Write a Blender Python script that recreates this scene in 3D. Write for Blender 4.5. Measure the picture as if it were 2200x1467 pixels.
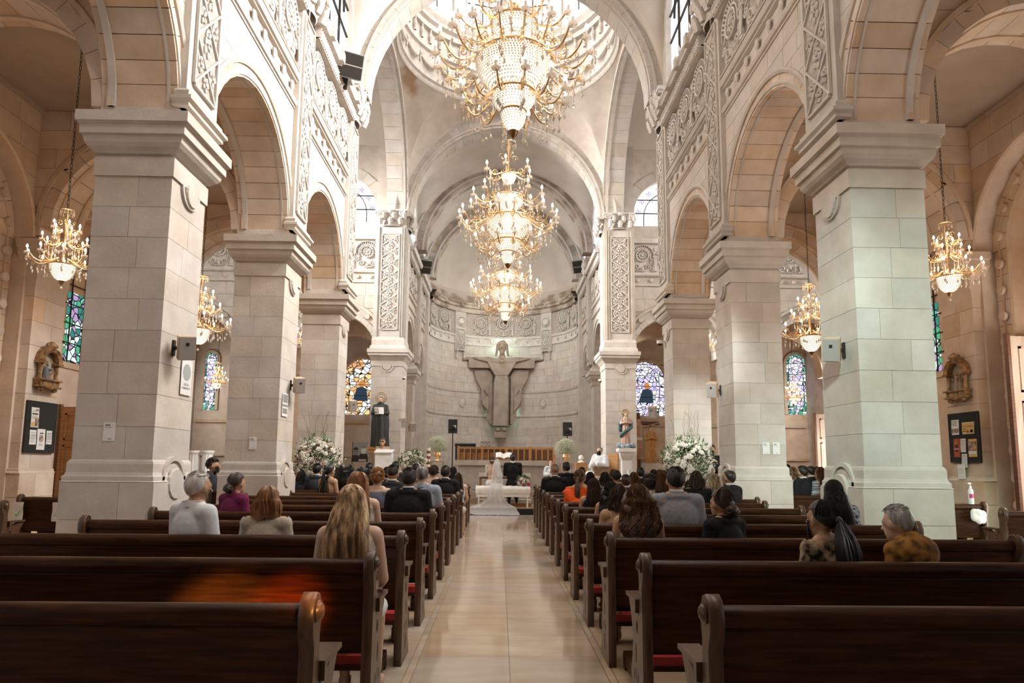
import bpy, bmesh, math, random
from math import sin, cos, pi, sqrt, atan2, radians, tan, asin, acos
from mathutils import Vector, Matrix
S = bpy.context.scene
for o in list(bpy.data.objects): bpy.data.objects.remove(o)
RN = random.Random(7)
# ------------------------------------------------------------------ camera
yaw, tilt, roll = math.atan(25/1467), radians(6.84), radians(0.5)
F = Vector((sin(yaw)*cos(tilt), cos(yaw)*cos(tilt), sin(tilt)))
R0 = Vector((cos(yaw), -sin(yaw), 0)); U0 = R0.cross(F)
R1 = R0*cos(roll)+U0*sin(roll); U1 = -R0*sin(roll)+U0*cos(roll)
cd = bpy.data.cameras.new('camera'); cam = bpy.data.objects.new('camera', cd)
cd.lens = 24.0; cd.sensor_width = 36; cd.shift_y = 0.0411; cd.clip_start = .05; cd.clip_end = 200
M = Matrix((R1, U1, -F)).transposed().to_4x4(); M.translation = (0, 0, 1.4)
cam.matrix_world = M
S.collection.objects.link(cam); S.camera = cam
# ------------------------------------------------------------------ view, world
S.view_settings.view_transform = 'Standard'; S.view_settings.look = 'None'
S.view_settings.gamma = 1; S.view_settings.use_curve_mapping = False
S.view_settings.exposure = 0.12
S.cycles.use_denoising = True; S.cycles.max_bounces = 7; S.cycles.diffuse_bounces = 4
S.cycles.glossy_bounces = 3; S.cycles.transmission_bounces = 4; S.cycles.transparent_max_bounces = 8
S.cycles.caustics_reflective = False; S.cycles.caustics_refractive = False
S.cycles.sample_clamp_indirect = 4.0
W = bpy.data.worlds.new('sky'); S.world = W; W.use_nodes = True
W.node_tree.nodes['Background'].inputs[0].default_value = (.75, .85, 1, 1)
W.node_tree.nodes['Background'].inputs[1].default_value = 1.0
CX = .13
def light(name, kind, loc, tgt, energy, col, size=1, size_y=None, spot=None, blend=.5, spread=None):
    l = bpy.data.lights.new(name, kind); l.energy = energy; l.color = col
    if kind == 'AREA':
        l.size = size
        if size_y: l.shape = 'RECTANGLE'; l.size_y = size_y
    else: l.shadow_soft_size = size
    if spot: l.spot_size = radians(spot); l.spot_blend = blend
    o = bpy.data.objects.new(name, l); S.collection.objects.link(o); o.location = loc
    if tgt is not None: o.rotation_euler = (Vector(tgt)-Vector(loc)).to_track_quat('-Z', 'Y').to_euler()
    if spread: l.spread = radians(spread)
    return o
DAY = (1, .98, .95)
# daylight entering through the clerestory windows of both nave walls
for y in (1.7, 5.8, 9.97, 14.0):
    light('clerestory_daylight', 'AREA', (CX+3.72, y, 11.7), (CX-3.4, y, 9.0), 900 if y > 9 else 260, DAY, 1.9, 2.4, spread=125)
    light('clerestory_daylight', 'AREA', (CX-3.72, y, 11.7), (CX+3.5, y, 5.0), 45, DAY, 1.9, 2.4)
for y in (27.6, 31.2):
    light('clerestory_daylight', 'AREA', (CX+2.9, y, 10.9), (CX-2.5, y+2.5, 8), 135, DAY, 1.2, 1.6, spread=140)
    light('clerestory_daylight', 'AREA', (CX-2.9, y, 10.9), (CX+2.5, y+2.5, 8), 120, DAY, 1.2, 1.6, spread=140)
# floodlight on the chancel cornice aimed at the frieze of the apse
light('frieze_floodlight', 'SPOT', (CX-2.9, 30.4, 9.6), (CX-.8, 37, 8.9), 420, (1, .88, .76), .1, spot=34, blend=.8)
# drum of the dome
light('dome_daylight', 'AREA', (CX, 20.95, 19.5), (CX, 20.95, 0), 620, DAY, 5.5, 5.5)
# transept end windows
light('transept_light', 'AREA', (CX+13.6, 20.9, 11), (CX-8.5, 25, 6), 260, DAY, 3.5, 3.5, spread=70)
light('transept_light', 'AREA', (CX-13.6, 20.9, 11), (CX+8.5, 25, 7), 1000, DAY, 3.5, 3.5, spread=60)
light('transept_light', 'AREA', (CX, 17.4, 9.5), (CX, 25, 9), 60, DAY, 2, 2)  # extra lamp added in the open crossing, facing the chancel; no window there
light('chapel_fill_light', 'AREA', (CX+13.8, 28.5, 4.5), (CX+6, 30.5, 3), 130, DAY, 2, 2.5)  # both fills added at blank outer walls to brighten the chapels
light('chapel_fill_light', 'AREA', (CX-13.8, 28.5, 4.5), (CX-6, 30.5, 3), 130, DAY, 2, 2.5)
# west front window behind the camera: daylight and coloured sun through its stained glass
# daylight through the open doorways of the aisles
light('doorway_daylight', 'AREA', (CX+8.25, 9.5, 1.9), (CX+4, 8.8, 4.2), 95, (1, .9, .8), 1.4, 3.2)
light('doorway_daylight', 'AREA', (CX+8.25, 5.6, 2.2), (CX+5, 7.5, 5), 60, (1, .9, .8), 1.4, 3.2)
light('west_window_daylight', 'AREA', (CX, -5.3, 8.9), (CX, 9, 4.5), 190, (1, .76, .52), 4.0, 4.5)
def beam(frm, tgt, e, col, ang, bl=.9, sz=.25):
    light('stained_glass_sun', 'SPOT', frm, tgt, e, col, sz, spot=ang, blend=bl)
beam((-1.8, -5.2, 9.3), (4.5, 7.5, 2.3), 7800, (.70, 1, .90), 19)
beam((-1.9, -5.2, 8.4), (4.55, 11.6, 2.0), 5200, (.74, .98, 1), 12)
beam((-1.6, -5.2, 8.4), (4.45, 15.7, 2.3), 19000, (.93, 1, .96), 7)
beam((5.4, -5.3, 4.3), (-1.15, 3.8, .60), 26000, (1, .20, .02), 2.2, .9, .04)
beam((5.2, -5.3, 4.3), (-1.50, 3.8, .57), 20000, (1, .5, .12), 2.6, .9, .04)
# ------------------------------------------------------------------ materials
def mat(name, col, rough=.6, metal=0, spec=.5, **k):
    m = bpy.data.materials.new(name); m.use_nodes = True
    b = m.node_tree.nodes['Principled BSDF']
    b.inputs['Base Color'].default_value = (*col, 1); b.inputs['Roughness'].default_value = rough
    b.inputs['Metallic'].default_value = metal; b.inputs['Specular IOR Level'].default_value = spec
    for a, v in k.items(): b.inputs[a.replace('_', ' ')].default_value = v
    return m
def nd(m, t, **k):
    n = m.node_tree.nodes.new(t)
    for a, v in k.items():
        if a in n.inputs: n.inputs[a].default_value = v
        else: setattr(n, a, v)
    return n
def noisy(m, col1, col2, scale=4, det=6, stretch=None, bump=.15, bscale=40, rnd=0, stain=None, lo=.35, hi=.65, dist=.01):
    nt = m.node_tree; L = nt.links.new; b = nt.nodes['Principled BSDF']
    tc = nd(m, 'ShaderNodeTexCoord'); mp = nd(m, 'ShaderNodeMapping')
    if stretch: mp.inputs['Scale'].default_value = stretch
    L(tc.outputs['Object'], mp.inputs[0])
    geo = nd(m, 'ShaderNodeNewGeometry')
    src = mp.outputs[0]
    if rnd:
        L(geo.outputs['Position'], mp.inputs[0])
    n = nd(m, 'ShaderNodeTexNoise', Scale=scale, Detail=det); L(src, n.inputs['Vector'])
    r = nd(m, 'ShaderNodeMapRange'); r.inputs[1].default_value = lo; r.inputs[2].default_value = hi
    L(n.outputs[0], r.inputs[0])
    x = nd(m, 'ShaderNodeMix', data_type='RGBA'); x.inputs[6].default_value = (*col1, 1); x.inputs[7].default_value = (*col2, 1)
    L(r.outputs[0], x.inputs[0]); out = x.outputs[2]
    if rnd:
        oi = nd(m, 'ShaderNodeObjectInfo'); mr = nd(m, 'ShaderNodeMapRange'); L(oi.outputs['Random'], mr.inputs[0])
        mr.inputs[3].default_value = 1-rnd; mr.inputs[4].default_value = 1+rnd*.6
        h = nd(m, 'ShaderNodeHueSaturation'); L(mr.outputs[0], h.inputs['Value']); L(out, h.inputs['Color'])
        mr2 = nd(m, 'ShaderNodeMapRange'); mu = nd(m, 'ShaderNodeMath', operation='FRACT'); mm = nd(m, 'ShaderNodeMath', operation='MULTIPLY')
        L(oi.outputs['Random'], mm.inputs[0]); mm.inputs[1].default_value = 17.3; L(mm.outputs[0], mu.inputs[0]); L(mu.outputs[0], mr2.inputs[0])
        mr2.inputs[3].default_value = .8; mr2.inputs[4].default_value = 1.3; L(mr2.outputs[0], h.inputs['Saturation'])
        out = h.outputs[0]
    if stain:
        n2 = nd(m, 'ShaderNodeTexNoise', Scale=.55, Detail=7); L(geo.outputs['Position'], n2.inputs['Vector'])
        r2 = nd(m, 'ShaderNodeMapRange'); r2.inputs[1].default_value = stain[3]; r2.inputs[2].default_value = stain[3]+.09
        L(n2.outputs[0], r2.inputs[0]); x2 = nd(m, 'ShaderNodeMix', data_type='RGBA'); L(r2.outputs[0], x2.inputs[0])
        L(out, x2.inputs[6]); x2.inputs[7].default_value = (*stain[:3], 1); out = x2.outputs[2]
    L(out, b.inputs['Base Color'])
    if bump:
        n3 = nd(m, 'ShaderNodeTexNoise', Scale=bscale, Detail=5); L(src, n3.inputs['Vector'])
        bp = nd(m, 'ShaderNodeBump', Strength=bump, Distance=dist); L(n3.outputs[0], bp.inputs['Height']); L(bp.outputs[0], b.inputs['Normal'])
    return m
STONE = noisy(mat('dressed_stone', (.5, .42, .36), .85, spec=.25), (.49, .435, .38), (.575, .52, .465), 3, 8, bump=.35, bscale=22, rnd=.08)
STONEW = noisy(mat('bounce_tinted_stone', (.5, .4, .32), .85, spec=.25), (.55, .42, .315), (.65, .52, .41), 3, 8, bump=.35, bscale=22, rnd=.14)  # warmer copy of the stone; bounced light on soffits put into the colour
CARVE = noisy(mat('carved_stone', (.55, .48, .42), .85, spec=.2), (.50, .45, .40), (.60, .55, .50), 6, 6, bump=.3, bscale=30)
CARVED = noisy(mat('weathered_stone', (.45, .38, .32), .9, spec=.2), (.30, .245, .20), (.54, .47, .41), 1.6, 8, bump=.4, bscale=18, rnd=.1, lo=.4, hi=.6)
GROUND = noisy(mat('shaded_relief_ground', (.33, .28, .24), .95, spec=.1), (.36, .31, .265), (.46, .405, .355), 12, 6, bump=.6, bscale=35, dist=.02)  # darker than the carving, so shade in the recesses is painted in
JOINT = mat('mortar', (.52, .455, .39), .95, spec=.1)
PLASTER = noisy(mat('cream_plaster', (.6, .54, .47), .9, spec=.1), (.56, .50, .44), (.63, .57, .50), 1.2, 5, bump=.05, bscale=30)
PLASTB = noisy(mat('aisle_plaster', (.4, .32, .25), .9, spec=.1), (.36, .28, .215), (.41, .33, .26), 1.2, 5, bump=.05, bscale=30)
STATUE = noisy(mat('statue_stone', (.42, .33, .26), .8, spec=.2), (.30, .235, .185), (.38, .31, .25), 2.5, 8, bump=.3, bscale=20, rnd=.05)
WOOD = noisy(mat('dark_walnut', (.07, .03, .015), .34, spec=.19), (.024, .0082, .0026), (.062, .023, .008), 3, 8, stretch=(1.2, 14, 14), bump=.08, bscale=6)
WOODE = noisy(mat('glare_lit_walnut', (.12, .06, .03), .33, spec=.5), (.05, .024, .012), (.105, .055, .03), 3, 8, stretch=(10, 10, 1.2), bump=.08, bscale=6)  # pale copy of the walnut; aisle glare on the ends is in the colour
OAK = noisy(mat('honey_oak', (.38, .19, .07), .4), (.33, .155, .055), (.46, .245, .10), 3, 8, stretch=(1, 1, 10), bump=.06, bscale=6)
RED = noisy(mat('red_vinyl', (.33, .02, .02), .4), (.30, .015, .018), (.38, .03, .03), 6, 4, bump=.05)
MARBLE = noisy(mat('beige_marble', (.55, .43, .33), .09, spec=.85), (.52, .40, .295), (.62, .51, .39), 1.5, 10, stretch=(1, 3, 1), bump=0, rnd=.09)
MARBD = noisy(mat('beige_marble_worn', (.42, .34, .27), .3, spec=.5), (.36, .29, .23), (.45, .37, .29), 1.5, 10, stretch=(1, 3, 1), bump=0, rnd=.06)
GROUT = mat('floor_grout', (.33, .25, .18), .6)
BRASS = mat('gilt_brass', (.85, .60, .33), .3, 1)
DBRASS = mat('dark_brass', (.35, .2, .08), .35, 1)
BLACK = mat('matt_black', (.012, .012, .013), .5)
IRON = mat('dark_iron', (.03, .025, .02), .5, .6)
WHITE = mat('white_paint', (.8, .79, .77), .5)
PAPER = mat('white_paper', (.72, .70, .67), .8)
WCLOTH = noisy(mat('white_cloth', (.8, .79, .77), .9), (.72, .71, .69), (.84, .83, .81), 8, 4, bump=.2, bscale=10)
def emis(name, col, st, sampled=False):
    m = bpy.data.materials.new(name); m.use_nodes = True; nt = m.node_tree
    nt.nodes.remove(nt.nodes['Principled BSDF']); e = nd(m, 'ShaderNodeEmission', Strength=st); e.inputs[0].default_value = (*col, 1)
    nt.links.new(e.outputs[0], nt.nodes['Material Output'].inputs[0])
    if not sampled: m.cycles.emission_sampling = 'NONE'
    return m
BULB = emis('lit_bulb', (1, .84, .62), 26)
GLOBE = emis('lit_glass_lining', (1, .80, .60), 1.7)
PANE = emis('daylit_white_glass', (1, .98, .96), 2.2)
def stained(name, cols, scale, st, gap=.06, metric='EUCLIDEAN', lead=(.02, .02, .02), feat=None):
    m = emis(name, (1, 1, 1), st); nt = m.node_tree; L = nt.links.new
    e = [n for n in nt.nodes if n.type == 'EMISSION'][0]
    tc = nd(m, 'ShaderNodeTexCoord'); v = nd(m, 'ShaderNodeTexVoronoi', Scale=scale, distance=metric) if metric != 'EUCLIDEAN' else nd(m, 'ShaderNodeTexVoronoi', Scale=scale)
    L(tc.outputs['Object'], v.inputs['Vector'])
    sp = nd(m, 'ShaderNodeSeparateColor'); L(v.outputs['Color'], sp.inputs[0])
    cr = nd(m, 'ShaderNodeValToRGB'); cr.color_ramp.interpolation = 'CONSTANT'
    for i, c in enumerate(cols):
        el = cr.color_ramp.elements[0] if i == 0 else cr.color_ramp.elements.new(i/len(cols)) if i > 1 else cr.color_ramp.elements[1]
        el.position = i/len(cols); el.color = (*c, 1)
    L(sp.outputs[0], cr.inputs[0])
    v2 = nd(m, 'ShaderNodeTexVoronoi', Scale=scale, feature='DISTANCE_TO_EDGE'); L(tc.outputs['Object'], v2.inputs['Vector'])
    mt = nd(m, 'ShaderNodeMath', operation='GREATER_THAN'); L(v2.outputs['Distance'], mt.inputs[0]); mt.inputs[1].default_value = gap
    x = nd(m, 'ShaderNodeMix', data_type='RGBA'); x.inputs[6].default_value = (*lead, 1); L(mt.outputs[0], x.inputs[0]); L(cr.outputs[0], x.inputs[7])
    L(x.outputs[2], e.inputs[0]); return m
W_ = (.95, .96, 1)
SG_GREEN = stained('green_stained_glass', [(.10, .45, .25), (.75, .9, .85), (.2, .6, .5), (.5, .35, .6), W_, (.05, .25, .2)], 7, 1.0)
SG_LILAC = stained('lilac_stained_glass', [W_, (.75, .65, .95), (.9, .93, 1), (.55, .5, .8), (.85, .8, 1)], 6, 1.2)
SG_WHITE = stained('white_patterned_glass', [W_, (1, .98, .93), (.85, .84, .98), (1, .93, .86), W_], 5, 2.0, gap=.015, lead=(.5, .45, .6))
SG_ORANGE = stained('amber_block_glass', [(.95, .60, .28), W_, (.85, .45, .18), (.95, .8, .6), W_, (.7, .38, .2)], 5, 1.2, metric='CHEBYCHEV')
SG_EDGE = stained('blue_flowered_border_glass', [(.85, .95, 1), (.3, .3, .75), (.9, 1, .97), (.35, .75, .7)], 12, 1.3)
def crystal():
    m = bpy.data.materials.new('cut_crystal'); m.use_nodes = True; nt = m.node_tree; L = nt.links.new
    nt.nodes.remove(nt.nodes['Principled BSDF'])
    g = nd(m, 'ShaderNodeBsdfGlossy', Roughness=.08); g.inputs[0].default_value = (1, .96, .9, 1)
    t = nd(m, 'ShaderNodeBsdfTranslucent'); t.inputs[0].default_value = (.95, .87, .77, 1)
    d = nd(m, 'ShaderNodeBsdfDiffuse'); d.inputs[0].default_value = (.85, .78, .70, 1)
    a = nd(m, 'ShaderNodeMixShader'); a.inputs[0].default_value = .45; L(t.outputs[0], a.inputs[1]); L(d.outputs[0], a.inputs[2])
    b = nd(m, 'ShaderNodeMixShader'); b.inputs[0].default_value = .3; L(a.outputs[0], b.inputs[1]); L(g.outputs[0], b.inputs[2])
    L(b.outputs[0], nt.nodes['Material Output'].inputs[0]); return m
CRYSTAL = crystal()
FROST = bpy.data.materials.new('frosted_glass_cup'); FROST.use_nodes = True
_n = FROST.node_tree; _n.nodes.remove(_n.nodes['Principled BSDF']); _t = nd(FROST, 'ShaderNodeBsdfTranslucent'); _t.inputs[0].default_value = (1, .93, .86, 1); _d = nd(FROST, 'ShaderNodeBsdfDiffuse'); _d.inputs[0].default_value = (.9, .8, .7, 1)
_m = nd(FROST, 'ShaderNodeMixShader'); _m.inputs[0].default_value = .35; _n.links.new(_t.outputs[0], _m.inputs[1]); _n.links.new(_d.outputs[0], _m.inputs[2]); _n.links.new(_m.outputs[0], _n.nodes['Material Output'].inputs[0])
BULB.cycles.emission_sampling = 'FRONT'
# ------------------------------------------------------------------ mesh helpers
class MB:
    def __init__(s): s.v = []; s.f = []
    def add(s, vs, fs):
        n = len(s.v); s.v += [tuple(p) for p in vs]; s.f += [tuple(i+n for i in f) for f in fs]; return s
    def box(s, x0, x1, y0, y1, z0, z1, T=None):
        vs = [Vector((x, y, z)) for z in (z0, z1) for y in (y0, y1) for x in (x0, x1)]
        if T: vs = [T @ p for p in vs]
        return s.add(vs, [(0, 2, 3, 1), (4, 5, 7, 6), (0, 1, 5, 4), (2, 6, 7, 3), (0, 4, 6, 2), (1, 3, 7, 5)])
    def prism(s, pts, mapf, t0, t1):
        n = len(pts); vs = [mapf(a, t0, z) for a, z in pts]+[mapf(a, t1, z) for a, z in pts]
        return s.add(vs, [tuple(range(n-1, -1, -1)), tuple(range(n, 2*n))]+[(i, (i+1) % n, n+(i+1) % n, n+i) for i in range(n)])
    def lathe(s, prof, c=(0, 0, 0), n=20, a0=0, a1=2*pi, sx=1, sy=1, T=None):
        full = abs(a1-a0-2*pi) < 1e-6; k = n if full else n+1; vs = []
        for r, z in prof:
            for i in range(k):
                a = a0+(a1-a0)*i/n; p = Vector((c[0]+r*cos(a)*sx, c[1]+r*sin(a)*sy, c[2]+z)); vs.append(T @ p if T else p)
        fs = []
        for j in range(len(prof)-1):
            for i in range(n):
                i2 = (i+1) % k; fs.append((j*k+i, j*k+i2, (j+1)*k+i2, (j+1)*k+i))
        return s.add(vs, fs)
    def tube(s, path, r, n=6, close=False, caps=True):
        P = [Vector(p) for p in path]; m = len(P); rr = r if isinstance(r, (list, tuple)) else [r]*m
        up = None; vs = []
        for i, p in enumerate(P):
            d = (P[(i+1) % m] if (close or i < m-1) else p)-(P[i-1] if (close or i > 0) else p)
            if d.length < 1e-9: d = Vector((0, 0, 1))
            d.normalize()
            if up is None: up = d.orthogonal().normalized()
            up = (up-d*up.dot(d));
            if up.length < 1e-6: up = d.orthogonal()
            up.normalize(); w = d.cross(up)
            for k in range(n):
                a = 2*pi*k/n; vs.append(p+(up*cos(a)+w*sin(a))*rr[i])
        fs = [(i*n+k, i*n+(k+1) % n, ((i+1) % m)*n+(k+1) % n, ((i+1) % m)*n+k) for i in range(m if close else m-1) for k in range(n)]
        if caps and not close: fs += [tuple(range(n-1, -1, -1)), tuple((m-1)*n+k for k in range(n))]
        return s.add(vs, fs)
    def ball(s, c, r, n=8, m=6, T=None):
        rx, ry, rz = r if isinstance(r, (tuple, list)) else (r, r, r)
        vs = []; fs = []
        for j in range(m+1):
            t = pi*j/m
            for i in range(n):
                p = Vector((rx*sin(t)*cos(2*pi*i/n), ry*sin(t)*sin(2*pi*i/n), rz*cos(t)))
                if T: p = T @ p
                vs.append(p+Vector(c))
        for j in range(m):
            for i in range(n): fs.append((j*n+i, (j+1)*n+i, (j+1)*n+(i+1) % n, j*n+(i+1) % n))
        return s.add(vs, fs)
    def octa(s, c, r, h=None):
        h = h or r; x, y, z = c
        return s.add([(x+r, y, z), (x, y+r, z), (x-r, y, z), (x, y-r, z), (x, y, z+h), (x, y, z-h)],
                     [(0, 1, 4), (1, 2, 4), (2, 3, 4), (3, 0, 4), (1, 0, 5), (2, 1, 5), (3, 2, 5), (0, 3, 5)])
    def merge(s, o, T=None):
        return s.add([T @ Vector(p) for p in o.v] if T else o.v, o.f)
    def mesh(s, name, smooth=False):
        me = bpy.data.meshes.new(name); me.from_pydata(s.v, [], s.f); me.validate()
        bm = bmesh.new(); bm.from_mesh(me); bmesh.ops.remove_doubles(bm, verts=bm.verts, dist=1e-5)
        bmesh.ops.recalc_face_normals(bm, faces=bm.faces); bm.to_mesh(me); bm.free()
        if smooth:
            me.polygons.foreach_set('use_smooth', [True]*len(me.polygons))
            me.set_sharp_from_angle(angle=radians(40))
        return me
    def build(s, name, m, parent=None, world=True, smooth=False, **tags):
        if parent is not None and world:
            l = wloc(parent); s.v = [(a-l[0], b-l[1], c-l[2]) for a, b, c in s.v]
        me = s.mesh(name, smooth); me.materials.append(m)
        return put(name, me, parent, **tags)
def wloc(o):
    l = Vector(o.location)
    while o.parent: o = o.parent; l += o.location
    return l
def put(name, me, parent=None, loc=None, rot=None, scale=None, **tags):
    o = bpy.data.objects.new(name, me); S.collection.objects.link(o)
    if parent is not None: o.parent = parent
    if loc is not None: o.location = loc
    if rot is not None: o.rotation_euler = rot
    if scale is not None: o.scale = scale
    for k, v in tags.items(): o[k] = v
    return o
def thing(name, label, cat, loc=(0, 0, 0), rz=0, group=None):
    o = put(name, None, None, loc, (0, 0, rz), label=label, category=cat)
    if group: o['group'] = group
    return o
def tag(o, label, cat, group=None):
    o['label'] = label; o['category'] = cat
    if group: o['group'] = group
    return o
def structure(name, loc=(0, 0, 0), label=None):
    o = put(name, None, None, loc, kind='structure')
    if label: o['label'] = label
    return o
def struct(name, mb, m, smooth=False):
    return mb.build(name, m, None, smooth=smooth, kind='structure')
def copy_tree(o, parent=None, loc=None, rz=None, label=None, group=None):
    c = o.copy(); S.collection.objects.link(c)
    if parent is not None: c.parent = parent
    if loc is not None: c.location = loc
    if rz is not None: c.rotation_euler = (0, 0, rz)
    if label: c['label'] = label
    if group: c['group'] = group
    for ch in list(o.children): copy_tree(ch, c)
    return c
_cube = {}
def cube(m):
    if m.name not in _cube:
        mb = MB().box(-.5, .5, -.5, .5, -.5, .5); me = mb.mesh('stone'); me.materials.append(m); _cube[m.name] = me
    return _cube[m.name]
def block(parent, x0, x1, y0, y1, z0, z1, m=None, name='stone', j=.003):
    l = wloc(parent)
    return put(name, cube(m or STONE), parent, ((x0+x1)/2-l[0], (y0+y1)/2-l[1], (z0+z1)/2-l[2]),
               None, (abs(x1-x0)-2*j, abs(y1-y0)-2*j, abs(z1-z0)-2*j))
def low(a, holes, z0):
    z = z0
    for c, zs, r in holes:
        if abs(a-c) < r: z = max(z, zs+sqrt(max(0, r*r-(a-c)**2)))
    return z
def arch_panel(mb, mapf, a0, a1, z0, z1, t0, t1, holes, n=None):
    # wall slab with round-headed openings cut from its lower edge, drawn as vertical strips
    cuts = {a0, a1}
    for c, zs, r in holes:
        for i in range(25):
            a = c-r*cos(pi*i/24)
            if a0 < a < a1: cuts.add(a)
    cuts = sorted(cuts)
    for p, q in zip(cuts, cuts[1:]):
        e = (q-p)*.001; zl, zr = low(p+e, holes, z0), low(q-e, holes, z0)
        if zl >= z1-1e-4 and zr >= z1-1e-4: continue
        mb.prism([(p, min(zl, z1)), (q, min(zr, z1)), (q, z1), (p, z1)], mapf, t0, t1)
    return mb
def ashlar(parent, mapf, a0, a1, z0, z1, t0, t1, holes=(), course=.37, lens=(.5, .95), m=None, seed=0, j=.004):
    rn = random.Random(seed); z = z0; k = 0; l = wloc(parent)
    nC = max(1, round((z1-z0)/course)); h = (z1-z0)/nC
    for c in range(nC):
        za, zb = z0+c*h, z0+(c+1)*h; a = a0-rn.uniform(0, .5)
        while a < a1:
            b = a+rn.uniform(*lens)
            if a1-b < .2: b = a1
            p, q = max(a, a0), min(b, a1); a = b
            if q-p < .06: continue
            hit = any(abs(cc-(p+q)/2) < r+(q-p)/2 and zs+r > za for cc, zs, r in holes)
            if not hit:
                A, B = mapf(p+j, t0, za+j), mapf(q-j, t1, zb-j)
                block(parent, min(A[0], B[0]), max(A[0], B[0]), min(A[1], B[1]), max(A[1], B[1]), min(A[2], B[2]), max(A[2], B[2]), m, j=0)
            else:
                mb = MB(); N = 6
                for i in range(N):
                    u, w = p+j+(q-p-2*j)*i/N, p+j+(q-p-2*j)*(i+1)/N; e = (w-u)*.01
                    zl, zr = low(u+e, holes, za+j), low(w-e, holes, za+j)
                    if min(zl, zr) >= zb-j-.01: continue
                    mb.prism([(u, min(zl, zb-j)), (w, min(zr, zb-j)), (w, zb-j), (u, zb-j)], mapf, t0, t1)
                if mb.v: mb.build('stone', m or STONE, parent)
def ring_arch(mb, mapf, c, zs, prof, n=24, a0=0, a1=pi, stilt=0):
    # sweep a moulding profile [(radius, t)] round an arch (plus straight stilts)
    pts = []
    if stilt: pts.append((0, -stilt))
    pts += [(a0+(a1-a0)*i/n, 0) for i in range(n+1)]
    if stilt: pts.append((pi, -stilt))
    vs = []; k = len(prof)
    for a, dz in pts:
        for r, t in prof: vs.append(mapf(c+r*cos(a), t, zs+dz+r*sin(a)))
    fs = [(i*k+q, (i+1)*k+q, (i+1)*k+(q+1) % k, i*k+(q+1) % k) for i in range(len(pts)-1) for q in range(k)]
    fs += [tuple(range(k-1, -1, -1)), tuple((len(pts)-1)*k+q for q in range(k))]
    return mb.add(vs, fs)
def voussoirs(parent, mapf, c, zs, r0, r1, t0, t1, n=17, m=None, a0=0, a1=pi, gap=.004, name='voussoir'):
    for i in range(n):
        g = gap/r0; u, w = a0+(a1-a0)*i/n+g, a0+(a1-a0)*(i+1)/n-g; mb = MB()
        pts = [(c+r*cos(a), zs+r*sin(a)) for r, a in ((r0, u), (r1, u), (r1, w), (r0, w))]
        mb.prism(pts, mapf, t0, t1).build(name, m or STONE, parent)
def mapS(s):  # nave wall: a along Y, t outward from nave centre
    return lambda a, t, z: (CX+s*t, a, z)
def mapT(s):  # cross wall: a is distance from nave centre, t along Y
    return lambda a, t, z: (CX+s*a, t, z)
def mould_run(mb, mapf, a0, a1, prof):  # straight moulding, profile [(t,z)] closed polygon
    k = len(prof)
    vs = [mapf(a0, t, z) for t, z in prof]+[mapf(a1, t, z) for t, z in prof]
    return mb.add(vs, [tuple(range(k-1, -1, -1)), tuple(range(k, 2*k))]+[(i, (i+1) % k, k+(i+1) % k, k+i) for i in range(k)])
# ================================================================== ARCHITECTURE
PY = (7.925, 12.03, 16.10)            # pillar centres along the nave
HS = .435
BAYS = ((9.98, 1.62), (14.065, 1.60), (5.87, 1.62), (1.75, 1.62), (-2.35, 1.62))
def squares(mb, s, u0, u1, y0, y1, prof, k=(1, 1, 1, 1)):
    # stacked rectangular rings; offsets scaled per side (nave, aisle, front, back)
    vs = []
    for o, z in prof:
        a, b, c, d = u0-o*k[0], u1+o*k[1], y0-o*k[2], y1+o*k[3]
        vs += [(CX+s*a, c, z), (CX+s*b, c, z), (CX+s*b, d, z), (CX+s*a, d, z)]
    n = len(prof)
    fs = [(j*4+i, j*4+(i+1) % 4, (j+1)*4+(i+1) % 4, (j+1)*4+i) for j in range(n-1) for i in range(4)]
    fs += [(3, 2, 1, 0), tuple((n-1)*4+i for i in range(4))]
    return mb.add(vs, fs)
CAPP = [(.02, 4.62), (.02, 4.84), (-.01, 4.845), (-.01, 4.87), (.03, 4.88), (.05, 4.90), (.10, 4.93), (.135, 4.97), (.15, 5.02), (.15, 5.04),
        (.19, 5.045), (.19, 5.15), (.215, 5.155), (.215, 5.165), (.24, 5.17), (.24, 5.29), (.10, 5.31), (.10, 5.312)]
BASEP = [(.065, 0), (.065, 1.19), (.05, 1.20), (.05, 1.245), (.036, 1.26), (.026, 1.29), (.026, 1.38), (.016, 1.41), (.0, 1.43)]
def roundel(parent, mapf, a, t, z, r=.1, h=.05, name='roundel', m=None):
    n = 14; pr = [(r*.93, h), (r, h*.6), (r, 0)]
    vs = [mapf(a, t-h, z)]; 
    for rr, d in pr: vs += [mapf(a+rr*cos(2*pi*i/n), t-d, z+rr*sin(2*pi*i/n)) for i in range(n)]
    fs = [(0, 1+i, 1+(i+1) % n) for i in range(n)]
    for j in range(2): fs += [(1+j*n+i, 1+j*n+(i+1) % n, 1+(j+1)*n+(i+1) % n, 1+(j+1)*n+i) for i in range(n)]
    return MB().add(vs, fs).build(name, m or STONE, parent)
PLAB = {}
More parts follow.
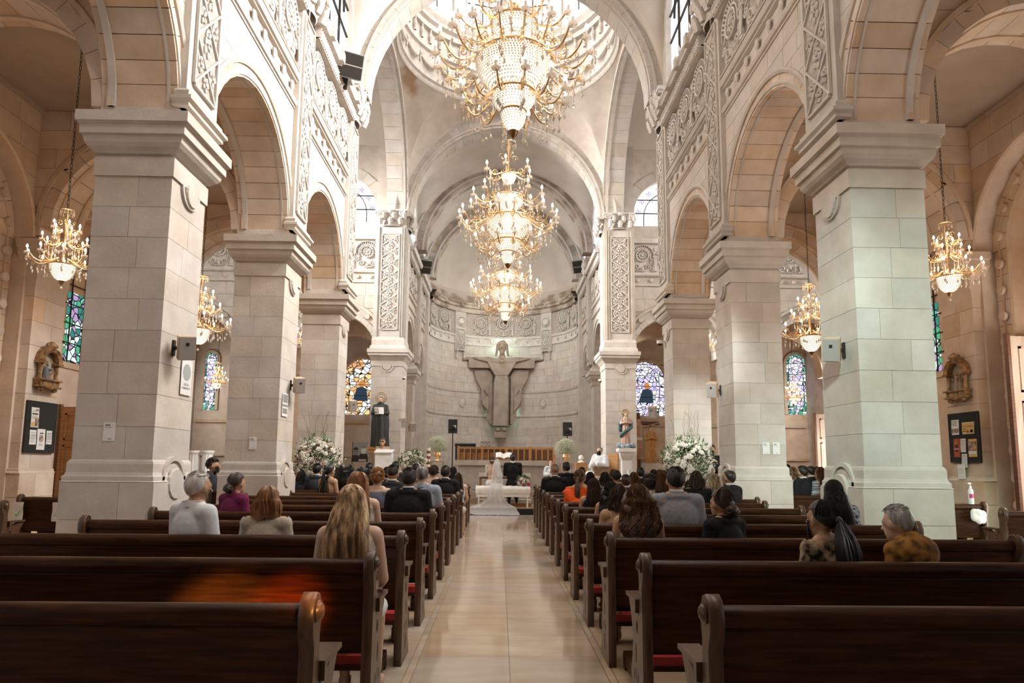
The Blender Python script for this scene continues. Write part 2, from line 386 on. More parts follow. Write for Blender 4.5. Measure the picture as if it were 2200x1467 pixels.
def pillar(s, yc, label, seed):
    rn = random.Random(seed); u0, u1, y0, y1 = 3.88, 4.75, yc-HS, yc+HS
    t = thing('stone_pillar', label, 'pillar', (CX+s*4.315, yc, 0), group='nave pillars')
    MB().box(CX+s*(u0+.012), CX+s*(u1-.012), y0+.012, y1-.012, 0, 4.7).build('core', JOINT, t)
    z = 1.43; n = 9; h = (4.62-1.43)/n
    def course(z, h, o, lo=.3, hi=.7):
        a0, a1, b0, b1 = u0-o, u1+o, y0-o, y1+o
        f = a0+(a1-a0)*rn.uniform(lo, hi); g = b0+(b1-b0)*rn.uniform(.35, .65)
        X = lambda u: CX+s*u
        for p in ((a0, f, b0, g), (f, a1, b0, g), (a0, a1, g, b1)) if rn.random() < .6 else ((a0, f, b0, b1), (f, a1, b0, b1)):
            d = rn.uniform(-.002, .002)
            block(t, X(p[0]), X(p[1]), p[2], p[3], z, z+h, j=.0016+abs(d)*.6)
    for i in range(n): course(z+i*h, h, 0)
    for i in range(3): course(i*.395, .395, .065)
    squares(MB(), s, u0, u1, y0, y1, [(.067, 1.188)]+BASEP[2:], (.9, 1.2, .9, .9)).build('base_moulding', STONE, t)
    squares(MB(), s, u0, u1, y0, y1, CAPP, (1, .55, 1, .6)).build('capital', STONE, t)
    squares(MB(), s, u0, u1, y0, y1, [(0, 5.30), (0, 5.46)]).build('impost_block', STONE, t)
    # boss on a curved bracket, high and low on the nave face
    mp = mapS(s)
    roundel(t, mp, yc, u0, 4.56, .145, .05, 'boss'); ring_arch(MB(), mp, yc, 4.62, [(.19, u0), (.19, u0-.028), (.225, u0-.028), (.225, u0)], 12, pi, 2*pi).build('boss_bracket', STONE, t)
    roundel(t, mp, yc, u0-.045, 1.16, .18, .035, 'boss'); ring_arch(MB(), mp, yc, 1.19, [(.23, u0), (.23, u0-.045), (.28, u0-.045), (.28, u0)], 14, 0, pi).build('boss_bracket', STONE, t)
    return t
for i, y in enumerate(PY):
    w = ('nearest', 'middle', 'farthest')[i]
    pillar(-1, y, f'{w} of the three square stone pillars on the left of the nave', i+1)
    pillar(1, y, f'{w} of the three square stone pillars on the right of the nave', i+11)
for s in (-1, 1):
    for y in (3.82, -.3):
        mb = MB(); squares(mb, s, 3.88, 4.75, y-HS, y+HS, BASEP[:-1]+[(0, 1.43), (0, 4.6)]+CAPP+[(0, 5.3), (0, 5.46)])
        side = 'left' if s < 0 else 'right'
        tag(mb.build('stone_pillar', STONE, None), f'square stone pillar outside the frame beside the camera on the {side}' if y > 1 else f'square stone pillar behind the camera on the {side}', 'pillar')
# ---- reusable carvings -------------------------------------------------
def spiral(c, r0, turns, d=1, a0=0, n=22, t=-.03):
    return [(c[0]+d*r0*(1-.85*i/n)*cos(a0+2*pi*turns*i/n), t, c[1]+r0*(1-.85*i/n)*sin(a0+2*pi*turns*i/n)) for i in range(n+1)]
def frieze_unit():
    mb = MB(); w = .70
    for r, rr in ((.235, .028), (.12, .018)):
        mb.tube([(r*cos(2*pi*i/20), -.05, w+r*sin(2*pi*i/20)) for i in range(20)], rr, 5, close=True)
    mb.ball((0, -.06, w), (.05, .04, .05), 8, 4)
    for i in range(12):
        a = 2*pi*i/12; mb.tube([(.05*cos(a), -.04, w+.05*sin(a)), (.12*cos(a+.15), -.06, w+.12*sin(a+.15)), (.215*cos(a), -.04, w+.215*sin(a))], [.012, .022, .01], 4)
    f = lambda a, t, z: (a, t, z)
    ring_arch(mb, f, 0, w, [(.29, 0), (.29, -.05), (.33, -.05), (.33, 0)], 16, stilt=.1)
    ring_arch(mb, f, 0, w, [(.43, 0), (.43, -.06), (.455, -.06), (.455, 0)], 16, stilt=.1)
    for i in range(15):
        a = pi*(i+.5)/15; mb.tube([(.34*cos(a), -.02, w+.34*sin(a)), (.42*cos(a), -.05, w+.42*sin(a))], [.016, .026], 4)
    for d in (-1, 1):
        mb.tube(spiral((d*.20, .24), .13, 1.6, d, -pi/2), .024, 5)
        mb.tube(spiral((d*.38, .42), .09, 1.5, -d, pi), .02, 5)
        mb.tube([(0, -.03, .06), (d*.1, -.05, .07), (d*.2, -.04, .11)], .022, 5)
        mb.tube([(d*.31, -.03, w-.1), (d*.36, -.05, w-.18), (d*.44, -.04, w-.2)], .02, 5)
    mb.ball((0, -.04, .16), (.06, .04, .08), 6, 4)
    for k in range(-2, 3): mb.tube([(.5+k*.03, -.05, .62), (.5+k*.018, -.07, .12)], .014, 4)
    mb.tube(spiral((.5, .74), .075, 1.3, 1, 0), .02, 5); mb.box(.40, .60, -.07, 0, .62, .66); mb.box(.44, .56, -.07, 0, .06, .11)
    mb.ball((.5, -.03, .95), (.05, .03, .08), 6, 4)
    return mb.mesh('frieze_relief', True)
FRIEZE = frieze_unit(); FRIEZE.materials.append(CARVE)
def lattice(wd, h, cells):
    # diamond lattice panel with foliage in the lozenges: frame + bars, and leaves
    mb = MB(); lf = MB(); ch = h/cells; b = .018
    mb.box(-wd/2-.03, -wd/2, -.035, 0, 0, h).box(wd/2, wd/2+.03, -.035, 0, 0, h).box(-wd/2, wd/2, -.035, 0, -.03, 0).box(-wd/2, wd/2, -.035, 0, h, h+.03)
    for i in range(cells):
        z = i*ch
        for d in (-1, 1):
            mb.prism([(d*(-wd/2), z), (d*(-wd/2), z+b*2.2), (d*wd/2, z+ch), (d*wd/2, z+ch-b*2.2)], lambda a, t, zz: (a, t, zz), -.032, 0)
        for cxx, cz, k in ((0, z+ch, 1), (-wd*.30, z+ch/2, .8), (wd*.30, z+ch/2, .8), (0, z+ch/2-ch*.28, .7)):
            if cz > h-.05: continue
            for q in range(5):
                a = 2*pi*q/5+i*.7; r = .075*k
                lf.ball((cxx+r*cos(a), -.012, cz+r*1.3*sin(a)), (.038*k, .026, .05*k), 5, 4)
            lf.ball((cxx, -.02, cz), (.028, .03, .028), 5, 4)
            lf.tube([(cxx+.13*k*cos(a0)*(1-.5*j/5), -.014, cz+.15*k*sin(a0)*(1-.5*j/5)) for j, a0 in enumerate([i+.5*q for q in range(6)])], .011, 4)
    return mb.mesh('lattice', False), lf.mesh('foliage_relief', True)
LAT, LEAF = lattice(.56, 3.75, 6); LAT.materials.append(CARVE); LEAF.materials.append(CARVE)
LATF, LEAFF = lattice(.62, 3.65, 8); LATF.materials.append(CARVE); LEAFF.materials.append(CARVE)
def corinthian():
    mb = MB(); f = lambda x, y, z: (x, y, z)
    def sq(h, z0, z1): mb.box(-h, h, -.16*h/.5, .12, z0, z1)
    mb.lathe([(.30, 0), (.34, .03), (.30, .06), (.30, .3), (.42, .62)], (0, .05, 0), 12, pi, 2*pi, 1, .55)
    sq(.52, .66, .74); sq(.47, .60, .66)
    for x in (-.42, 0, .42):
        for row, zz, hh in ((0, .06, .26), (1, .26, .28)):
            X = x*.8+(.12 if row else 0)
            mb.tube([(X, -.14, zz), (X, -.19, zz+hh*.6), (X, -.25, zz+hh), (X, -.27, zz+hh*.8)], [.07, .085, .05, .02], 5)
            for d in (-1, 1): mb.tube([(X, -.15, zz+.03), (X+d*.07, -.19, zz+hh*.5), (X+d*.1, -.21, zz+hh*.75)], [.03, .035, .012], 4)
    for d in (-1, 1):
        T = Matrix.Translation((d*.42, -.2, .52)); mb.merge(MB().tube([(p[0], p[1], p[2]) for p in spiral((0, 0), .13, 1.6, d, pi/2)], .03, 5), T)
        mb.merge(MB().ball((0, -.03, 0), .04, 6, 4), T)
    mb.ball((0, -.22, .64), (.09, .05, .08), 8, 5)
    for k in range(-3, 4): mb.tube([(k*.03, -.15, .4), (k*.06, -.2, .6)], .02, 4)
    return mb.mesh('corinthian_capital', True)
CORI = corinthian(); CORI.materials.append(CARVE)
LEAFDROP = MB().ball((0, -.03, 0), (.05, .04, .1), 6, 4).ball((-.04, -.02, .05), (.03, .03, .04), 5, 3).ball((.04, -.02, .05), (.03, .03, .04), 5, 3).ball((0, -.02, -.1), (.03, .03, .05), 5, 3).mesh('leaf_drop', True); LEAFDROP.materials.append(CARVE)
RFACE = {-1: pi/2, 1: -pi/2}
def egg_torus(mb, mapf, a0, a1, t, z, r):
    n = max(8, int((a1-a0)/.09)); vs = []; k = 8
    prof = [(t-r*sin(pi*j/(k-1)), z-r*cos(pi*j/(k-1))) for j in range(k)]+[(t+.02, z+r), (t+.02, z-r)]
    mould_run(mb, mapf, a0, a1, prof)
    for i in range(n):
        a = a0+(i+.5)*(a1-a0)/n
        for ph in (.28, .5, .72):
            p = mapf(a+(.02 if ph == .5 else -.02), t-(r+.004)*sin(pi*ph), z-(r+.004)*cos(pi*ph)); mb.octa(p, .028, .034)
    return mb
# ---- nave arcade walls ---------------------------------------------------
WALLS = {}
for s in (-1, 1):
    side = 'left' if s < 0 else 'right'; mp = mapS(s)
    wall = structure('wall_nave_'+side, (CX+s*4.3, 8, 0)); WALLS[s] = wall
    holes = [(c, 5.45, r+.18) for c, r in BAYS]
    arch_panel(MB(), mp, -5.5, 16.9, 5.45, 10.2, 3.905, 4.74, holes).build('wall_core', JOINT if 0 else STONE, wall)
    for bi, (c, r) in enumerate(BAYS[:3]):
        ashlar(wall, mp, c-r-.02, c+r+.02, 5.46, 7.72, 3.88, 3.905, [(c, 5.45, r+.18)], .32, (.45, .8), seed=bi*7+s)
        arch = structure('arch_nave', (CX+s*4.3, c, 5.45)); arch['label'] = f'round arch of the nave arcade on the {side}, '+('second from the camera', 'farthest from the camera', 'nearest, springing overhead')[bi]
        voussoirs(arch, mp, c, 5.45, r, r+.18, 3.885, 4.745, 19, STONEW)
        mb = MB()
        ring_arch(mb, mp, c, 5.45, [(r+.18, 3.90), (r+.18, 3.86), (r+.22, 3.84), (r+.25, 3.86), (r+.25, 3.90)], 30)
        ring_arch(mb, mp, c, 5.45, [(r-.012, 3.97), (r+.01, 3.97), (r+.01, 4.0), (r-.012, 4.0)], 30)
        ring_arch(mb, mp, c, 5.45, [(r-.03, 4.58), (r+.01, 4.58), (r+.01, 4.66), (r-.03, 4.66)], 30)
        ring_arch(mb, mp, c, 5.45, [(r+.03, 3.885), (r+.03, 3.87), (r+.06, 3.865), (r+.09, 3.885)], 30)
        mb.build('arch_moulding', STONE, arch, smooth=True)
        # string courses, leaf drops, carved frieze and cornice
        if bi == 2: continue
        a0, a1 = c-r-.02, c+r+.02
        if bi == 1: a1 = 15.66
        bd = lambda t, z, q: [(t, z-q), (t-q*.7, z-q*.7), (t-q, z), (t-q*.7, z+q*.7), (t, z+q), (t+.03, z+q), (t+.03, z-q)]
        mb = MB(); mould_run(mb, mp, a0, a1, bd(3.885, 7.80, .075)); mould_run(mb, mp, a0, a1, [(3.9, 7.70), (3.86, 7.70), (3.86, 7.73), (3.9, 7.73)])
        mb.build('string_course', STONE, wall)
        mb = MB(); mould_run(mb, mp, a0, a1, bd(3.875, 8.31, .095)); mould_run(mb, mp, a0, a1, [(3.9, 8.17), (3.84, 8.19), (3.84, 8.215), (3.9, 8.215)])
        mould_run(mb, mp, a0, a1, [(3.9, 8.41), (3.80, 8.41), (3.80, 8.435), (3.9, 8.445)]); mb.build('string_course', STONE, wall)
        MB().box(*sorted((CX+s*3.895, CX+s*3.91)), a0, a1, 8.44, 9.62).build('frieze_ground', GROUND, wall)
        for k in range(7): put('leaf_drop', LEAFDROP, wall, Vector((CX+s*3.885, a0+(a1-a0)*(k+.5)/7, 8.02))-wall.location, (0, 0, RFACE[s]))
        for k in range(3): put('frieze_relief', FRIEZE, wall, Vector((CX+s*3.885, a0+(a1-a0)*(k+.5)/3, 8.44))-wall.location, (0, 0, RFACE[s]), (1.04, 1, 1))
        egg_torus(MB(), mp, a0, a1, 3.80, 9.73, .13).build('egg_and_dart', CARVE, wall, smooth=True)
        mb = MB(); mould_run(mb, mp, a0, a1, [(3.9, 9.60), (3.72, 9.61), (3.72, 9.64), (3.9, 9.64)]); mould_run(mb, mp, a0, a1, [(3.9, 9.86), (3.60, 9.87), (3.60, 9.95), (3.55, 9.99), (3.55, 10.03), (3.9, 10.03)])
        for k in range(4): mb.box(*sorted((CX+s*3.52, CX+s*3.75)), a0+(a1-a0)*(k+.5)/4-.09, a0+(a1-a0)*(k+.5)/4+.09, 9.87, 10.1)
        mb.build('cornice', CARVE, wall)
    for pi_, yc in enumerate(PY):
        pl = structure('pilaster_nave', (CX+s*3.85, yc, 5.46))
        squares(MB(), s, 3.80, 3.91, yc-.42, yc+.42, [(0, 5.46), (0, 9.72)]).build('pilaster_shaft', STONE, pl)
        squares(MB(), s, 3.80, 3.91, yc-.42, yc+.42, [(.07, 5.46), (.07, 5.50), (.11, 5.53), (.11, 5.57), (.05, 5.60), (.06, 5.65), (.02, 5.69), (0, 5.70)], (1, .1, 1, 1)).build('pilaster_base', STONE, pl)
        MB().box(*sorted((CX+s*3.792, CX+s*3.80)), yc-.28, yc+.28, 5.85, 9.6).build('panel_ground', GROUND, pl)
        put('lattice', LAT, pl, (-s*.055, 0, .39), (0, 0, RFACE[s])); put('foliage_relief', LEAF, pl, (-s*.055, 0, .39), (0, 0, RFACE[s]))
        put('corinthian_capital', CORI, pl, (-s*.03, 0, 4.3), (0, 0, RFACE[s]), (.95, 1.1, 1.2))
    for y0_, y1_, u_ in ((25.3, 25.9, 4.95), (16.3, 17.0, 4.95)): MB().box(*sorted((CX+s*4.25, CX+s*u_)), y0_, y1_, 10.7, 15.4).build('wall_corner', STONE, wall)
    # clerestory with its windows
    cl = structure('wall_clerestory_'+side, (CX+s*4.1, 8, 10.2))
    cen = [14.35, 9.98, 5.87, 1.75, -2.35]
    arch_panel(MB(), mp, -5.5, 16.9, 10.1, 14.6, 3.9, 4.35, [(c, 12.1, 1.25) for c in cen]).build('wall_core', STONE, cl)
    for wi, c in enumerate(cen):
        w = structure(f'window_{wi+1+(0 if s<0 else 5)}', (CX+s*4.2, c, 10.1), 'tall round-headed clerestory window of pale patterned glass')
        arch_panel(MB(), mp, c-1.25, c+1.25, 10.1, 13.35, 3.98, 4.0, []).build('pane', SG_WHITE, w)
        mb = MB()
        for q in (-.42, .42): mb.box(*sorted((CX+s*3.93, CX+s*3.98)), c+q-.02, c+q+.02, 10.1, 13.2)
        for z in (10.9, 11.7, 12.4): mb.box(*sorted((CX+s*3.93, CX+s*3.98)), c-1.2, c+1.2, z-.015, z+.015)
        ring_arch(mb, mp, c, 12.1, [(.8, 3.93), (.8, 3.98), (.84, 3.98), (.84, 3.93)], 16); mb.build('glazing_bars', IRON, w)
        mb = MB(); ring_arch(mb, mp, c, 12.1, [(1.25, 3.9), (1.25, 3.84), (1.4, 3.84), (1.4, 3.9)], 20, stilt=1.9); mb.build('window_moulding', STONE, w)
# ---- nave vault: groined bays -----------------------------------------------
def groin(name, x0, x1, y0, y1, zs, hx, hy, N=20, m=None):
    vs = []; fs = []; xc, yc, a, b = (x0+x1)/2, (y0+y1)/2, (x1-x0)/2, (y1-y0)/2
    for j in range(N+1):
        for i in range(N+1):
            x, y = -a*cos(pi*i/N), -b*cos(pi*j/N)
            z = zs+max(hx*sqrt(max(0, 1-(x/a)**2)), hy*sqrt(max(0, 1-(y/b)**2)))
            vs.append((xc+x, yc+y, z))
    for j in range(N):
        for i in range(N): fs.append((j*(N+1)+i, j*(N+1)+i+1, (j+1)*(N+1)+i+1, (j+1)*(N+1)+i))
    return MB().add(vs, fs).build(name, m or PLASTER, None, smooth=True, kind='structure')
ys = [-5.5, -.3, 3.82, 7.925, 12.03, 16.25]
for a, b in zip(ys, ys[1:]): groin('ceiling_nave_vault', CX-3.92, CX+3.92, a, b, 10.75, 3.75, 3.0)
for a, b in ((25.8, 29.4), (29.4, 33.2)): groin('ceiling_chancel_vault', CX-3.92, CX+3.92, a, b, 10.75, 3.75, 2.6)
mt = mapT(1)
def big_arch(name, yc, t0, t1, zs, r0, r1, n, label, wall=True, m=None):
    a = structure(name, (CX, yc, zs), label)
    voussoirs(a, mt, 0, zs, r0, r1, t0, t1, n, m)
    mb = MB()
    ring_arch(mb, mt, 0, zs, [(r1, t0), (r1, t0-.07), (r1+.05, t0-.09), (r1+.1, t0-.05), (r1+.1, t0)], 40)
    ring_arch(mb, mt, 0, zs, [(r0+.1, t0), (r0+.1, t0-.04), (r0+.16, t0-.05), (r0+.2, t0)], 40)
    ring_arch(mb, mt, 0, zs, [(r0-.03, t0+.1), (r0+.02, t0+.1), (r0+.02, t0+.18), (r0-.03, t0+.18)], 40)
    mb.build('arch_moulding', STONE, a, smooth=True)
    if wall: arch_panel(MB(), mt, -4.3, 4.3, zs, 15.2, t0+.03, t1-.03, [(0, zs, r1-.02)]).build('spandrel_wall', CARVED, a)
    return a
big_arch('arch_crossing', 16.6, 16.25, 17.0, 10.75, 3.6, 4.15, 29, 'great round stone arch at the near side of the crossing')
big_arch('arch_crossing', 25.4, 25.0, 25.85, 10.75, 3.6, 4.15, 29, 'great round stone arch at the far side of the crossing', m=STONE)
big_arch('arch_chancel', 29.4, 29.1, 29.7, 10.75, 3.45, 3.9, 27, 'stone rib arch across the middle of the chancel', wall=False, m=CARVED)
big_arch('arch_chancel', 33.2, 32.95, 33.5, 10.6, 3.4, 3.9, 27, 'stone rib arch at the mouth of the apse', m=CARVED)
# ---- piers of the far side of the crossing ------------------------------------
for s in (-1, 1):
    side = 'left' if s < 0 else 'right'; mp = mapS(s); mc = mapT(s)
    p = structure('pier_crossing', (CX+s*4.3, 25.5, 0), f'tall carved stone pier with corinthian capital at the {side} of the chancel')
    squares(MB(), s, 3.77, 4.87, 25.03, 26.2, [(0, 0), (0, 10.8)]).build('core', JOINT, p)
    rn = random.Random(5+s); z = .2
    while z < 5.05:
        h = .40; f = 3.75+rn.uniform(.35, .8)
        for a, b in ((3.75, f), (f, 4.89)): block(p, CX+s*a, CX+s*b, 25.0, 25.5, z, z+h)
        block(p, CX+s*3.75, CX+s*4.89, 25.5, 26.22, z, z+h); z += h
    squares(MB(), s, 3.75, 4.89, 25.0, 26.2, [(0, 5.78), (0, 10.4)]).build('upper_shaft', STONE, p)
    squares(MB(), s, 3.75, 4.89, 25.0, 26.2, [(.02, 5.0), (.02, 5.2), (.04, 5.22), (.12, 5.32), (.2, 5.38), (.2, 5.46), (.24, 5.48), (.24, 5.62), (.12, 5.64), (.10, 5.74), (.04, 5.78), (.04, 5.98), (0, 6.1)], (1, .6, 1, .3)).build('impost', STONE, p)
    MB().box(*sorted((CX+s*4.0, CX+s*4.64)), 24.99, 25.0, 6.35, 10.05).build('panel_ground', GROUND, p)
    put('lattice', LATF, p, (s*.02, -.505, 6.38), (0, 0, 0)); put('foliage_relief', LEAFF, p, (s*.02, -.505, 6.38))
    mb = MB()
    for u in (3.83, 3.90, 4.76): mb.box(CX+s*u-.015, CX+s*u+.015, 24.96, 25.0, 6.1, 10.3)
    for y in (25.1, 25.25, 25.4): mb.box(*sorted((CX+s*3.72, CX+s*3.76)), y-.02, y+.02, 6.1, 10.3)
    mb.build('fluting', STONE, p)
    put('corinthian_capital', CORI, p, (s*.02, -.5, 10.32), None, (1.12, 1.1, .85)); put('corinthian_capital', CORI, p, (-s*.55, .1, 10.32), (0, 0, RFACE[s]), (1.1, 1.1, .85))
    roundel(p, mc, 4.32, 25.0, 5.0, .16, .04, 'boss')
    ring_arch(MB(), mc, 4.32, 5.02, [(.2, 25.0), (.2, 24.97), (.24, 24.97), (.24, 25.0)], 12, pi, 2*pi).build('boss_bracket', STONE, p)
    # chancel wall
    w = structure('wall_chancel_'+side, (CX+s*4.3, 29.5, 0))
    hs = [(27.85, 5.9, 1.55), (31.55, 5.75, 1.3)]
    arch_panel(MB(), mp, 26.2, 33.6, 0, 10.75, 3.92, 4.7, hs).build('wall_core', STONE, w)
    for c, zs, r in hs:
        a = structure('arch_chancel_side', (CX+s*4.3, c, zs), f'small round arch in the {side} chancel wall'); voussoirs(a, mp, c, zs, r-.16, r, 3.9, 4.72, 13)
        ring_arch(MB(), mp, c, zs, [(r, 3.92), (r, 3.86), (r+.1, 3.86), (r+.1, 3.92)], 20).build('arch_moulding', STONE, a)
    squares(MB(), s, 3.9, 4.72, 29.4, 30.25, [(.02, 4.9), (.04, 5.05), (.15, 5.2), (.15, 5.3), (.2, 5.32), (.2, 5.5), (.08, 5.6), (.02, 5.8)]).build('impost', STONE, w)
    for a0, a1 in ((26.3, 29.5), (30.0, 33.0)):
        bd = lambda t, z, q: [(t, z-q), (t-q*.7, z-q*.7), (t-q, z), (t-q*.7, z+q*.7), (t, z+q), (t+.03, z+q), (t+.03, z-q)]
        mb = MB(); mould_run(mb, mp, a0, a1, bd(3.9, 7.85, .07)); mould_run(mb, mp, a0, a1, bd(3.9, 8.3, .09)); mb.build('string_course', STONE, w)
        MB().box(*sorted((CX+s*3.9, CX+s*3.925)), a0, a1, 8.4, 9.6).build('frieze_ground', GROUND, w)
        for k in range(3): put('frieze_relief', FRIEZE, w, Vector((CX+s*3.89, a0+(a1-a0)*(k+.5)/3, 8.42))-w.location, (0, 0, RFACE[s]), (1.04, 1, 1))
        egg_torus(MB(), mp, a0, a1, 3.82, 9.73, .13).build('egg_and_dart', CARVE, w, smooth=True)
        mb = MB(); mould_run(mb, mp, a0, a1, [(3.9, 9.86), (3.60, 9.87), (3.55, 10.0), (3.9, 10.03)]); mb.build('cornice', CARVE, w)
    squares(MB(), s, 3.72, 3.95, 29.4, 30.1, [(0, 5.8), (0, 9.9)]).build('pilaster_shaft', STONE, w)
    put('corinthian_capital', CORI, w, Vector((CX+s*3.75, 29.75, 9.9))-w.location, (0, 0, RFACE[s]), (.8, 1, 1))
    put('lattice', LAT, w, Vector((CX+s*3.72, 29.75, 6.0))-w.location, (0, 0, RFACE[s])); put('foliage_relief', LEAF, w, Vector((CX+s*3.72, 29.75, 6.0))-w.location, (0, 0, RFACE[s]))
    for k, (c) in enumerate((27.7, 31.3)):
        wn = structure(f'window_{21+k+(0 if s<0 else 2)}', (CX+s*3.9, c, 11), 'small amber and white clerestory window of the chancel')
        arch_panel(MB(), mp, c-.75, c+.75, 10.9, 12.6, 3.86, 3.9, []).build('pane', SG_WHITE, wn)
        ring_arch(MB(), mp, c, 12.0, [(.7, 3.86), (.7, 3.8), (.9, 3.8), (.9, 3.86)], 14, stilt=1.1).build('window_moulding', STONE, wn)
# ---- apse ------------------------------------------------------------------
AY, AR = 33.4, 3.72
ap = structure('wall_apse', (CX, AY, 0))
def mapA(rad=AR):  # a = arc length from the centre of the apse, t = radius
    return lambda a, t, z: (CX+t*sin(a/rad), AY+t*cos(a/rad), z)
ma = mapA()
L_ = AR*pi/2
MB().lathe([(AR+.03, 0), (AR+.03, 10.8), (AR+.4, 10.8), (AR+.4, 0)], (CX, AY, 0), 48, 0, pi).build('wall_core', JOINT, ap, smooth=True)
rn = random.Random(3); z = .2
while z < 8.0:
    h = .40; a = -L_-rn.uniform(0, .5)
    while a < L_:
        b = a+rn.uniform(.55, 1.0); p, q = max(a, -L_)+.004, min(b, L_)-.004; a = b
        if q-p < .1: continue
        mb = MB(); N = 3; d = rn.uniform(0, .008)
        for i in range(N): mb.prism([(p+(q-p)*i/N, z+.004), (p+(q-p)*(i+1)/N, z+.004), (p+(q-p)*(i+1)/N, z+h-.004), (p+(q-p)*i/N, z+h-.004)], ma, AR-d, AR+.03)
        mb.build('stone', STONE, ap)
    z += h
def ringA(parent, prof, m, name, smooth=True): return MB().lathe([(r, z) for r, z in prof], (CX, AY, 0), 48, 0, pi).build(name, m, parent, smooth=smooth)
MB().box(CX-3.95, CX-3.70, 32.9, 33.5, 0, 10.7).box(CX+3.70, CX+3.95, 32.9, 33.5, 0, 10.7).build('jamb', STONE, ap)
ringA(ap, [(AR, 3.98), (AR-.03, 3.98), (AR-.05, 4.02), (AR-.05, 4.06), (AR, 4.08)], STONE, 'string_course')
ringA(ap, [(AR, 5.28), (AR-.03, 5.28), (AR-.05, 5.32), (AR-.05, 5.36), (AR, 5.38)], STONE, 'string_course')
ringA(ap, [(AR, 7.85), (AR-.06, 7.87), (AR-.06, 7.95), (AR-.02, 8.0), (AR-.02, 8.25), (AR-.07, 8.3), (AR-.07, 8.4), (AR, 8.42)], CARVE, 'string_course')
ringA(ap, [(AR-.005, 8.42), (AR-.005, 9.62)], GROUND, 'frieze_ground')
ringA(ap, [(AR, 9.6), (AR-.15, 9.62), (AR-.2, 9.72), (AR-.15, 9.84), (AR-.28, 9.88), (AR-.28, 10.0), (AR-.36, 10.06), (AR-.36, 10.12), (AR, 10.14), (AR, 10.6)], CARVED, 'cornice')
for k in range(9):
    a = (k-4)*.345
    if k in (2, 6): continue
    put('frieze_relief', FRIEZE, ap, (AR*.985*sin(a), AR*.985*cos(a), 8.44), (0, 0, -a), (1.0, 1, 1))
for a in (-.69, .69):
    mb = MB(); 
    for i in range(3): mb.prism([(AR*a-.36+.24*i, 7.5), (AR*a-.36+.24*(i+1), 7.5), (AR*a-.36+.24*(i+1), 9.62), (AR*a-.36+.24*i, 9.62)], ma, AR-.1, AR)
    mb.build('pilaster_shaft', STONE, ap)
    q, r_ = lattice(.5, 1.1, 2); q.materials.append(CARVE); r_.materials.append(CARVE)
    for me, nm in ((q, 'lattice'), (r_, 'foliage_relief')): put(nm, me, ap, (3.58*sin(a), 3.58*cos(a), 7.55), (0, 0, -a))
    mb = MB(); T = Matrix.Translation((CX+3.56*sin(a), AY+3.56*cos(a), 9.1)) @ Matrix.Rotation(-a, 4, 'Z')
    mb.merge(MB().tube([(.24*cos(2*pi*i/18), -.03, .24*sin(2*pi*i/18)) for i in range(18)], .025, 5, close=True).ball((0, -.03, 0), (.18, .05, .18), 10, 6), T).build('medallion', CARVE, ap, smooth=True)
    for d in (-.25, .25):
        mb = MB(); 
        for i in range(4): mb.merge(MB().box(-.05, .05, -.12+.02*i, .1, 7.45-.12*i, 7.5-.1*i), Matrix.Translation((CX, AY, 0)) @ Matrix.Rotation(-a-d/3.6, 4, 'Z') @ Matrix.Translation((0, AR-.08, 0)))
        mb.build('corbel', CARVE, ap)
for k in range(17):
    a = (k-8)*.18
    put('leaf_drop', LEAFDROP, ap, (AR*.99*sin(a), AR*.99*cos(a), 8.13), (0, 0, -a), (1, 1, .8))
    if k % 2 == 0: MB().merge(MB().box(-.07, .07, -.36, 0, 9.88, 10.12).lathe([(0, -.08), (.07, -.08), (.07, .08), (0, .08)], (0, 0, 0), 10, T=Matrix.Translation((0, -.34, 9.94)) @ Matrix.Rotation(pi/2, 4, 'Y')), Matrix.Translation((CX, AY, 0)) @ Matrix.Rotation(-a, 4, 'Z') @ Matrix.Translation((0, AR, 0))).build('console', CARVED, ap)
for a in (-.62, .62):
    T = Matrix.Translation((CX+(AR-.03)*sin(a), AY+(AR-.03)*cos(a), 4.72)) @ Matrix.Rotation(-a, 4, 'Z')
    MB().merge(MB().tube([(.2*cos(2*pi*i/18), 0, .25*sin(2*pi*i/18)) for i in range(18)], .025, 5, close=True).ball((0, 0, 0), (.17, .04, .22), 10, 6), T).build('medallion', CARVE, ap, smooth=True)
MB().lathe([(3.9*cos(t*pi/24), 10.6+3.45*sin(t*pi/24)) for t in range(13)], (CX, AY, 0), 40, 0, pi).build('ceiling_half_dome', PLASTER, None, smooth=True, kind='structure')
# ---- dome over the crossing ---------------------------------------------------
DY, DR, DZ = 20.95+.05, 3.62, 15.0
vs = []; fs = []; NA, NT = 96, 8
hx, hy = 3.92, 4.0
for i in range(NA):
    a = 2*pi*i/NA; ca, sa = cos(a), sin(a)
    if abs(ca)*hy > abs(sa)*hx: d = hx/abs(ca); zz = 10.75+4.1*sqrt(max(0, 1-(d*sa/hy)**2))
    else: d = hy/abs(sa); zz = 10.75+4.1*sqrt(max(0, 1-(d*ca/hx)**2))
    for j in range(NT+1):
        t = j/NT; rr = DR+(d-DR)*(1-t)**1.0*1.0; z = zz+(DZ-zz)*(t**.62)
        vs.append((CX+rr*ca, DY+rr*sa, z))
for i in range(NA):
    for j in range(NT): fs.append((i*(NT+1)+j, ((i+1) % NA)*(NT+1)+j, ((i+1) % NA)*(NT+1)+j+1, i*(NT+1)+j+1))
MB().add(vs, fs).build('ceiling_pendentives', noisy(mat('patched_stone', (.45, .38, .32), .9, spec=.1), (.50, .43, .37), (.58, .51, .445), 2.5, 8, bump=.3, stain=(.36, .235, .15, .565)), None, smooth=True, kind='structure')
dm = structure('wall_dome_drum', (CX, DY, DZ))
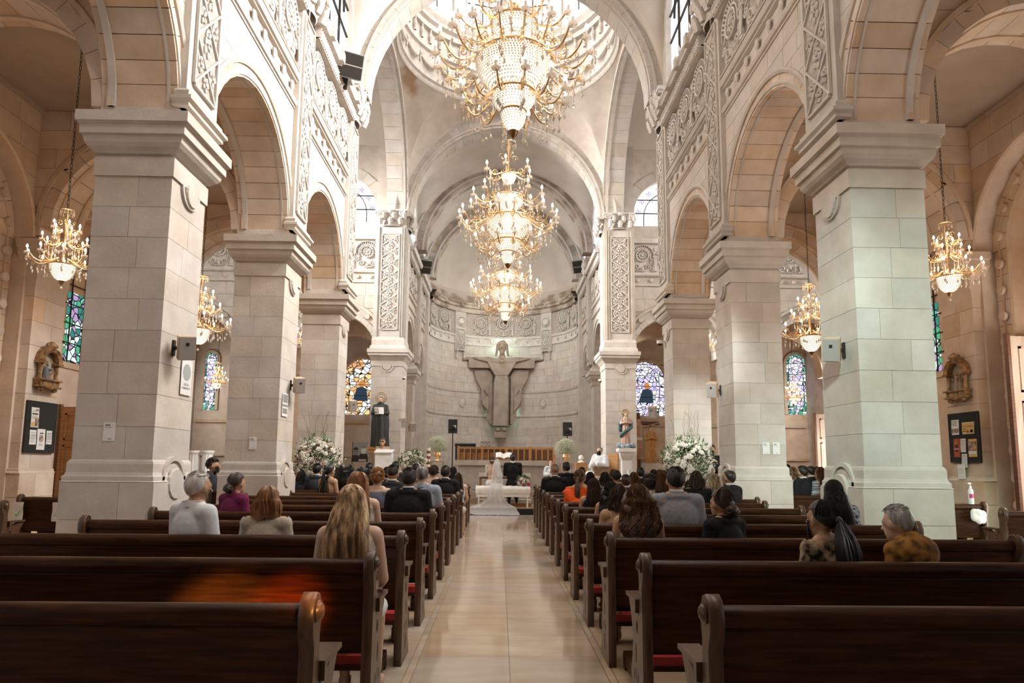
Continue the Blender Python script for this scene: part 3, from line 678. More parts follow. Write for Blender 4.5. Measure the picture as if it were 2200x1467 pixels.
MB().lathe([(DR, -.02), (DR-.05, .05), (DR-.05, .15), (DR-.12, .2), (DR-.12, .26), (DR+.02, .3), (DR+.02, .35), (DR-.02, 1.25), (DR-.1, 1.3), (DR-.1, 1.45), (DR-.02, 1.5), (DR, 2.05), (DR-.12, 2.1), (DR-.12, 2.3), (DR-.22, 2.4), (DR-.22, 2.55),
            (DR-.3, 2.65), (DR-.3, 2.85), (DR-.1, 2.9), (DR-.1, 3.15), (DR+.2, 3.2), (DR+.2, 3.25)], (CX, DY, DZ), 72).build('ring_cornice', CARVE, dm, smooth=True)
MB().lathe([(DR+.2, 3.2), (DR+.2, 6.9), (DR, 7.1), (DR*.95, 8.2), (DR*.75, 9.5), (DR*.4, 10.3), (0, 10.6)], (CX, DY, DZ), 72).build('dome_shell', CARVE, dm, smooth=True)
idf = lambda a_, t_, z_: (a_, t_, z_)
for k in range(12):
    a = 2*pi*(k+.5)/12; T2 = Matrix.Translation((CX, DY, DZ+1.9)) @ Matrix.Rotation(a, 4, 'Z') @ Matrix.Translation((DR+.2, 0, 0)) @ Matrix.Rotation(pi/2, 4, 'Z')
    f = structure(f'window_{31+k}', (CX, DY, DZ), 'tall round-headed window in the drum of the dome')
    MB().merge(MB().prism([(-.62, 1.4), (.62, 1.4), (.62, 3.6)]+[(.62*cos(pi*i/10), 3.6+.62*sin(pi*i/10)) for i in range(1, 10)]+[(-.62, 3.6)], idf, .03, .06), T2).build('pane', SG_WHITE, f)
    MB().merge(ring_arch(MB(), idf, 0, 3.6, [(.62, 0), (.62, .1), (.73, .1), (.73, 0)], 12, stilt=2.2), T2).build('window_moulding', CARVE, f)
    MB().merge(MB().box(-.02, .02, .06, .09, 1.4, 4.1).box(-.6, .6, .06, .09, 2.2, 2.23).box(-.6, .6, .06, .09, 2.9, 2.93), T2).build('glazing_bars', IRON, f)
    T3 = Matrix.Translation((CX, DY, DZ+1.9)) @ Matrix.Rotation(2*pi*k/12, 4, 'Z') @ Matrix.Translation((DR+.1, 0, 0)) @ Matrix.Rotation(pi/2, 4, 'Z')
    MB().merge(MB().box(-.22, .22, -.0, .12, 1.3, 4.6).box(-.27, .27, -.0, .17, 4.4, 4.7).box(-.27, .27, 0, .17, 1.3, 1.5).tube(spiral((0, 3.6), .12, 1.5, 1, 0, 14, .14), .03, 4).ball((0, .13, 3.3), (.06, .04, .2), 6, 4), T3).build('drum_pilaster', CARVE, dm)
bal = MB().lathe([(.06, .55), (.03, .5), (.06, .36), (.065, .24), (.03, .12), (.05, .04)], (0, 0, 0), 6).mesh('baluster', True); bal.materials.append(CARVE)
gar = MB().tube([(-.42, 0, .12), (-.22, -.06, -.1), (0, -.08, -.18), (.22, -.06, -.1), (.42, 0, .12)], [.04, .06, .08, .06, .04], 6).ball((-.46, -.04, .14), .09, 6, 4).tube([(-.46, -.04, .08), (-.46, -.05, -.2)], [.05, .015], 5).ball((-.46, -.04, -.12), .05, 5, 4).mesh('garland', True); gar.materials.append(CARVE)
for k in range(48):
    a = 2*pi*k/48; put('baluster', bal, dm, ((DR-.1)*cos(a), (DR-.1)*sin(a), 1.5))
for k in range(24):
    a = 2*pi*(k+.5)/24; put('garland', gar, dm, ((DR-.02)*sin(a), (DR-.02)*cos(a), .85), (0, 0, -a))
# side arches of the crossing and transepts
for s in (-1, 1):
    side = 'left' if s < 0 else 'right'; mp = mapS(s); mc = mapT(s)
    a = structure('arch_transept', (CX+s*4, DY, 10.75), f'great round arch opening to the {side} transept')
    voussoirs(a, mp, DY, 10.75, 4.0, 4.25, 3.7, 4.5, 27); 
    ring_arch(MB(), mp, DY, 10.75, [(3.97, 3.8), (4.02, 3.8), (4.02, 3.9), (3.97, 3.9)], 30).build('arch_moulding', STONE, a)
    arch_panel(MB(), mp, 16.9, 25.1, 10.75, 15.2, 3.93, 4.5, [(DY, 10.75, 4.2)]).build('spandrel_wall', STONE, a)
    vs = []; fs = []
    for i in range(21):
        t = pi*i/20
        for u in (4.4, 14.1): vs.append((CX+s*u, DY-4.45*cos(t), 13.35+1.9*sin(t)))
    for i in range(20): fs.append((2*i, 2*i+1, 2*i+3, 2*i+2))
    MB().add(vs, fs).build('ceiling_transept_'+side, PLASTER, None, smooth=True, kind='structure')
    e = structure('wall_transept_east_'+side, (CX+s*9, 25.5, 0))
    hs = [(6.4, 5.45, 1.6), (11.7, 5.45, 1.6)]
    arch_panel(MB(), mc, 4.88, 14.1, 0, 10.62, 25.35, 25.9, [(c, z, r+.15) for c, z, r in hs]).build('wall_core', STONE, e)
    for c, z, r in hs:
        ar = structure('arch_transept_chapel', (CX+s*c, 25.5, 5.45), f'arch to the chapel aisle from the {side} transept'); voussoirs(ar, mc, c, z, r, r+.2, 25.3, 25.92, 17)
        ring_arch(MB(), mc, c, z, [(r+.42, 25.36), (r+.42, 25.28), (r+.52, 25.28), (r+.52, 25.36)], 24, stilt=4.2).build('arch_moulding', STONE, ar)
        for k in range(9): roundel(ar, mc, c+(r+.31)*cos(pi*(k+.5)/9), 25.35, z+(r+.31)*sin(pi*(k+.5)/9), .1, .06)
        for k in range(7):
            for d in (-1, 1): roundel(ar, mc, c+d*(r+.31), 25.35, z-.35-.58*k, .1, .06)
    ashlar(e, mc, 8.55, 9.6, 1.2, 7.7, 25.32, 25.35, [], .4, (.4, .6), seed=9)
    ashlar(e, mc, 4.9, 14, 7.25, 8.2, 25.325, 25.35, [(c, 5.45, 2.15) for c in (6.4, 11.7)], .4, (.5, .9), seed=4)
    f2 = lambda t, z, q: [(t, z-q), (t-q*.7, z-q*.7), (t-q, z), (t-q*.7, z+q*.7), (t, z+q), (t+.03, z+q), (t+.03, z-q)]
    mb = MB(); mould_run(mb, mc, 4.9, 14, f2(25.33, 8.26, .04)); mould_run(mb, mc, 4.9, 14, f2(25.32, 8.68, .08)); mould_run(mb, mc, 4.9, 14, [(25.35, 9.88), (25.2, 9.9), (25.15, 10.05), (25.35, 10.08)]); mb.build('string_course', CARVE, e)
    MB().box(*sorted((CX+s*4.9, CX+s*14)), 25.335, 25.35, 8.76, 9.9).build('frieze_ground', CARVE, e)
    for k in range(18): roundel(e, mc, 5.1+k*.5, 25.35, 8.46, .07, .05)
    for k in range(8): put('frieze_relief', FRIEZE, e, Vector((CX+s*(5.25+1.12*k), 25.335, 8.76))-e.location, None, (1.0, 1.2, .95))
    egg_torus(MB(), mc, 4.9, 14, 25.33, 10.0, .09).build('egg_and_dart', CARVE, e, smooth=True)
    arch_panel(MB(), mc, 4.88, 14.1, 10.62, 15.4, 25.35, 25.9, [(6.4, 11.05, 1.45), (11.7, 11.05, 1.45)]).build('wall_core', STONE, e)
    for c in (6.4, 11.7):
        voussoirs(e, mc, c, 11.05, 1.45, 1.85, 25.32, 25.4, 13)
        w = structure(f'window_{50+int(c)+(0 if s<0 else 20)}', (CX+s*c, 25.7, 10.6), 'round-headed transept window of white glass with violet flowers')
        arch_panel(MB(), mc, c-1.5, c+1.5, 10.62, 12.6, 25.6, 25.62, []).build('pane', SG_WHITE, w)
        mb = MB(); ring_arch(mb, mc, c, 11.05, [(1.0, 25.56), (1.0, 25.6), (1.03, 25.6), (1.03, 25.56)], 16, stilt=.4)
        for z in (11.2, 11.75): mb.box(*sorted((CX+s*(c-1.45), CX+s*(c+1.45))), 25.55, 25.6, z-.015, z+.015)
        mb.build('glazing_bars', IRON, w)
        mb = MB()
        for i in range(9):
            an = pi*(i+.5)/9
            for dx, dz in ((0, 0), (.07, 0), (-.07, 0), (0, .07), (0, -.07)): mb.ball(mc(c+1.24*cos(an)+dx, 25.59, 11.05+1.24*sin(an)+dz), .03, 6, 4)
        mb.build('violet_flowers', emis('violet_glass', (.35, .25, .75), 1.0) if 'violet_glass' not in bpy.data.materials else bpy.data.materials['violet_glass'], w)
    # chapel beyond
    arch_panel(MB(), mc, 4.7, 14.1, 0, 8, 31.1, 31.6, []).build('wall_chapel_end_'+side, STONEW, None, kind='structure')
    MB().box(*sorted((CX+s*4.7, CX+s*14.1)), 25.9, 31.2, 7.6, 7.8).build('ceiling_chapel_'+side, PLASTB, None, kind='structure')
    arch_panel(MB(), mp, 16.2, 31.6, 0, 15.4, 14.0, 14.4, []).build('wall_transept_end_'+side, STONE, None, kind='structure')
    arch_panel(MB(), mc, 4.74, 14.1, 0, 15.4, 16.5, 17.0, [(6.42, 5.45, 1.6)]).build('wall_transept_west_'+side, STONE, None, kind='structure')
    ww = structure(f'window_{45+(0 if s<0 else 1)}', (CX+s*14, 20.9, 8), 'great window at the end of the transept')
    MB().box(*sorted((CX+s*13.95, CX+s*14.0)), 18.9, 22.9, 8, 13).build('pane', PANE, ww)
    # cross arch inside the chapel aisle
    arch_panel(MB(), mc, 4.7, 14.1, 5.2, 7.6, 28.2, 28.7, [(6.4, 5.3, 1.5), (11.7, 5.3, 1.7)]).build('arch_chapel_'+side, STONEW, None, kind='structure')
    for u in (8.4, 9.8): squares(MB(), s, u-.25, u+.25, 28.2, 28.8, [(.05, 0), (.05, 1.2), (0, 1.3), (0, 4.7), (.03, 4.75), (.1, 5.0), (.14, 5.05), (.14, 5.2), (.0, 5.22)]).build('pilaster_chapel_'+side, STONEW, None, kind='structure')
# ---- side aisles ----------------------------------------------------------------
for s in (-1, 1):
    side = 'left' if s < 0 else 'right'; mp = mapS(s); mc = mapT(s)
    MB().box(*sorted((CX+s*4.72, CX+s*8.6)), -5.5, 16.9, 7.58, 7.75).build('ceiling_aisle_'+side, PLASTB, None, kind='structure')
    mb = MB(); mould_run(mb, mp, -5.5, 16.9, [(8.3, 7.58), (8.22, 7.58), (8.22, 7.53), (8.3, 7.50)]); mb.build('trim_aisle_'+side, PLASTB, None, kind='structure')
    w = structure('wall_aisle_'+side, (CX+s*8.5, 8, 0))
    cen = [9.98, 14.065, 5.87, 1.75, -2.35]
    for t0, t1, r, zs in ((8.32, 8.6, 1.58, 5.2), (8.6, 8.95, 1.22, 5.2)):
        arch_panel(MB(), mp, -5.5, 16.9, 0, 7.6, t0, t1, [(c, zs, r) for c in cen]).build('wall_core', STONEW, w)
    ashlar(w, mp, 8.36, 15.6, 5.5, 7.55, 8.30, 8.32, [(c, 5.2, 1.6) for c in cen], .42, (.5, 1.0), STONEW, 3)
    for c in cen[:2]:
        ar = structure('arch_wall', (CX+s*8.4, c, 5.2), f'stepped blind arch of the {side} aisle wall with stone roundels')
        mb = MB(); ring_arch(mb, mp, c, 5.2, [(1.58, 8.32), (1.58, 8.24), (1.62, 8.22), (1.66, 8.25), (1.70, 8.25), (1.74, 8.32)], 30); mb.build('arch_moulding', STONEW, ar, smooth=True)
        voussoirs(ar, mp, c, 5.2, 1.22, 1.575, 8.55, 8.6, 15, STONEW)
        mb = MB(); ring_arch(mb, mp, c, 5.2, [(1.20, 8.6), (1.20, 8.56), (1.24, 8.54), (1.27, 8.56), (1.27, 8.6)], 24, stilt=5.1); ring_arch(mb, mp, c, 5.2, [(1.395, 8.56), (1.395, 8.53), (1.42, 8.53), (1.42, 8.56)], 24, stilt=5.0); mb.build('arch_moulding', STONEW, ar, smooth=True)
        for k in range(9): roundel(ar, mp, c+1.405*cos(pi*(k+.5)/9), 8.55, 5.2+1.405*sin(pi*(k+.5)/9), .085, .06, m=STONEW)
        for d in (-1, 1):
            for k in range(10): roundel(ar, mp, c+d*1.405, 8.55, 4.95-.46*k, .085, .06, m=STONEW)
            ashlar(ar, mp, *sorted((c+d*1.23, c+d*1.57)), 1.2, 5.2, 8.565, 8.6, [], .46, (.6, .6), STONEW, 2)
    for yc in (7.925, 12.03, 3.82, -.3, 16.3):
        p = structure('pilaster_aisle', (CX+s*8.2, yc, 0))
        squares(MB(), s, 8.17, 8.4, yc-.40, yc+.40, [(0, 0), (0, 4.5)]).build('core', JOINT, p)
        if yc > 5:
            for k in range(8): 
                f = yc+RN.uniform(-.15, .15); z = 1.28+k*.42
                if z > 4.5: break
                for a, b in ((yc-.42, f), (f, yc+.42)): block(p, CX+s*8.15, CX+s*8.4, a, b, z, z+.42, STONEW)
            for k in range(3):
                for a, b in ((yc-.45, yc-.05), (yc-.05, yc+.45)): block(p, CX+s*8.10, CX+s*8.4, a, b, k*.4, k*.4+.4, STONEW)
            squares(MB(), s, 8.15, 8.4, yc-.42, yc+.42, [(.05, 1.2), (.03, 1.24), (.03, 1.27), (0, 1.28)]).build('base_moulding', STONEW, p)
        squares(MB(), s, 8.15, 8.4, yc-.42, yc+.42, [(0, 4.4), (.02, 4.62), (.02, 4.7), (0, 4.71), (.02, 4.76), (.10, 4.93), (.12, 4.95), (.12, 5.05), (.15, 5.07), (.15, 5.2), (.05, 5.25)], (1.6, .3, 1, 1)).build('capital', STONEW, p)
        # cross arch between the nave pillar and the wall pilaster
        ca = structure('arch_aisle', (CX+s*6.42, yc, 5.3))
        ca['label'] = f'stone cross arch over the {side} aisle'
        arch_panel(MB(), mc, 4.74, 8.35, 5.3, 7.6, yc-HS+.02, yc+HS-.02, [(6.42, 5.45, 1.75)]).build('spandrel_wall', STONEW, ca)
        if yc > 5:
            ashlar(ca, mc, 4.76, 8.3, 5.46, 7.56, yc-HS, yc-HS+.02, [(6.42, 5.45, 1.75)], .38, (.5, .9), STONEW, int(yc))
            voussoirs(ca, mc, 6.42, 5.45, 1.56, 1.75, yc-HS, yc+HS, 15, STONEW)
            mb = MB(); ring_arch(mb, mc, 6.42, 5.45, [(1.75, yc-HS), (1.75, yc-HS-.035), (1.82, yc-HS-.035), (1.82, yc-HS)], 26)
            ring_arch(mb, mc, 6.42, 5.45, [(1.535, yc-.3), (1.57, yc-.3), (1.57, yc-.22), (1.535, yc-.22)], 26); ring_arch(mb, mc, 6.42, 5.45, [(1.535, yc+.22), (1.57, yc+.22), (1.57, yc+.3), (1.535, yc+.3)], 26)
            mb.build('arch_moulding', STONEW, ca, smooth=True)
# unseen loft added over the west end to keep light off the front pews
MB().box(CX-3.9, CX+3.9, -5.5, .5, 4.6, 4.85).build('ceiling_unseen_loft', STONEW, None, kind='structure')
# west front behind the camera
arch_panel(MB(), mt, -9.1, 9.1, 0, 15, -6.0, -5.5, []).build('wall_west', STONE, None, kind='structure')
ww = structure('window_47', (CX, -5.45, 5), 'stained west window behind the camera')
MB().prism([(-1.9, 5), (1.9, 5), (1.9, 8)]+[(1.9*cos(pi*i/12), 8+1.9*sin(pi*i/12)) for i in range(1, 12)]+[(-1.9, 8)], mt, -5.48, -5.42).build('pane', SG_EDGE, ww)
# ---- floor -----------------------------------------------------------------------
fl = structure('floor', (0, 8, 0))
MB().box(-15, 15, -6, 38, -.3, -.012).build('floor_base', GROUT, fl)
tme = MB().box(-.5, .5, -.5, .5, -1, 0).mesh('floor_tile'); tme.materials.append(MARBLE)
tmw = tme.copy(); tmw.materials.clear(); tmw.materials.append(MARBD)
cols = [(-.565, .085), (.085, .735), (-.62, -.57), (.74, .79), (-1.27, -.625), (.795, 1.44)]
for x0, x1 in cols:
    for k in range(30):
        y0 = .84+k*.63
        g = .0015
        put('floor_tile', tme, fl, ((x0+x1)/2, y0+.315-8, RN.uniform(-.0004, 0)), None, (x1-x0-2*g, .63-2*g, .012))
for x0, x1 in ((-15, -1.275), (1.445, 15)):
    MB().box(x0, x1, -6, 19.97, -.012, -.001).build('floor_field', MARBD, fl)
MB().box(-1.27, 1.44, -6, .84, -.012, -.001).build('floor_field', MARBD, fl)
MB().box(-15, 15, 19.97, 37.5, -.1, .165).build('sanctuary_step', BLACK, fl)
MB().box(-15, 15, 19.95, 37.5, .165, .19).build('sanctuary_tread', MARBD, fl)
MB().box(-3.6, 3.9, 21.9, 37.5, .19, .38).box(-3.6, 3.9, 22.25, 37.5, .38, .57).build('altar_platform', MARBD, fl)
# ================================================================== FURNISHINGS
def at(px, py, X=None, Y=None, Z=None):   # point seen at a photo pixel on a known plane
    d = F*1467+R1*(px-1100)+U1*(824-py); O = Vector((0, 0, 1.4))
    t = (Y-O.y)/d.y if Y is not None else (X-O.x)/d.x if X is not None else (Z-O.z)/d.z
    return O+d*t
def cutout(name, polys, depth, m, bevel=0, T=None):   # flat outline with holes, extruded: a closed mesh
    cu = bpy.data.curves.new('c', 'CURVE'); cu.dimensions = '2D'; cu.fill_mode = 'BOTH'; cu.extrude = depth/2-bevel; cu.bevel_depth = bevel; cu.bevel_resolution = 0
    for P in polys:
        sp = cu.splines.new('POLY'); sp.points.add(len(P)-1); sp.use_cyclic_u = True
        for q, (a, b) in zip(sp.points, P): q.co = (a, b, 0, 1)
    o = bpy.data.objects.new('c', cu); S.collection.objects.link(o)
    me = bpy.data.meshes.new_from_object(o.evaluated_get(bpy.context.evaluated_depsgraph_get()))
    bpy.data.objects.remove(o); me.name = name
    me.transform(T or Matrix(((0, 0, 1, depth/2), (1, 0, 0, 0), (0, 1, 0, 0), (0, 0, 0, 1))))   # outline (y,z), thickness along x
    me.materials.clear(); me.materials.append(m); return me
# ---- pews -----------------------------------------------------------------------
def lens(cy, cz, w, h): return [(cy+w*sin(2*pi*i/10)*(1 if i % 5 else .2), cz-h*cos(2*pi*i/10)) for i in range(10)]
ENDP = [(-.045, 0), (-.05, .3), (-.04, .6), (-.035, .74), (-.06, .80), (-.065, .86), (-.045, .91), (-.01, .93), (.025, .92), (.048, .88), (.052, .83), (.038, .77), (.04, .70),
        (.045, .60), (.07, .575), (.29, .655), (.33, .66), (.335, .635), (.25, .52), (.225, .42), (.24, .34), (.285, .25), (.26, .15), (.30, .07), (.335, .05), (.335, 0)]
fx = lambda a, t, z: (t, a, z)
HO = [lens(cy, cz, w, h) for cy, cz, w, h in ((.105, .515, .026, .04), (.135, .37, .017, .06), (.135, .13, .017, .07), (.085, .245, .012, .03), (.185, .245, .012, .03))]
ENDME = cutout('end_panel', [ENDP]+HO+[[(.128, .215), (.142, .215), (.142, .29), (.128, .29)]], .055, WOODE, .004)
ROS = MB().ball((0, 0, 0), (.022, .034, .034), 10, 6).tube([(0, .036*cos(2*pi*i/12), .036*sin(2*pi*i/12)) for i in range(12)], .006, 4, close=True).mesh('rosette', True); ROS.materials.append(WOODE)
def make_pew(L):
    r = thing('church_pew', '', 'pew')
    q = .06
    mb = MB(); N = 10
    prof = [(.0, .83), (-.012, .80), (.028, .40), (.05, .40), (.012, .80), (.02, .83)]
    mould_run(mb, lambda a, t, z: (a, t, z), .055, L-.055, prof); mb.build('backrest', WOOD, r, False)
    mb = MB(); mould_run(mb, lambda a, t, z: (a, t, z), .055, L-.055, [(-.022, .815), (-.034, .835), (-.034, .862), (-.02, .884), (.005, .892), (.03, .884), (.036, .86), (.03, .83), (.02, .815)]); mb.build('top_rail', WOOD, r, False, True)
    mb = MB(); mould_run(mb, lambda a, t, z: (a, t, z), .05, L-.05, [(.03, .415), (.03, .44), (.40, .465), (.43, .455), (.43, .43), (.40, .425)]); mb.box(.06, L-.06, .36, .38, .30, .43); mb.build('seat', WOOD, r, False)
    for x0 in (0, L-.055):
        e = put('end_panel', ENDME, r, (x0, 0, 0))
        MB().box(-.018, .073, .06, .335, .652, .672).box(-.018, .073, .06, .1, .60, .655).build('armrest', WOODE, e, False)
        put('rosette', ROS, e, (.06 if x0 else -.004, -.006, .865))
    k = MB().box(.12, L-.12, -.62, -.46, .17, .225).build('kneeler_cushion', RED, r, False)
    MB().box(.10, L-.10, -.63, -.45, .14, .172).box(.10, .16, -.64, -.06, .03, .12).box(L-.16, L-.10, -.64, -.06, .03, .12).box(.1, .16, -.6, -.5, 0, .15).box(L-.16, L-.1, -.6, -.5, 0, .15).box(.1, .16, -.12, -.05, 0, .1).box(L-.16, L-.1, -.12, -.05, 0, .1).build('kneeler_board', WOOD, r, False)
    return r
PEW = make_pew(3.02); PEW2 = make_pew(3.36); PEW3 = make_pew(3.76); used = {}
ORD = ['nearest', 'second', 'third', 'fourth', 'fifth', 'sixth', 'seventh', 'eighth', 'ninth', 'tenth', 'eleventh', 'twelfth', 'thirteenth', 'frontmost']
ROWY = [2.60+1.21*k for k in range(13)]
for s, side in ((-1, 'left'), (1, 'right')):
    for k, y in enumerate(ROWY):
        proto, L = (PEW2, 3.36) if k == 7 else (PEW3, 3.76) if k == 9 else (PEW, 3.02)
        x = -.66-.006*k-L if s < 0 else .765+.008*k
        lab = f'dark walnut pew on the {side} of the centre aisle, '+('nearest the camera' if k == 0 else f'{ORD[k]} row counting from the camera' if k < 12 else 'farthest row, before the sanctuary')
        if L not in used:
            o = proto; o.location = (x, y, 0); o['label'] = lab; o['group'] = 'pews beside the centre aisle'; used[L] = 1
        else: copy_tree(proto, None, (x, y, 0), 0, lab, 'pews beside the centre aisle')
SP = make_pew(1.75)
side_rows = [(-1, 8.5, 6.1, 'nearest'), (-1, 10.1, 5.3, 'second'), (-1, 13.0, 5.3, 'third'), (-1, 14.3, 5.3, 'fourth'), (-1, 15.6, 5.3, 'farthest'),
             (1, 8.5, 6.1, 'nearest'), (1, 10.1, 5.3, 'second'), (1, 13.0, 5.35, 'third'), (1, 14.3, 5.3, 'fourth'), (1, 15.6, 5.3, 'farthest')]
for i, (s, y, u, w) in enumerate(side_rows):
    side = 'left' if s < 0 else 'right'; x = CX+s*u-(1.75 if s < 0 else 0)
    lab = f'short dark pew in the {side} side aisle, {w} of its row'
    if i == 0: SP.location = (x, y, 0); SP['label'] = lab; SP['group'] = 'side aisle pews'
    else: copy_tree(SP, None, (x, y, 0), 0, lab, 'side aisle pews')
# papers with a green tick taped on the second side pew on the left
def paper(loc, rz, w, h, label, m=None, tiltx=0):
    t = thing('paper_notice', label, 'paper', loc, rz)
    N = 6; vs = []; 
    for j in range(N+1):
        for i in range(3): vs.append((-w/2+w*i/2, -.004-.006*sin(j*1.3+i), h*j/N))
    fs = [(j*3+i, j*3+i+1, (j+1)*3+i+1, (j+1)*3+i) for j in range(N) for i in range(2)]
    o = MB().add(vs, fs).build('sheet', m or PAPER, t, False, True); t.rotation_euler[0] = tiltx
    return t
GREEN = mat('green_ink', (.12, .45, .15), .6)
for dx in (0, .55):
    t = paper((CX-7.0+dx, 10.03, .55), 0, .14, .27, 'white paper with green tick taped on the side pew at left' if dx == 0 else 'white paper half hidden by the pillar on the left side pew')
    MB().tube([(-.03, -.016, .10), (-.01, -.016, .07), (.035, -.016, .16)], .006, 4).build('tick', GREEN, t, False)
# ---- chandeliers ---------------------------------------------------------------------
def bowl_beads(r, z0, z1, n, rows, rb, k=.5):
    mb = MB()
    for j in range(rows):
        t = j/(rows-1); rr = r*(1-t*t)**k if t < 1 else 0; rr = max(rr, r*.12); z = z1+(z0-z1)*t; m = max(6, int(n*rr/r))
        for i in range(m): mb.octa((rr*cos(2*pi*(i+.5*(j % 2))/m), rr*sin(2*pi*(i+.5*(j % 2))/m), z), rb, rb*1.25)
    return mb
def lining(r, z0, z1, k=.5):
    return MB().lathe([(max(r*(1-t*t)**k*.95, r*.1), z1+(z0-z1)*t) for t in [i/8 for i in range(9)]], n=24)
def candle_meshes(sc, drops=True):
    tube = MB().lathe([(0, .075*sc), (.0125*sc, .075*sc), (.0125*sc, 0), (0, 0)], n=8)
    cup = MB().lathe([(.012*sc, 0), (.035*sc, .004*sc), (.045*sc, .016*sc), (.042*sc, .02*sc), (.02*sc, .008*sc), (.012*sc, 0)], n=10)
    if drops:
        for i in range(6):
            a = 2*pi*i/6; cup.octa((.042*sc*cos(a), .042*sc*sin(a), -.012*sc), .006*sc, .014*sc)
        for j in range(4): cup.octa((0, 0, -.03*sc-.018*sc*j), .006*sc)
        cup.octa((0, 0, -.12*sc), .014*sc, .026*sc)
    bulb = MB().lathe([(.007*sc, 0), (.016*sc, .012*sc), (.018*sc, .026*sc), (.012*sc, .048*sc), (0, .068*sc)], n=8)
    A = tube.mesh('candle', True); A.materials.append(WHITE); B = cup.mesh('crystal_cup', True); B.materials.append(FROST)
    C = bulb.mesh('bulb', True); C.materials.append(BULB); return A, B, C
def arm_mesh(r0, r1, dz, sc, mtl):
    # S-curved arm from the stem ring out to the candle cup, with scrolls and hanging beads
    mb = MB(); P = []
    for i in range(13):
        t = i/12; P.append((r0+(r1-r0)*(t**.8 if t < .9 else t), 0, -dz*sin(pi*min(1, t*1.12))*.9+(.5*dz*max(0, t-.75)*4*.5)))
    P[-1] = (r1, 0, 0); mb.tube(P, [.010*sc]*12+[.006*sc], 5)
    T = Matrix.Translation((r0+(r1-r0)*.45, 0, -dz*.35)); mb.merge(MB().tube(spiral((0, 0), .05*sc, 1.4, 1, 0, 12, 0), .006*sc, 4), T)
    T = Matrix.Translation((r0+(r1-r0)*.75, 0, -dz*.9)); mb.merge(MB().tube(spiral((0, 0), .035*sc, 1.3, -1, 0, 10, 0), .005*sc, 4), T)
    me = mb.mesh('arm', True); me.materials.append(mtl)
    cr = MB()
    for q in (.35, .6, .8):
        x = r0+(r1-r0)*q
        for j in range(5): cr.octa((x, 0, -dz-.02*sc-.02*sc*j), .007*sc)
        cr.octa((x, 0, -dz-.14*sc), .018*sc, .038*sc)
    ce = cr.mesh('pendant', True); ce.materials.append(CRYSTAL)
    return me, ce
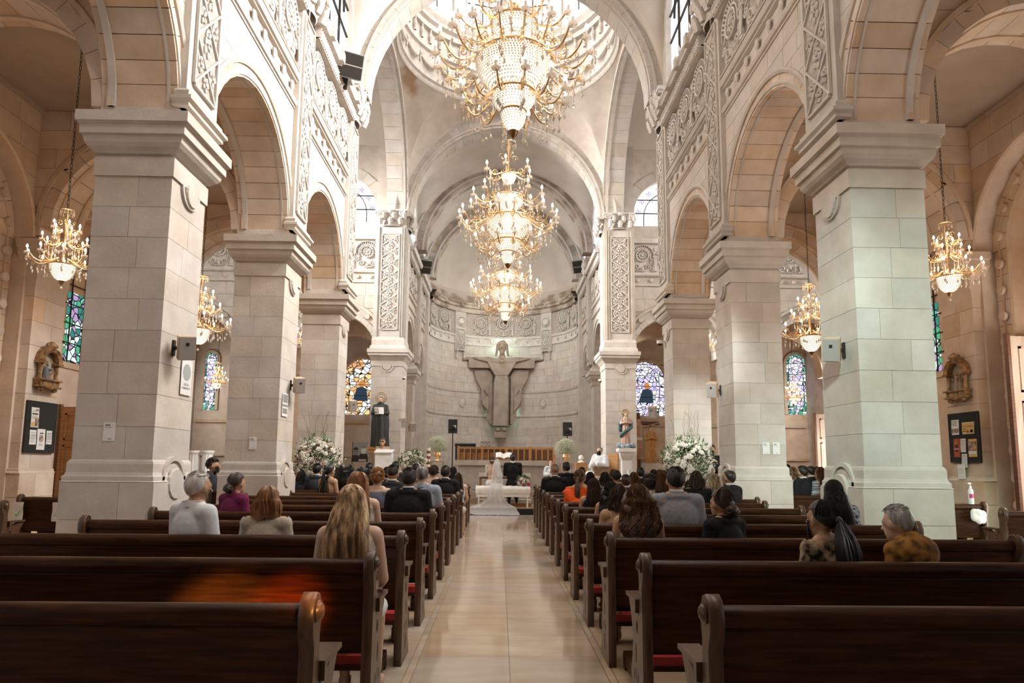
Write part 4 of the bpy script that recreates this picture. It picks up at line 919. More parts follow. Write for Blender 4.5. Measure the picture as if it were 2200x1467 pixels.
def chandelier(loc, tiers, bowls, canopy, top, sc, label, group, detail=True, energy=30, name='crystal_chandelier'):
    t = thing(name, label, 'chandelier', loc, 0, group)
    z1 = canopy
    MB().lathe([(0, z1+.02), (.02*sc, z1), (.014*sc, z1-.05), (.03*sc, z1-.12), (.014*sc, z1-.2), (.012*sc, .25), (.02*sc, .2), (.035*sc, .08), (.02*sc, .04), (0, .03)], n=10).build('stem', BRASS, t, False, True)
    mb = MB().tube([(.11*sc*cos(2*pi*i/14), .11*sc*sin(2*pi*i/14), z1-.02) for i in range(14)], .006*sc, 4, close=True)
    for i in range(4): mb.tube([(0, 0, z1), (.11*sc*cos(pi*i/2), .11*sc*sin(pi*i/2), z1-.02)], .004*sc, 4)
    for i in range(4):
        T = Matrix.Rotation(pi*i/2+.4, 4, 'Z') @ Matrix.Translation((.10*sc, 0, z1-.26*sc)); mb.merge(MB().tube(spiral((0, 0), .06*sc, 1.2, 1, 0, 12, 0), .005*sc, 4), T)
    mb.build('canopy_ring', BRASS, t, False)
    mb = MB()
    for i in range(14):
        for j in range(3): mb.octa((.11*sc*cos(2*pi*i/14), .11*sc*sin(2*pi*i/14), z1-.04-.025*j*sc), .008*sc, .014*sc)
    mb.build('canopy_drops', CRYSTAL, t, False, kind='stuff')
    # chain
    mb = MB(); n = int((top-loc[2]-z1)/.07)+1
    for i in range(n):
        z = z1+.035+.07*i; mb.tube([(.014*cos(a)*(1 if i % 2 else 0), .014*cos(a)*(0 if i % 2 else 1), z+.042*sin(a)) for a in [pi*j/4 for j in range(8)]], .0045, 3, close=True)
    mb.build('chain', IRON, t, False)
    for (r, za, zb, n, rows, rb) in bowls:
        bowl_beads(r, za, zb, n, rows, rb).build('crystal_bowl', CRYSTAL, t, False, kind='stuff')
        lining(r, za, zb).build('glass_lining', GLOBE, t, False, True)
        mb = MB().tube([(r*1.03*cos(2*pi*i/24), r*1.03*sin(2*pi*i/24), zb+.01) for i in range(24)], .011*sc, 5, close=True)
        for i in range(6): mb.tube([(r*1.02*cos(pi*i/3), r*1.02*sin(pi*i/3), zb+.01), (.01, 0, zb+.015)], .006*sc, 3)
        for i in range(12):
            T = Matrix.Rotation(2*pi*i/12, 4, 'Z') @ Matrix.Translation((r*1.02, 0, zb+.035*sc)); mb.merge(MB().tube([(.0, .035*sc*cos(pi*j/5), .035*sc*sin(pi*j/5)) for j in range(6)], .004*sc, 3), T)
        mb.build('bowl_ring', BRASS, t, False)
    mb = MB(); mb.lathe([(.035*sc, .03), (.05*sc, .045), (.03*sc, .0), (.006, -.02), (0, -.03)], n=10); mb.build('finial', DBRASS, t, False, True)
    MB().ball((0, 0, -.06), .024*sc, 8, 6).build('crystal_ball', CRYSTAL, t, False, True)
    A, B, C = candle_meshes(sc, detail)
    for (r0, r1, z, n, dz) in tiers:
        me, ce = arm_mesh(r0, r1, dz, sc, BRASS)
        for i in range(n):
            an = 2*pi*(i+.37)/n
            if detail:
                a = put('arm', me, t, (0, 0, z), (0, 0, an))
                put('crystal_cup', B, a, (r1, 0, .0)); put('candle', A, a, (r1, 0, .012*sc)); put('bulb', C, a, (r1, 0, .085*sc)); put('pendant', ce, a, (0, 0, 0), kind='stuff')
            else:
                a = put('arm', me, t, (0, 0, z), (0, 0, an)); put('bulb', C, a, (r1, 0, .085*sc)); put('candle', A, a, (r1, 0, .012*sc)); put('pendant', ce, a, kind='stuff')
    for zz in ((.48, .95, 1.4) if canopy > 1.5 else (.42, .8)):
        l = light('chandelier_glow', 'POINT', (loc[0], loc[1], loc[2]+zz), None, energy, (1, .58, .30), .12)
        l.location = (0, 0, zz); l.parent = t
    return t
NT = [(.10, .355, 1.47, 6, .06), (.18, .54, 1.06, 10, .09), (.33, .74, .72, 20, .14), (.22, .50, .36, 12, .12)]
NB = [(.11, 1.30, 1.44, 26, 7, .008), (.215, .86, 1.08, 46, 11, .0095), (.355, .40, .72, 80, 17, .0105), (.20, .22, .39, 44, 9, .0095), (.115, .05, .22, 26, 9, .009)]
for i, (y, w, e) in enumerate(((5.87, 'nearest and largest looking', 30), (9.98, 'middle', 30), (14.07, 'farthest', 30))):
    k = .97 if i == 0 else 1.0
    chandelier((.09, y, 4.36), [(a*k, b*k, c, n, d*k) for a, b, c, n, d in NT], [(a*k, b, c, n, r, q*k) for a, b, c, n, r, q in NB], 1.98, 14.5, k, f'{w} of the three tiered crystal chandeliers over the centre aisle', 'chandeliers over the nave', True, 6)
ATI = [(.05, .17, .80, 5, .04), (.06, .28, .60, 7, .06), (.10, .45, .36, 10, .09)]
ABO = [(.165, .04, .27, 44, 10, .0085)]
for s, side in ((-1, 'left'), (1, 'right')):
    X = lambda u: CX+s*u
    chandelier((X(6.50), 9.75, 3.95), ATI, ABO, 1.12, 7.58, .82, f'gilt candle chandelier in the {side} side aisle, partly hidden by the nearest pillar', 'side aisle chandeliers', True, 13)
    K = 1.34; chandelier((X(6.40), 14.05, 3.78), [(a*K, b*K, c*K, n, d*K) for a, b, c, n, d in ATI], [(a*K, b, c*K, n, q, r*K) for a, b, c, n, q, r in ABO], 1.12*K, 7.58, .82*K, f'gilt candle chandelier seen between the nearest and middle pillars on the {side}', 'side aisle chandeliers', True, 13)
    chandelier((X(6.45), 21.9, 5.0), ATI, ABO, 1.12, 15.25, .9, f'small chandelier glimpsed beside the farthest pillar on the {side}', 'side aisle chandeliers', False, 13)
    p = at(465, 838, Y=27.0) if s < 0 else at(1705, 870, Y=27.0)
    chandelier((p.x, 27.0, p.z), ATI, ABO, 1.12, 7.6, .95, f'distant chandelier in front of the stained window of the {side} chapel', 'side aisle chandeliers', False, 13)
    chandelier((X(6.4), 3.9, 3.95), ATI, ABO, 1.12, 7.58, .82, f'side aisle chandelier beside the camera on the {side}, outside the frame', 'side aisle chandeliers', False, 13)
# ================================================================== STATUES, FLOWERS, SANCTUARY, NOTICES
def voxel(mb, name, m, size=.012, smooth=2, parent=None, loc=None):
    # melt overlapping limbs into one continuous surface
    o = put('tmp', mb.mesh('tmp')); r = o.modifiers.new('r', 'REMESH'); r.mode = 'VOXEL'; r.voxel_size = size
    sm = o.modifiers.new('s', 'SMOOTH'); sm.iterations = smooth; sm.factor = .5
    me = bpy.data.meshes.new_from_object(o.evaluated_get(bpy.context.evaluated_depsgraph_get()))
    bpy.data.objects.remove(o); me.name = name; me.polygons.foreach_set('use_smooth', [True]*len(me.polygons))
    me.materials.clear()
    if m: me.materials.append(m)
    return me
def cap(mb, a, b, ra, rb, n=10):   # tapered limb with round ends
    a, b = Vector(a), Vector(b); mb.tube([a, a.lerp(b, .33), a.lerp(b, .66), b], [ra, ra+(rb-ra)*.33, ra+(rb-ra)*.66, rb], n)
    mb.ball(a, ra*1.0, 10, 6).ball(b, rb*1.0, 10, 6); return mb
def hand(mb, w, d, up=(0, 0, 1), s=1, curl=.5):
    # palm and five separate fingers, from wrist w along direction d
    w, d = Vector(w), Vector(d).normalized(); up = Vector(up); side = d.cross(up).normalized(); up = side.cross(d).normalized()
    mb.ball(w+d*.045*s, (.036*s, .036*s, .022*s), 8, 6, (Matrix((side, d, up)).transposed()).to_4x4())
    for i, (o, l) in enumerate(((-.028, .062), (-.010, .072), (.009, .068), (.027, .052))):
        p0 = w+d*.075*s+side*o*s; p1 = p0+d*l*.5*s-up*.01*s*curl*2; p2 = p1+d*l*.45*s*(1-curl*.5)-up*.028*s*curl
        mb.tube([p0-d*.03*s, p0, p1, p2], [.0095*s, .009*s, .0085*s, .006*s], 6)
    p0 = w+d*.03*s-side*.03*s; mb.tube([p0, p0+d*.03*s-side*.022*s, p0+d*.055*s-side*.022*s-up*.01*s], [.012*s, .010*s, .008*s], 6)
    return mb
# ---- great relief statue in the apse ---------------------------------------------------
st = thing('relief_statue', 'great stone statue of a robed bearded figure with outstretched arms on the apse wall', 'statue', (.06, 36.7, 2.85))
SC, XZ = .00673, lambda px, py: ((px-803)*.00673+.06, 8.12-(py-618)*.006756)
def facet(name, outer, inner, y0, y1, m=STATUE, parent=st):   # outline at the wall (y0), narrower outline in front (y1)
    n = len(outer); o = [XZ(*p) for p in outer]; i = [XZ(*p) for p in inner]
    vs = [(x, y0, z) for x, z in o]+[(x, y1, z) for x, z in i]
    return MB().add(vs, [tuple(range(n)), tuple(range(2*n-1, n-1, -1))]+[(k, (k+1) % n, n+(k+1) % n, n+k) for k in range(n)]).build(name, m, parent)
def mirror(P): return [(1606-x, y) for x, y in reversed(P)]
def insetp(P, k=.9, dy=.98):
    cx = sum(p[0] for p in P)/len(P); cy = sum(p[1] for p in P)/len(P); return [(cx+(x-cx)*k, cy+(y-cy)*dy) for x, y in P]
mant = [(575, 848), (590, 925), (640, 1010), (645, 1130), (680, 1172), (688, 1245), (718, 1290), (735, 1290), (735, 900), (700, 848)]
facet('mantle', mant, insetp(mant, .93, .99), 37.0, 36.62); facet('mantle', mirror(mant), insetp(mirror(mant), .93, .99), 37.0, 36.62)
for d in (0, 1):
    zz = [(645, 1100), (702, 1062), (660, 1010), (705, 985), (705, 1200), (690, 1170), (655, 1140)]; zz = mirror(zz) if d else zz
    facet('mantle_fold', zz, insetp(zz, .85, .97), 36.64, 36.52)
slv = [(532, 748), (700, 741), (762, 760), (762, 850), (560, 850), (540, 846)]
facet('sleeve', slv, insetp(slv, .97, .82), 37.0, 36.42); facet('sleeve', mirror(slv), insetp(mirror(slv), .97, .82), 37.0, 36.42)
sk = [(742, 905), (725, 960), (720, 1310), (872, 1310), (876, 960), (862, 905)]
skf = [(756, 905), (746, 960), (742, 1303), (850, 1303), (857, 960), (848, 905)]
facet('robe_skirt', sk, skf, 36.9, 36.28)
ch = [(665, 792), (742, 906), (862, 906), (940, 792), (870, 752), (735, 752)]
chf = [(688, 797), (752, 902), (852, 902), (917, 797), (858, 764), (748, 764)]
facet('robe_bodice', ch, chf, 36.9, 36.30)
MB().tube([XZ(575+456*i/16, 760+38*sin(pi*i/16))[0:1]+(36.40-.06*sin(pi*i/16),)+XZ(0, 760+38*sin(pi*i/16))[1:] for i in range(17)], [.03]+[.07]*15+[.03], 6).build('collar_fold', STATUE, st, smooth=True)
# head with face, hair and beard
hb = MB(); hx_, hz = XZ(805, 672); hy = 36.42
hb.ball((hx_, hy, hz), (.22, .24, .36), 16, 12).ball((hx_, hy-.03, hz-.22), (.15, .17, .2), 12, 8).tube([(hx_, hy-.22, hz+.08), (hx_, hy-.29, hz-.08), (hx_, hy-.23, hz-.1)], [.03, .05, .04], 6)
for d in (-1, 1):
    hb.ball((hx_+d*.09, hy-.19, hz+.09), (.05, .03, .025), 8, 5).tube([(hx_+d*.17, hy-.17, hz+.14), (hx_+d*.04, hy-.24, hz+.15)], .025, 5)
hb.ball((hx_, hy-.21, hz-.17), (.08, .03, .02), 8, 5).ball((hx_, hy-.16, hz-.32), (.11, .09, .16), 8, 6)
cap(hb, (hx_, hy, hz-.3), (hx_, hy, hz-.6), .14, .18)
T0 = voxel(hb, 'head', STATUE, .022, 2); T0.transform(Matrix.Translation(-Vector(wloc(st)))); put('head', T0, st)
hr = MB()
for d in (-1, 1):
    for i in range(7):
        a = i/6; hr.tube([(hx_+d*.04*a*3, hy+.05-.08*(1-a), hz+.34-.05*a), (hx_+d*(.21+.05*a), hy-.02+.10*a, hz+.14), (hx_+d*(.25+.05*a), hy-.0+.10*a, hz-.22), (hx_+d*(.31+.04*a), hy-.02+.10*a, hz-.50)], [.06, .065, .06, .035], 6)
T0 = voxel(hr, 'hair', STATUE, .025, 1); T0.transform(Matrix.Translation(-Vector(wloc(st)))); put('hair', T0, st)
for d in (-1, 1):
    mb = MB(); x0 = XZ(803+d*272, 0)[0]; z = XZ(0, 768)[1]; hand(mb, (x0, 36.5, z), (d, -.05, .0), (0, -.5, .8), 3.6, .1); cap(mb, (x0-d*.3, 36.6, z-.02), (x0+d*.02, 36.5, z), .13, .10)
    T0 = voxel(mb, 'hand', STATUE, .018, 1); T0.transform(Matrix.Translation(-Vector(wloc(st)))); put('hand', T0, st)
mb = MB(); cx_, cz_ = XZ(803, 800)
mb.ball((cx_-.06, 36.27, cz_+.05), (.08, .05, .09), 8, 6).ball((cx_+.06, 36.27, cz_+.05), (.08, .05, .09), 8, 6).lathe([(.12, .02), (.0, -.14)], (cx_, 36.28, cz_), 8, sy=.4)
mb.build('heart', STATUE, st, smooth=True)
mb = MB()
for i in range(20):
    a = 2*pi*i/20; mb.tube([(cx_+.17*cos(a), 36.3, cz_+.17*sin(a)), (cx_+(.30 if i % 2 else .25)*cos(a), 36.3, cz_+(.30 if i % 2 else .25)*sin(a))], [.018, .006], 4)
mb.build('heart_rays', STATUE, st)
bs = [(742, 1350), (755, 1398), (845, 1398), (855, 1350)]; facet('base_block', bs, insetp(bs, .95, .95), 37.0, 36.25)
for d in (-1, 1):
    mb = MB(); x0 = .06+d*.17; z = XZ(0, 1345)[1]; mb.ball((x0, 36.5, z+.09), (.12, .3, .1), 8, 6)
    for i in range(5): mb.ball((x0-.09+.045*i, 36.22, z+.04), (.024, .06, .03), 6, 4)
    T0 = voxel(mb, 'foot', STATUE, .018, 1); T0.transform(Matrix.Translation(-Vector(wloc(st)))); put('foot', T0, st)
for x, z in ((-.85, 5.9), (.85, 5.9), (-.09, 7.84), (.09, 7.84), (-.42, 4.2), (.42, 4.2)):
    light('statue_backlight', 'POINT', (.06+x, 37.04, z), None, 26, (.55, 1, .86), .05)
# ---- sanctuary ---------------------------------------------------------------------------
ALT = noisy(mat('altar_stone', (.45, .40, .36), .6), (.43, .385, .345), (.50, .455, .41), 3, 6, bump=.1)
al = thing('altar', 'wide pale stone altar behind the bridal couple', 'altar', (.05, 23.1, .57))
MB().box(-1.50, 1.60, 22.9, 23.9, 1.40, 1.57).build('altar_slab', ALT, al)
MB().box(-1.42, 1.52, 23.0, 23.8, .57, 1.40).build('altar_body', ALT, al)
for x in (-1.50, 1.46): MB().box(x, x+.14, 22.93, 23.9, .57, 1.40).build('altar_leg', ALT, al)
for k in range(2):
    for i in range(4): block(al, -1.36+.72*i, -1.36+.72*(i+1), 22.985, 23.1, .6+.39*k, .6+.39*(k+1), ALT)
b0 = at(1068, 988, Y=23.1)
bk = thing('open_book', 'large open book on a wooden stand on the altar', 'book', (b0.x+.22, 23.1, 1.57))
for d in (-1, 1):
    vs = [(0, 0, 0)]; mb = MB()
    for i in range(6):
        x = d*.26*i/5; z = .16+.035*sin(pi*i/5*.9); mb.v += []
    P = [(0, .13), (d*.09, .185), (d*.18, .19), (d*.27, .175), (d*.27, .155), (d*.18, .165), (d*.09, .16), (0, .11)]
    mb.prism(P, lambda a, t, z: (a, t*1.0+(z-.15)*0, z+t*.6), -.12, .14); mb.build('pages', PAPER, bk, False)
MB().box(-.2, .2, -.1, .1, 0, .02).box(-.14, -.10, -.08, .08, .0, .12).box(.10, .14, -.08, .08, 0, .12).box(-.24, .24, -.10, .12, .06, .085, Matrix.Rotation(.5, 4, 'X')).build('book_rest', OAK, bk, False)
# choir stalls
cs = thing('choir_stall', 'long honey oak choir stall with upright posts behind the altar', 'stall', (-.1, 26.5, .57))
x0, x1 = at(985, 970, Y=26.5).x, at(1190, 970, Y=26.5).x; zt = at(1080, 961, Y=26.5).z
DOAK = noisy(mat('dark_oak', (.12, .05, .02), .45), (.10, .04, .015), (.17, .07, .03), 3, 8, stretch=(1, 1, 10), bump=.05)
MB().box(x0, x1, 27.0, 27.06, .57, zt+.02).build('back_panel', DOAK, cs)
MB().box(x0-.05, x1+.05, 26.42, 26.5, zt-.07, zt).build('top_rail', OAK, cs)
MB().box(x0-.05, x1+.05, 26.42, 26.48, .9, 1.0).build('lower_rail', OAK, cs)
MB().box(x0, x1, 26.5, 27.0, .98, 1.02).build('seat', OAK, cs)
for i in range(17):
    x = x0+(x1-x0)*i/16; w = .05 if i % 4 == 0 else .022
    MB().box(x-w, x+w, 26.41, 26.49, .57, zt+(.05 if i % 4 == 0 else 0)).build('post', OAK, cs)
for i in range(8):
    x = x0+.06+(x1-x0)*i/16; MB().box(x, x+.20, 26.7, 26.75, 1.0, zt-.2).build('panel', OAK, cs)
# upright piano / keyboard, music stand
p = at(1000, 953, Y=28)
kb = thing('keyboard', 'black electric organ standing behind the stalls, left of the statue', 'keyboard', (p.x, 28, .57))
MB().box(-.42, .42, -.2, .2, p.z-.57-.12, p.z-.57+.0).build('case', BLACK, kb, False); MB().box(-.38, .38, -.15, .0, p.z-.57, p.z-.55).build('keys', WHITE, kb, False)
MB().box(-.4, -.34, -.15, .15, 0, p.z-.6).box(.34, .4, -.15, .15, 0, p.z-.6).build('stand', BLACK, kb, False)
p = at(1043, 954, Y=28); ms = thing('music_stand', 'black wire music stand below the great statue', 'music stand', (p.x, 28, .57)); h = p.z-.57
mb = MB().tube([(-.19, 0, h-.09), (.19, 0, h-.09), (.19, .03, h+.09), (-.19, .03, h+.09)], .009, 4, close=True).tube([(-.19, 0, h-.09), (.0, .02, h+.07), (.19, 0, h-.09)], .007, 4).tube([(-.19, .03, h+.09), (0, 0, h-.06), (.19, .03, h+.09)], .007, 4); mb.build('desk', BLACK, ms, False)
MB().tube([(0, 0, h-.1), (0, 0, .3)], .012, 6).tube([(0, 0, .3), (.2, .1, 0)], .01, 4).tube([(0, 0, .3), (-.2, .1, 0)], .01, 4).tube([(0, 0, .3), (0, -.2, 0)], .01, 4).build('tripod', BLACK, ms, False)
for px, py, side in ((973, 916, 'left'), (1219, 922, 'right')):
    p = at(px, py, Y=28.3); sp = thing('stage_speaker', f'black loudspeaker on a stand in the apse, {side} of the great statue', 'speaker', (p.x, 28.3, .57), group='black loudspeakers in the apse'); h = p.z-.57
    MB().box(-.18, .18, -.16, .16, h-.28, h+.28).build('cabinet', BLACK, sp, False); MB().ball((0, -.16, h-.08), (.12, .02, .12), 12, 6).build('woofer', IRON, sp, False, True)
    MB().add([(.02, -.165, h+.04), (.14, -.165, h+.04), (.14, -.165, h-.08)], [(0, 1, 2)]).build('sticker', PAPER, sp, False)
    MB().tube([(0, 0, h-.28), (0, 0, .5)], .022, 6).tube([(0, 0, .5), (.35, .2, 0)], .014, 4).tube([(0, 0, .5), (-.35, .2, 0)], .014, 4).tube([(0, 0, .5), (0, -.4, 0)], .014, 4).build('stand', BLACK, sp, False)
# ---- painted statues -----------------------------------------------------------------------
SKIN = mat('painted_skin', (.52, .30, .18), .5); BROBE = noisy(mat('black_habit', (.012, .013, .012), .5), (.008, .009, .008), (.03, .032, .03), 3, 5, stretch=(6, 6, 1), bump=.4, bscale=3)
TEAL = noisy(mat('teal_mantle', (.02, .07, .08), .5), (.015, .05, .06), (.04, .12, .14), 5, 4, bump=.3); ROSE = noisy(mat('rose_gown', (.5, .33, .24), .6), (.42, .27, .2), (.55, .38, .3), 5, 4, stretch=(5, 5, 1), bump=.3)
OCHRE = noisy(mat('ochre_robe', (.45, .2, .05), .6), (.36, .14, .03), (.5, .25, .07), 5, 4, stretch=(5, 5, 1), bump=.3); DHAIR = mat('dark_hair_paint', (.03, .02, .015), .6)
def fluted(prof, n=44, k=9, amp=.09, sx=1, sy=.7, tw=.5, c=(0, 0)):
    vs = []; m = len(prof)
    for r, z in prof:
        for i in range(n):
            a = 2*pi*i/n; rr = r*(1+amp*sin(k*a+tw*z*3)*(1 if r > .04 else 0)); vs.append((c[0]+rr*cos(a)*sx, c[1]+rr*sin(a)*sy, z))
    fs = [(j*n+i, j*n+(i+1) % n, (j+1)*n+(i+1) % n, (j+1)*n+i) for j in range(m-1) for i in range(n)]+[tuple(range(n-1, -1, -1)), tuple((m-1)*n+i for i in range(n))]
    return MB().add(vs, fs)
def face_parts(mb, c, s=1, d=-1):   # head facing d along Y: skull, jaw, nose, brow, lips, ears
    x, y, z = c
    mb.ball((x, y, z), (.075*s, .092*s, .105*s), 14, 10).ball((x, y+d*.02*s, z-.06*s), (.056*s, .065*s, .065*s), 10, 8)
    mb.tube([(x, y+d*.085*s, z+.01*s), (x, y+d*.112*s, z-.03*s), (x, y+d*.085*s, z-.035*s)], [.009*s, .014*s, .011*s], 6)
    mb.ball((x, y+d*.083*s, z-.062*s), (.024*s, .012*s, .009*s), 8, 5)
    for q in (-1, 1): mb.ball((x+q*.03*s, y+d*.083*s, z+.022*s), (.02*s, .012*s, .009*s), 6, 4).ball((x+q*.077*s, y-d*.0*s, z-.01*s), (.012*s, .02*s, .03*s), 6, 5)
    cap(mb, (x, y-d*.015*s, z-.07*s), (x, y-d*.03*s, z-.17*s), .05*s, .058*s)
    return mb
def saint(loc, h, label, gown, gprof, halo, ext):
    t = thing('saint_statue', label, 'statue', loc); s = h/1.7
    o = fluted([(r*s, z*s) for r, z in gprof]).build('robe', gown, t, False, True)
    mb = MB(); face_parts(mb, (0, -.02*s, 1.57*s), s); me = voxel(mb, 'head', SKIN, .014, 1); put('head', me, t)
    hm = MB(); hm.ball((0, .02*s, 1.60*s), (.08*s, .09*s, .10*s), 10, 8).ball((0, .05*s, 1.5*s), (.075*s, .06*s, .12*s), 8, 6); put('hair', voxel(hm, 'hair', DHAIR, .014, 1), t)
    am = MB()
    for q in (-1, 1): cap(am, (q*.19*s, 0, 1.36*s), (q*.25*s, -.05*s, 1.12*s), .075*s, .07*s); cap(am, (q*.25*s, -.05*s, 1.12*s), (q*.09*s, -.22*s, 1.16*s), .065*s, .05*s)
    put('sleeves', voxel(am, 'sleeves', gown, .016, 2), t)
    for q in (-1, 1): hd = MB(); hand(hd, (q*.09*s, -.22*s, 1.16*s), (-q*.7, -.25, .35), (0, -.6, .6), s*1.0, .3); put('hand', voxel(hd, 'hand', SKIN, .009, 1), t)
    mb = MB().tube([(halo*cos(2*pi*i/28), .06*s, 1.66*s+halo*sin(2*pi*i/28)) for i in range(28)], .010, 5, close=True).tube([(halo*.72*cos(2*pi*i/28), .06*s, 1.66*s+halo*.72*sin(2*pi*i/28)) for i in range(28)], .010, 5, close=True)
    for i in range(24):
        a = 2*pi*i/24; mb.tube([(halo*.72*cos(a), .06*s, 1.66*s+halo*.72*sin(a)), (halo*(1.22 if ext else 1)*cos(a), .06*s, 1.66*s+halo*(1.22 if ext else 1)*sin(a))], .006, 4)
    mb.tube([(0, .06*s, 1.66*s-halo), (0, .06*s, 1.45*s)], .008, 4); mb.build('halo', DBRASS, t, False)
    return t, s
p = at(815, 960, Y=24.5)
t, s = saint((p.x, 24.5, p.z), 1.80, 'statue of a saint in black habit holding an open book, with round halo', BROBE,
             [(.30, 0), (.30, .05), (.28, .4), (.29, .75), (.27, 1.0), (.245, 1.2), (.22, 1.36), (.13, 1.44), (.07, 1.49)], .20, False)
for d in (-1, 1): MB().box(0, .17, -.012, .012, -.13, .13, Matrix.Translation((0, -.30*s, 1.2*s)) @ Matrix.Rotation(d*.0+(.35 if d > 0 else pi-.35), 4, 'Z') @ Matrix.Rotation(-.35, 4, 'X')).build('book_page', PAPER, t, False)
hm = MB().ball((0, -.085*s, 1.48*s), (.05*s, .04*s, .06*s), 8, 6); hm.build('beard', DHAIR, t, False, True)
pd = thing('wall_pedestal', 'moulded wooden bracket pedestal under the black-robed saint', 'pedestal', (p.x, 24.55, p.z-.45)); 
MB().box(-.28, .28, -.22, .42, .36, .447).box(-.24, .24, -.18, .42, .26, .36).build('pedestal_top', OAK, pd, False); squares(MB(), 1, -.3, .3, -.2, .4, [(-.18, -1.4), (-.18, 0), (0, .15), (0, .26)], (1, 1, 1, .2)).build('pedestal_body', STONE, pd, False)
for v in pd.children[1].data.vertices: v.co.x -= CX
p = at(1345, 958, Y=24.5)
t, s = saint((p.x, 24.5, p.z), 1.22, 'statue of a lady saint in teal mantle and rose gown with rayed halo', ROSE,
             [(.20, 0), (.24, .1), (.2, .5), (.19, .9), (.17, 1.05), (.19, 1.2), (.2, 1.36), (.11, 1.44), (.06, 1.49)], .125, True)
mb = MB(); P = [(.19, 0, 1.38), (.27, -.02, 1.15), (.26, -.09, .92), (.12, -.19, .80), (-.08, -.20, .70), (-.23, -.11, .58), (-.28, 0, .42)]
mb.tube([tuple(q*s for q in p_) for p_ in P], [.06*s, .085*s, .09*s, .075*s, .08*s, .10*s, .05*s], 8); mb.tube([(-.19*s, .0, 1.4*s), (-.28*s, .02, 1.1*s), (-.26*s, .05, .7*s)], [.07*s, .1*s, .09*s], 8).ball((0, .08*s, 1.1*s), (.24*s, .1*s, .5*s), 10, 8)
put('mantle', voxel(mb, 'mantle', TEAL, .018, 2), t)
mb = MB()
for i in range(9): mb.ball((.26*cos(i*.7), .14*sin(i*.7)-.03, -.02+.03*(i % 3)), (.1, .08, .08), 8, 6)
put('cloud_base', voxel(mb, 'cloud_base', mat('grey_blue_plaster', (.25, .32, .36), .7), .018, 2), t, (0, 0, .0))
pd = thing('stone_pedestal', 'white stone pillar pedestal under the lady saint on the right', 'pedestal', (p.x, 24.5, .19)); hz_ = p.z-.19-.09
MB().lathe([(.36, 0), (.36, .12), (.26, .2), (.24, .3), (.24, hz_-.42), (.28, hz_-.36), (.34, hz_-.26), (.36, hz_-.2), (.36, hz_-.15), (.44, hz_-.12), (.44, hz_), (0, hz_)], n=4, T=Matrix.Rotation(pi/4, 4, 'Z')).build('pedestal_body', noisy(mat('white_marble', (.68, .66, .63), .5), (.62, .6, .58), (.72, .70, .67), 3, 6, bump=.05), pd, False)
# crucifix and robed figure in the right chapel
p = at(1378, 905, Y=30.8); cr = thing('crucifix', 'wooden crucifix with a carved figure in the right chapel, behind the lady saint', 'crucifix', (p.x-.1, 30.9, p.z-2.2))
MB().box(-.08, .08, .1, .2, -.9, 2.6).box(-.95, .95, .1, .2, 2.05, 2.2).build('cross', DOAK, cr, False)
mb = MB(); face_parts(mb, (0, 0, 2.2), 1.1); cap(mb, (0, .02, 2.0), (0, .02, 1.55), .16, .11); cap(mb, (0, .02, 1.55), (0, .03, 1.35), .12, .13)
for q in (-1, 1):
    cap(mb, (q*.15, .02, 1.95), (q*.5, .03, 2.02), .055, .045); cap(mb, (q*.5, .03, 2.02), (q*.82, .05, 2.12), .042, .03); hand(mb, (q*.82, .05, 2.12), (q, 0, .2), (0, -1, .2), 1, .3)
    cap(mb, (q*.08, .02, 1.35), (q*.06, -.08, .95), .09, .06); cap(mb, (q*.06, -.08, .95), (q*.02, .04, .5), .055, .035)
put('figure', voxel(mb, 'figure', SKIN, .018, 1), cr); MB().ball((0, .02, 1.4), (.17, .14, .12), 12, 6).build('loincloth', WCLOTH, cr, False, True)
p = at(1399, 995, Y=30.3); t, s = saint((p.x, 30.3, p.z), 1.6, 'small statue of a figure in an ochre robe beside the crucifix', OCHRE,
      [(.26, 0), (.27, .1), (.24, .6), (.23, 1.0), (.2, 1.3), (.11, 1.44), (.06, 1.49)], .10, False)
MB().box(p.x-.35, p.x+.35, 30.0, 30.7, .19, p.z).build('stone_plinth', STONE, None); S.collection.objects[-1]
tag(bpy.data.objects['stone_plinth'], 'plain stone plinth under the ochre-robed statue', 'plinth')
# ---- flowers ---------------------------------------------------------------------------------
LEAFM = [noisy(mat('green_leaves', (.06, .13, .04), .5), (.04, .09, .03), (.12, .2, .08), 8, 3, bump=0), noisy(mat('pale_green_leaves', (.25, .3, .15), .6), (.2, .25, .12), (.36, .4, .24), 8, 3, bump=0)]
CREAM = mat('cream_petals', (.80, .75, .66), .7); BLUSH = mat('blush_petals', (.62, .42, .36), .7); MAGENTA = mat('magenta_petals', (.45, .03, .16), .6); GYP = mat('tiny_white_flowers', (.55, .56, .42), .8); TWIG = mat('bare_twigs', (.16, .11, .08), .8)
rmb = MB()
for k, (r, z, n, w) in enumerate(((.012, .03, 3, .016), (.024, .024, 5, .02), (.038, .012, 6, .024))):
    for i in range(n):
        a = 2*pi*i/n+k*.6; rmb.ball((r*cos(a), r*sin(a), z), (w, w*.5, w*.9), 6, 4, Matrix.Rotation(a+pi/2, 4, 'Z') @ Matrix.Rotation(.25*k, 4, 'X'))
ROSE_ME = {m.name: (lambda me: (me.materials.append(m), me)[1])(rmb.mesh('rose', True)) for m in (CREAM, BLUSH, MAGENTA)}
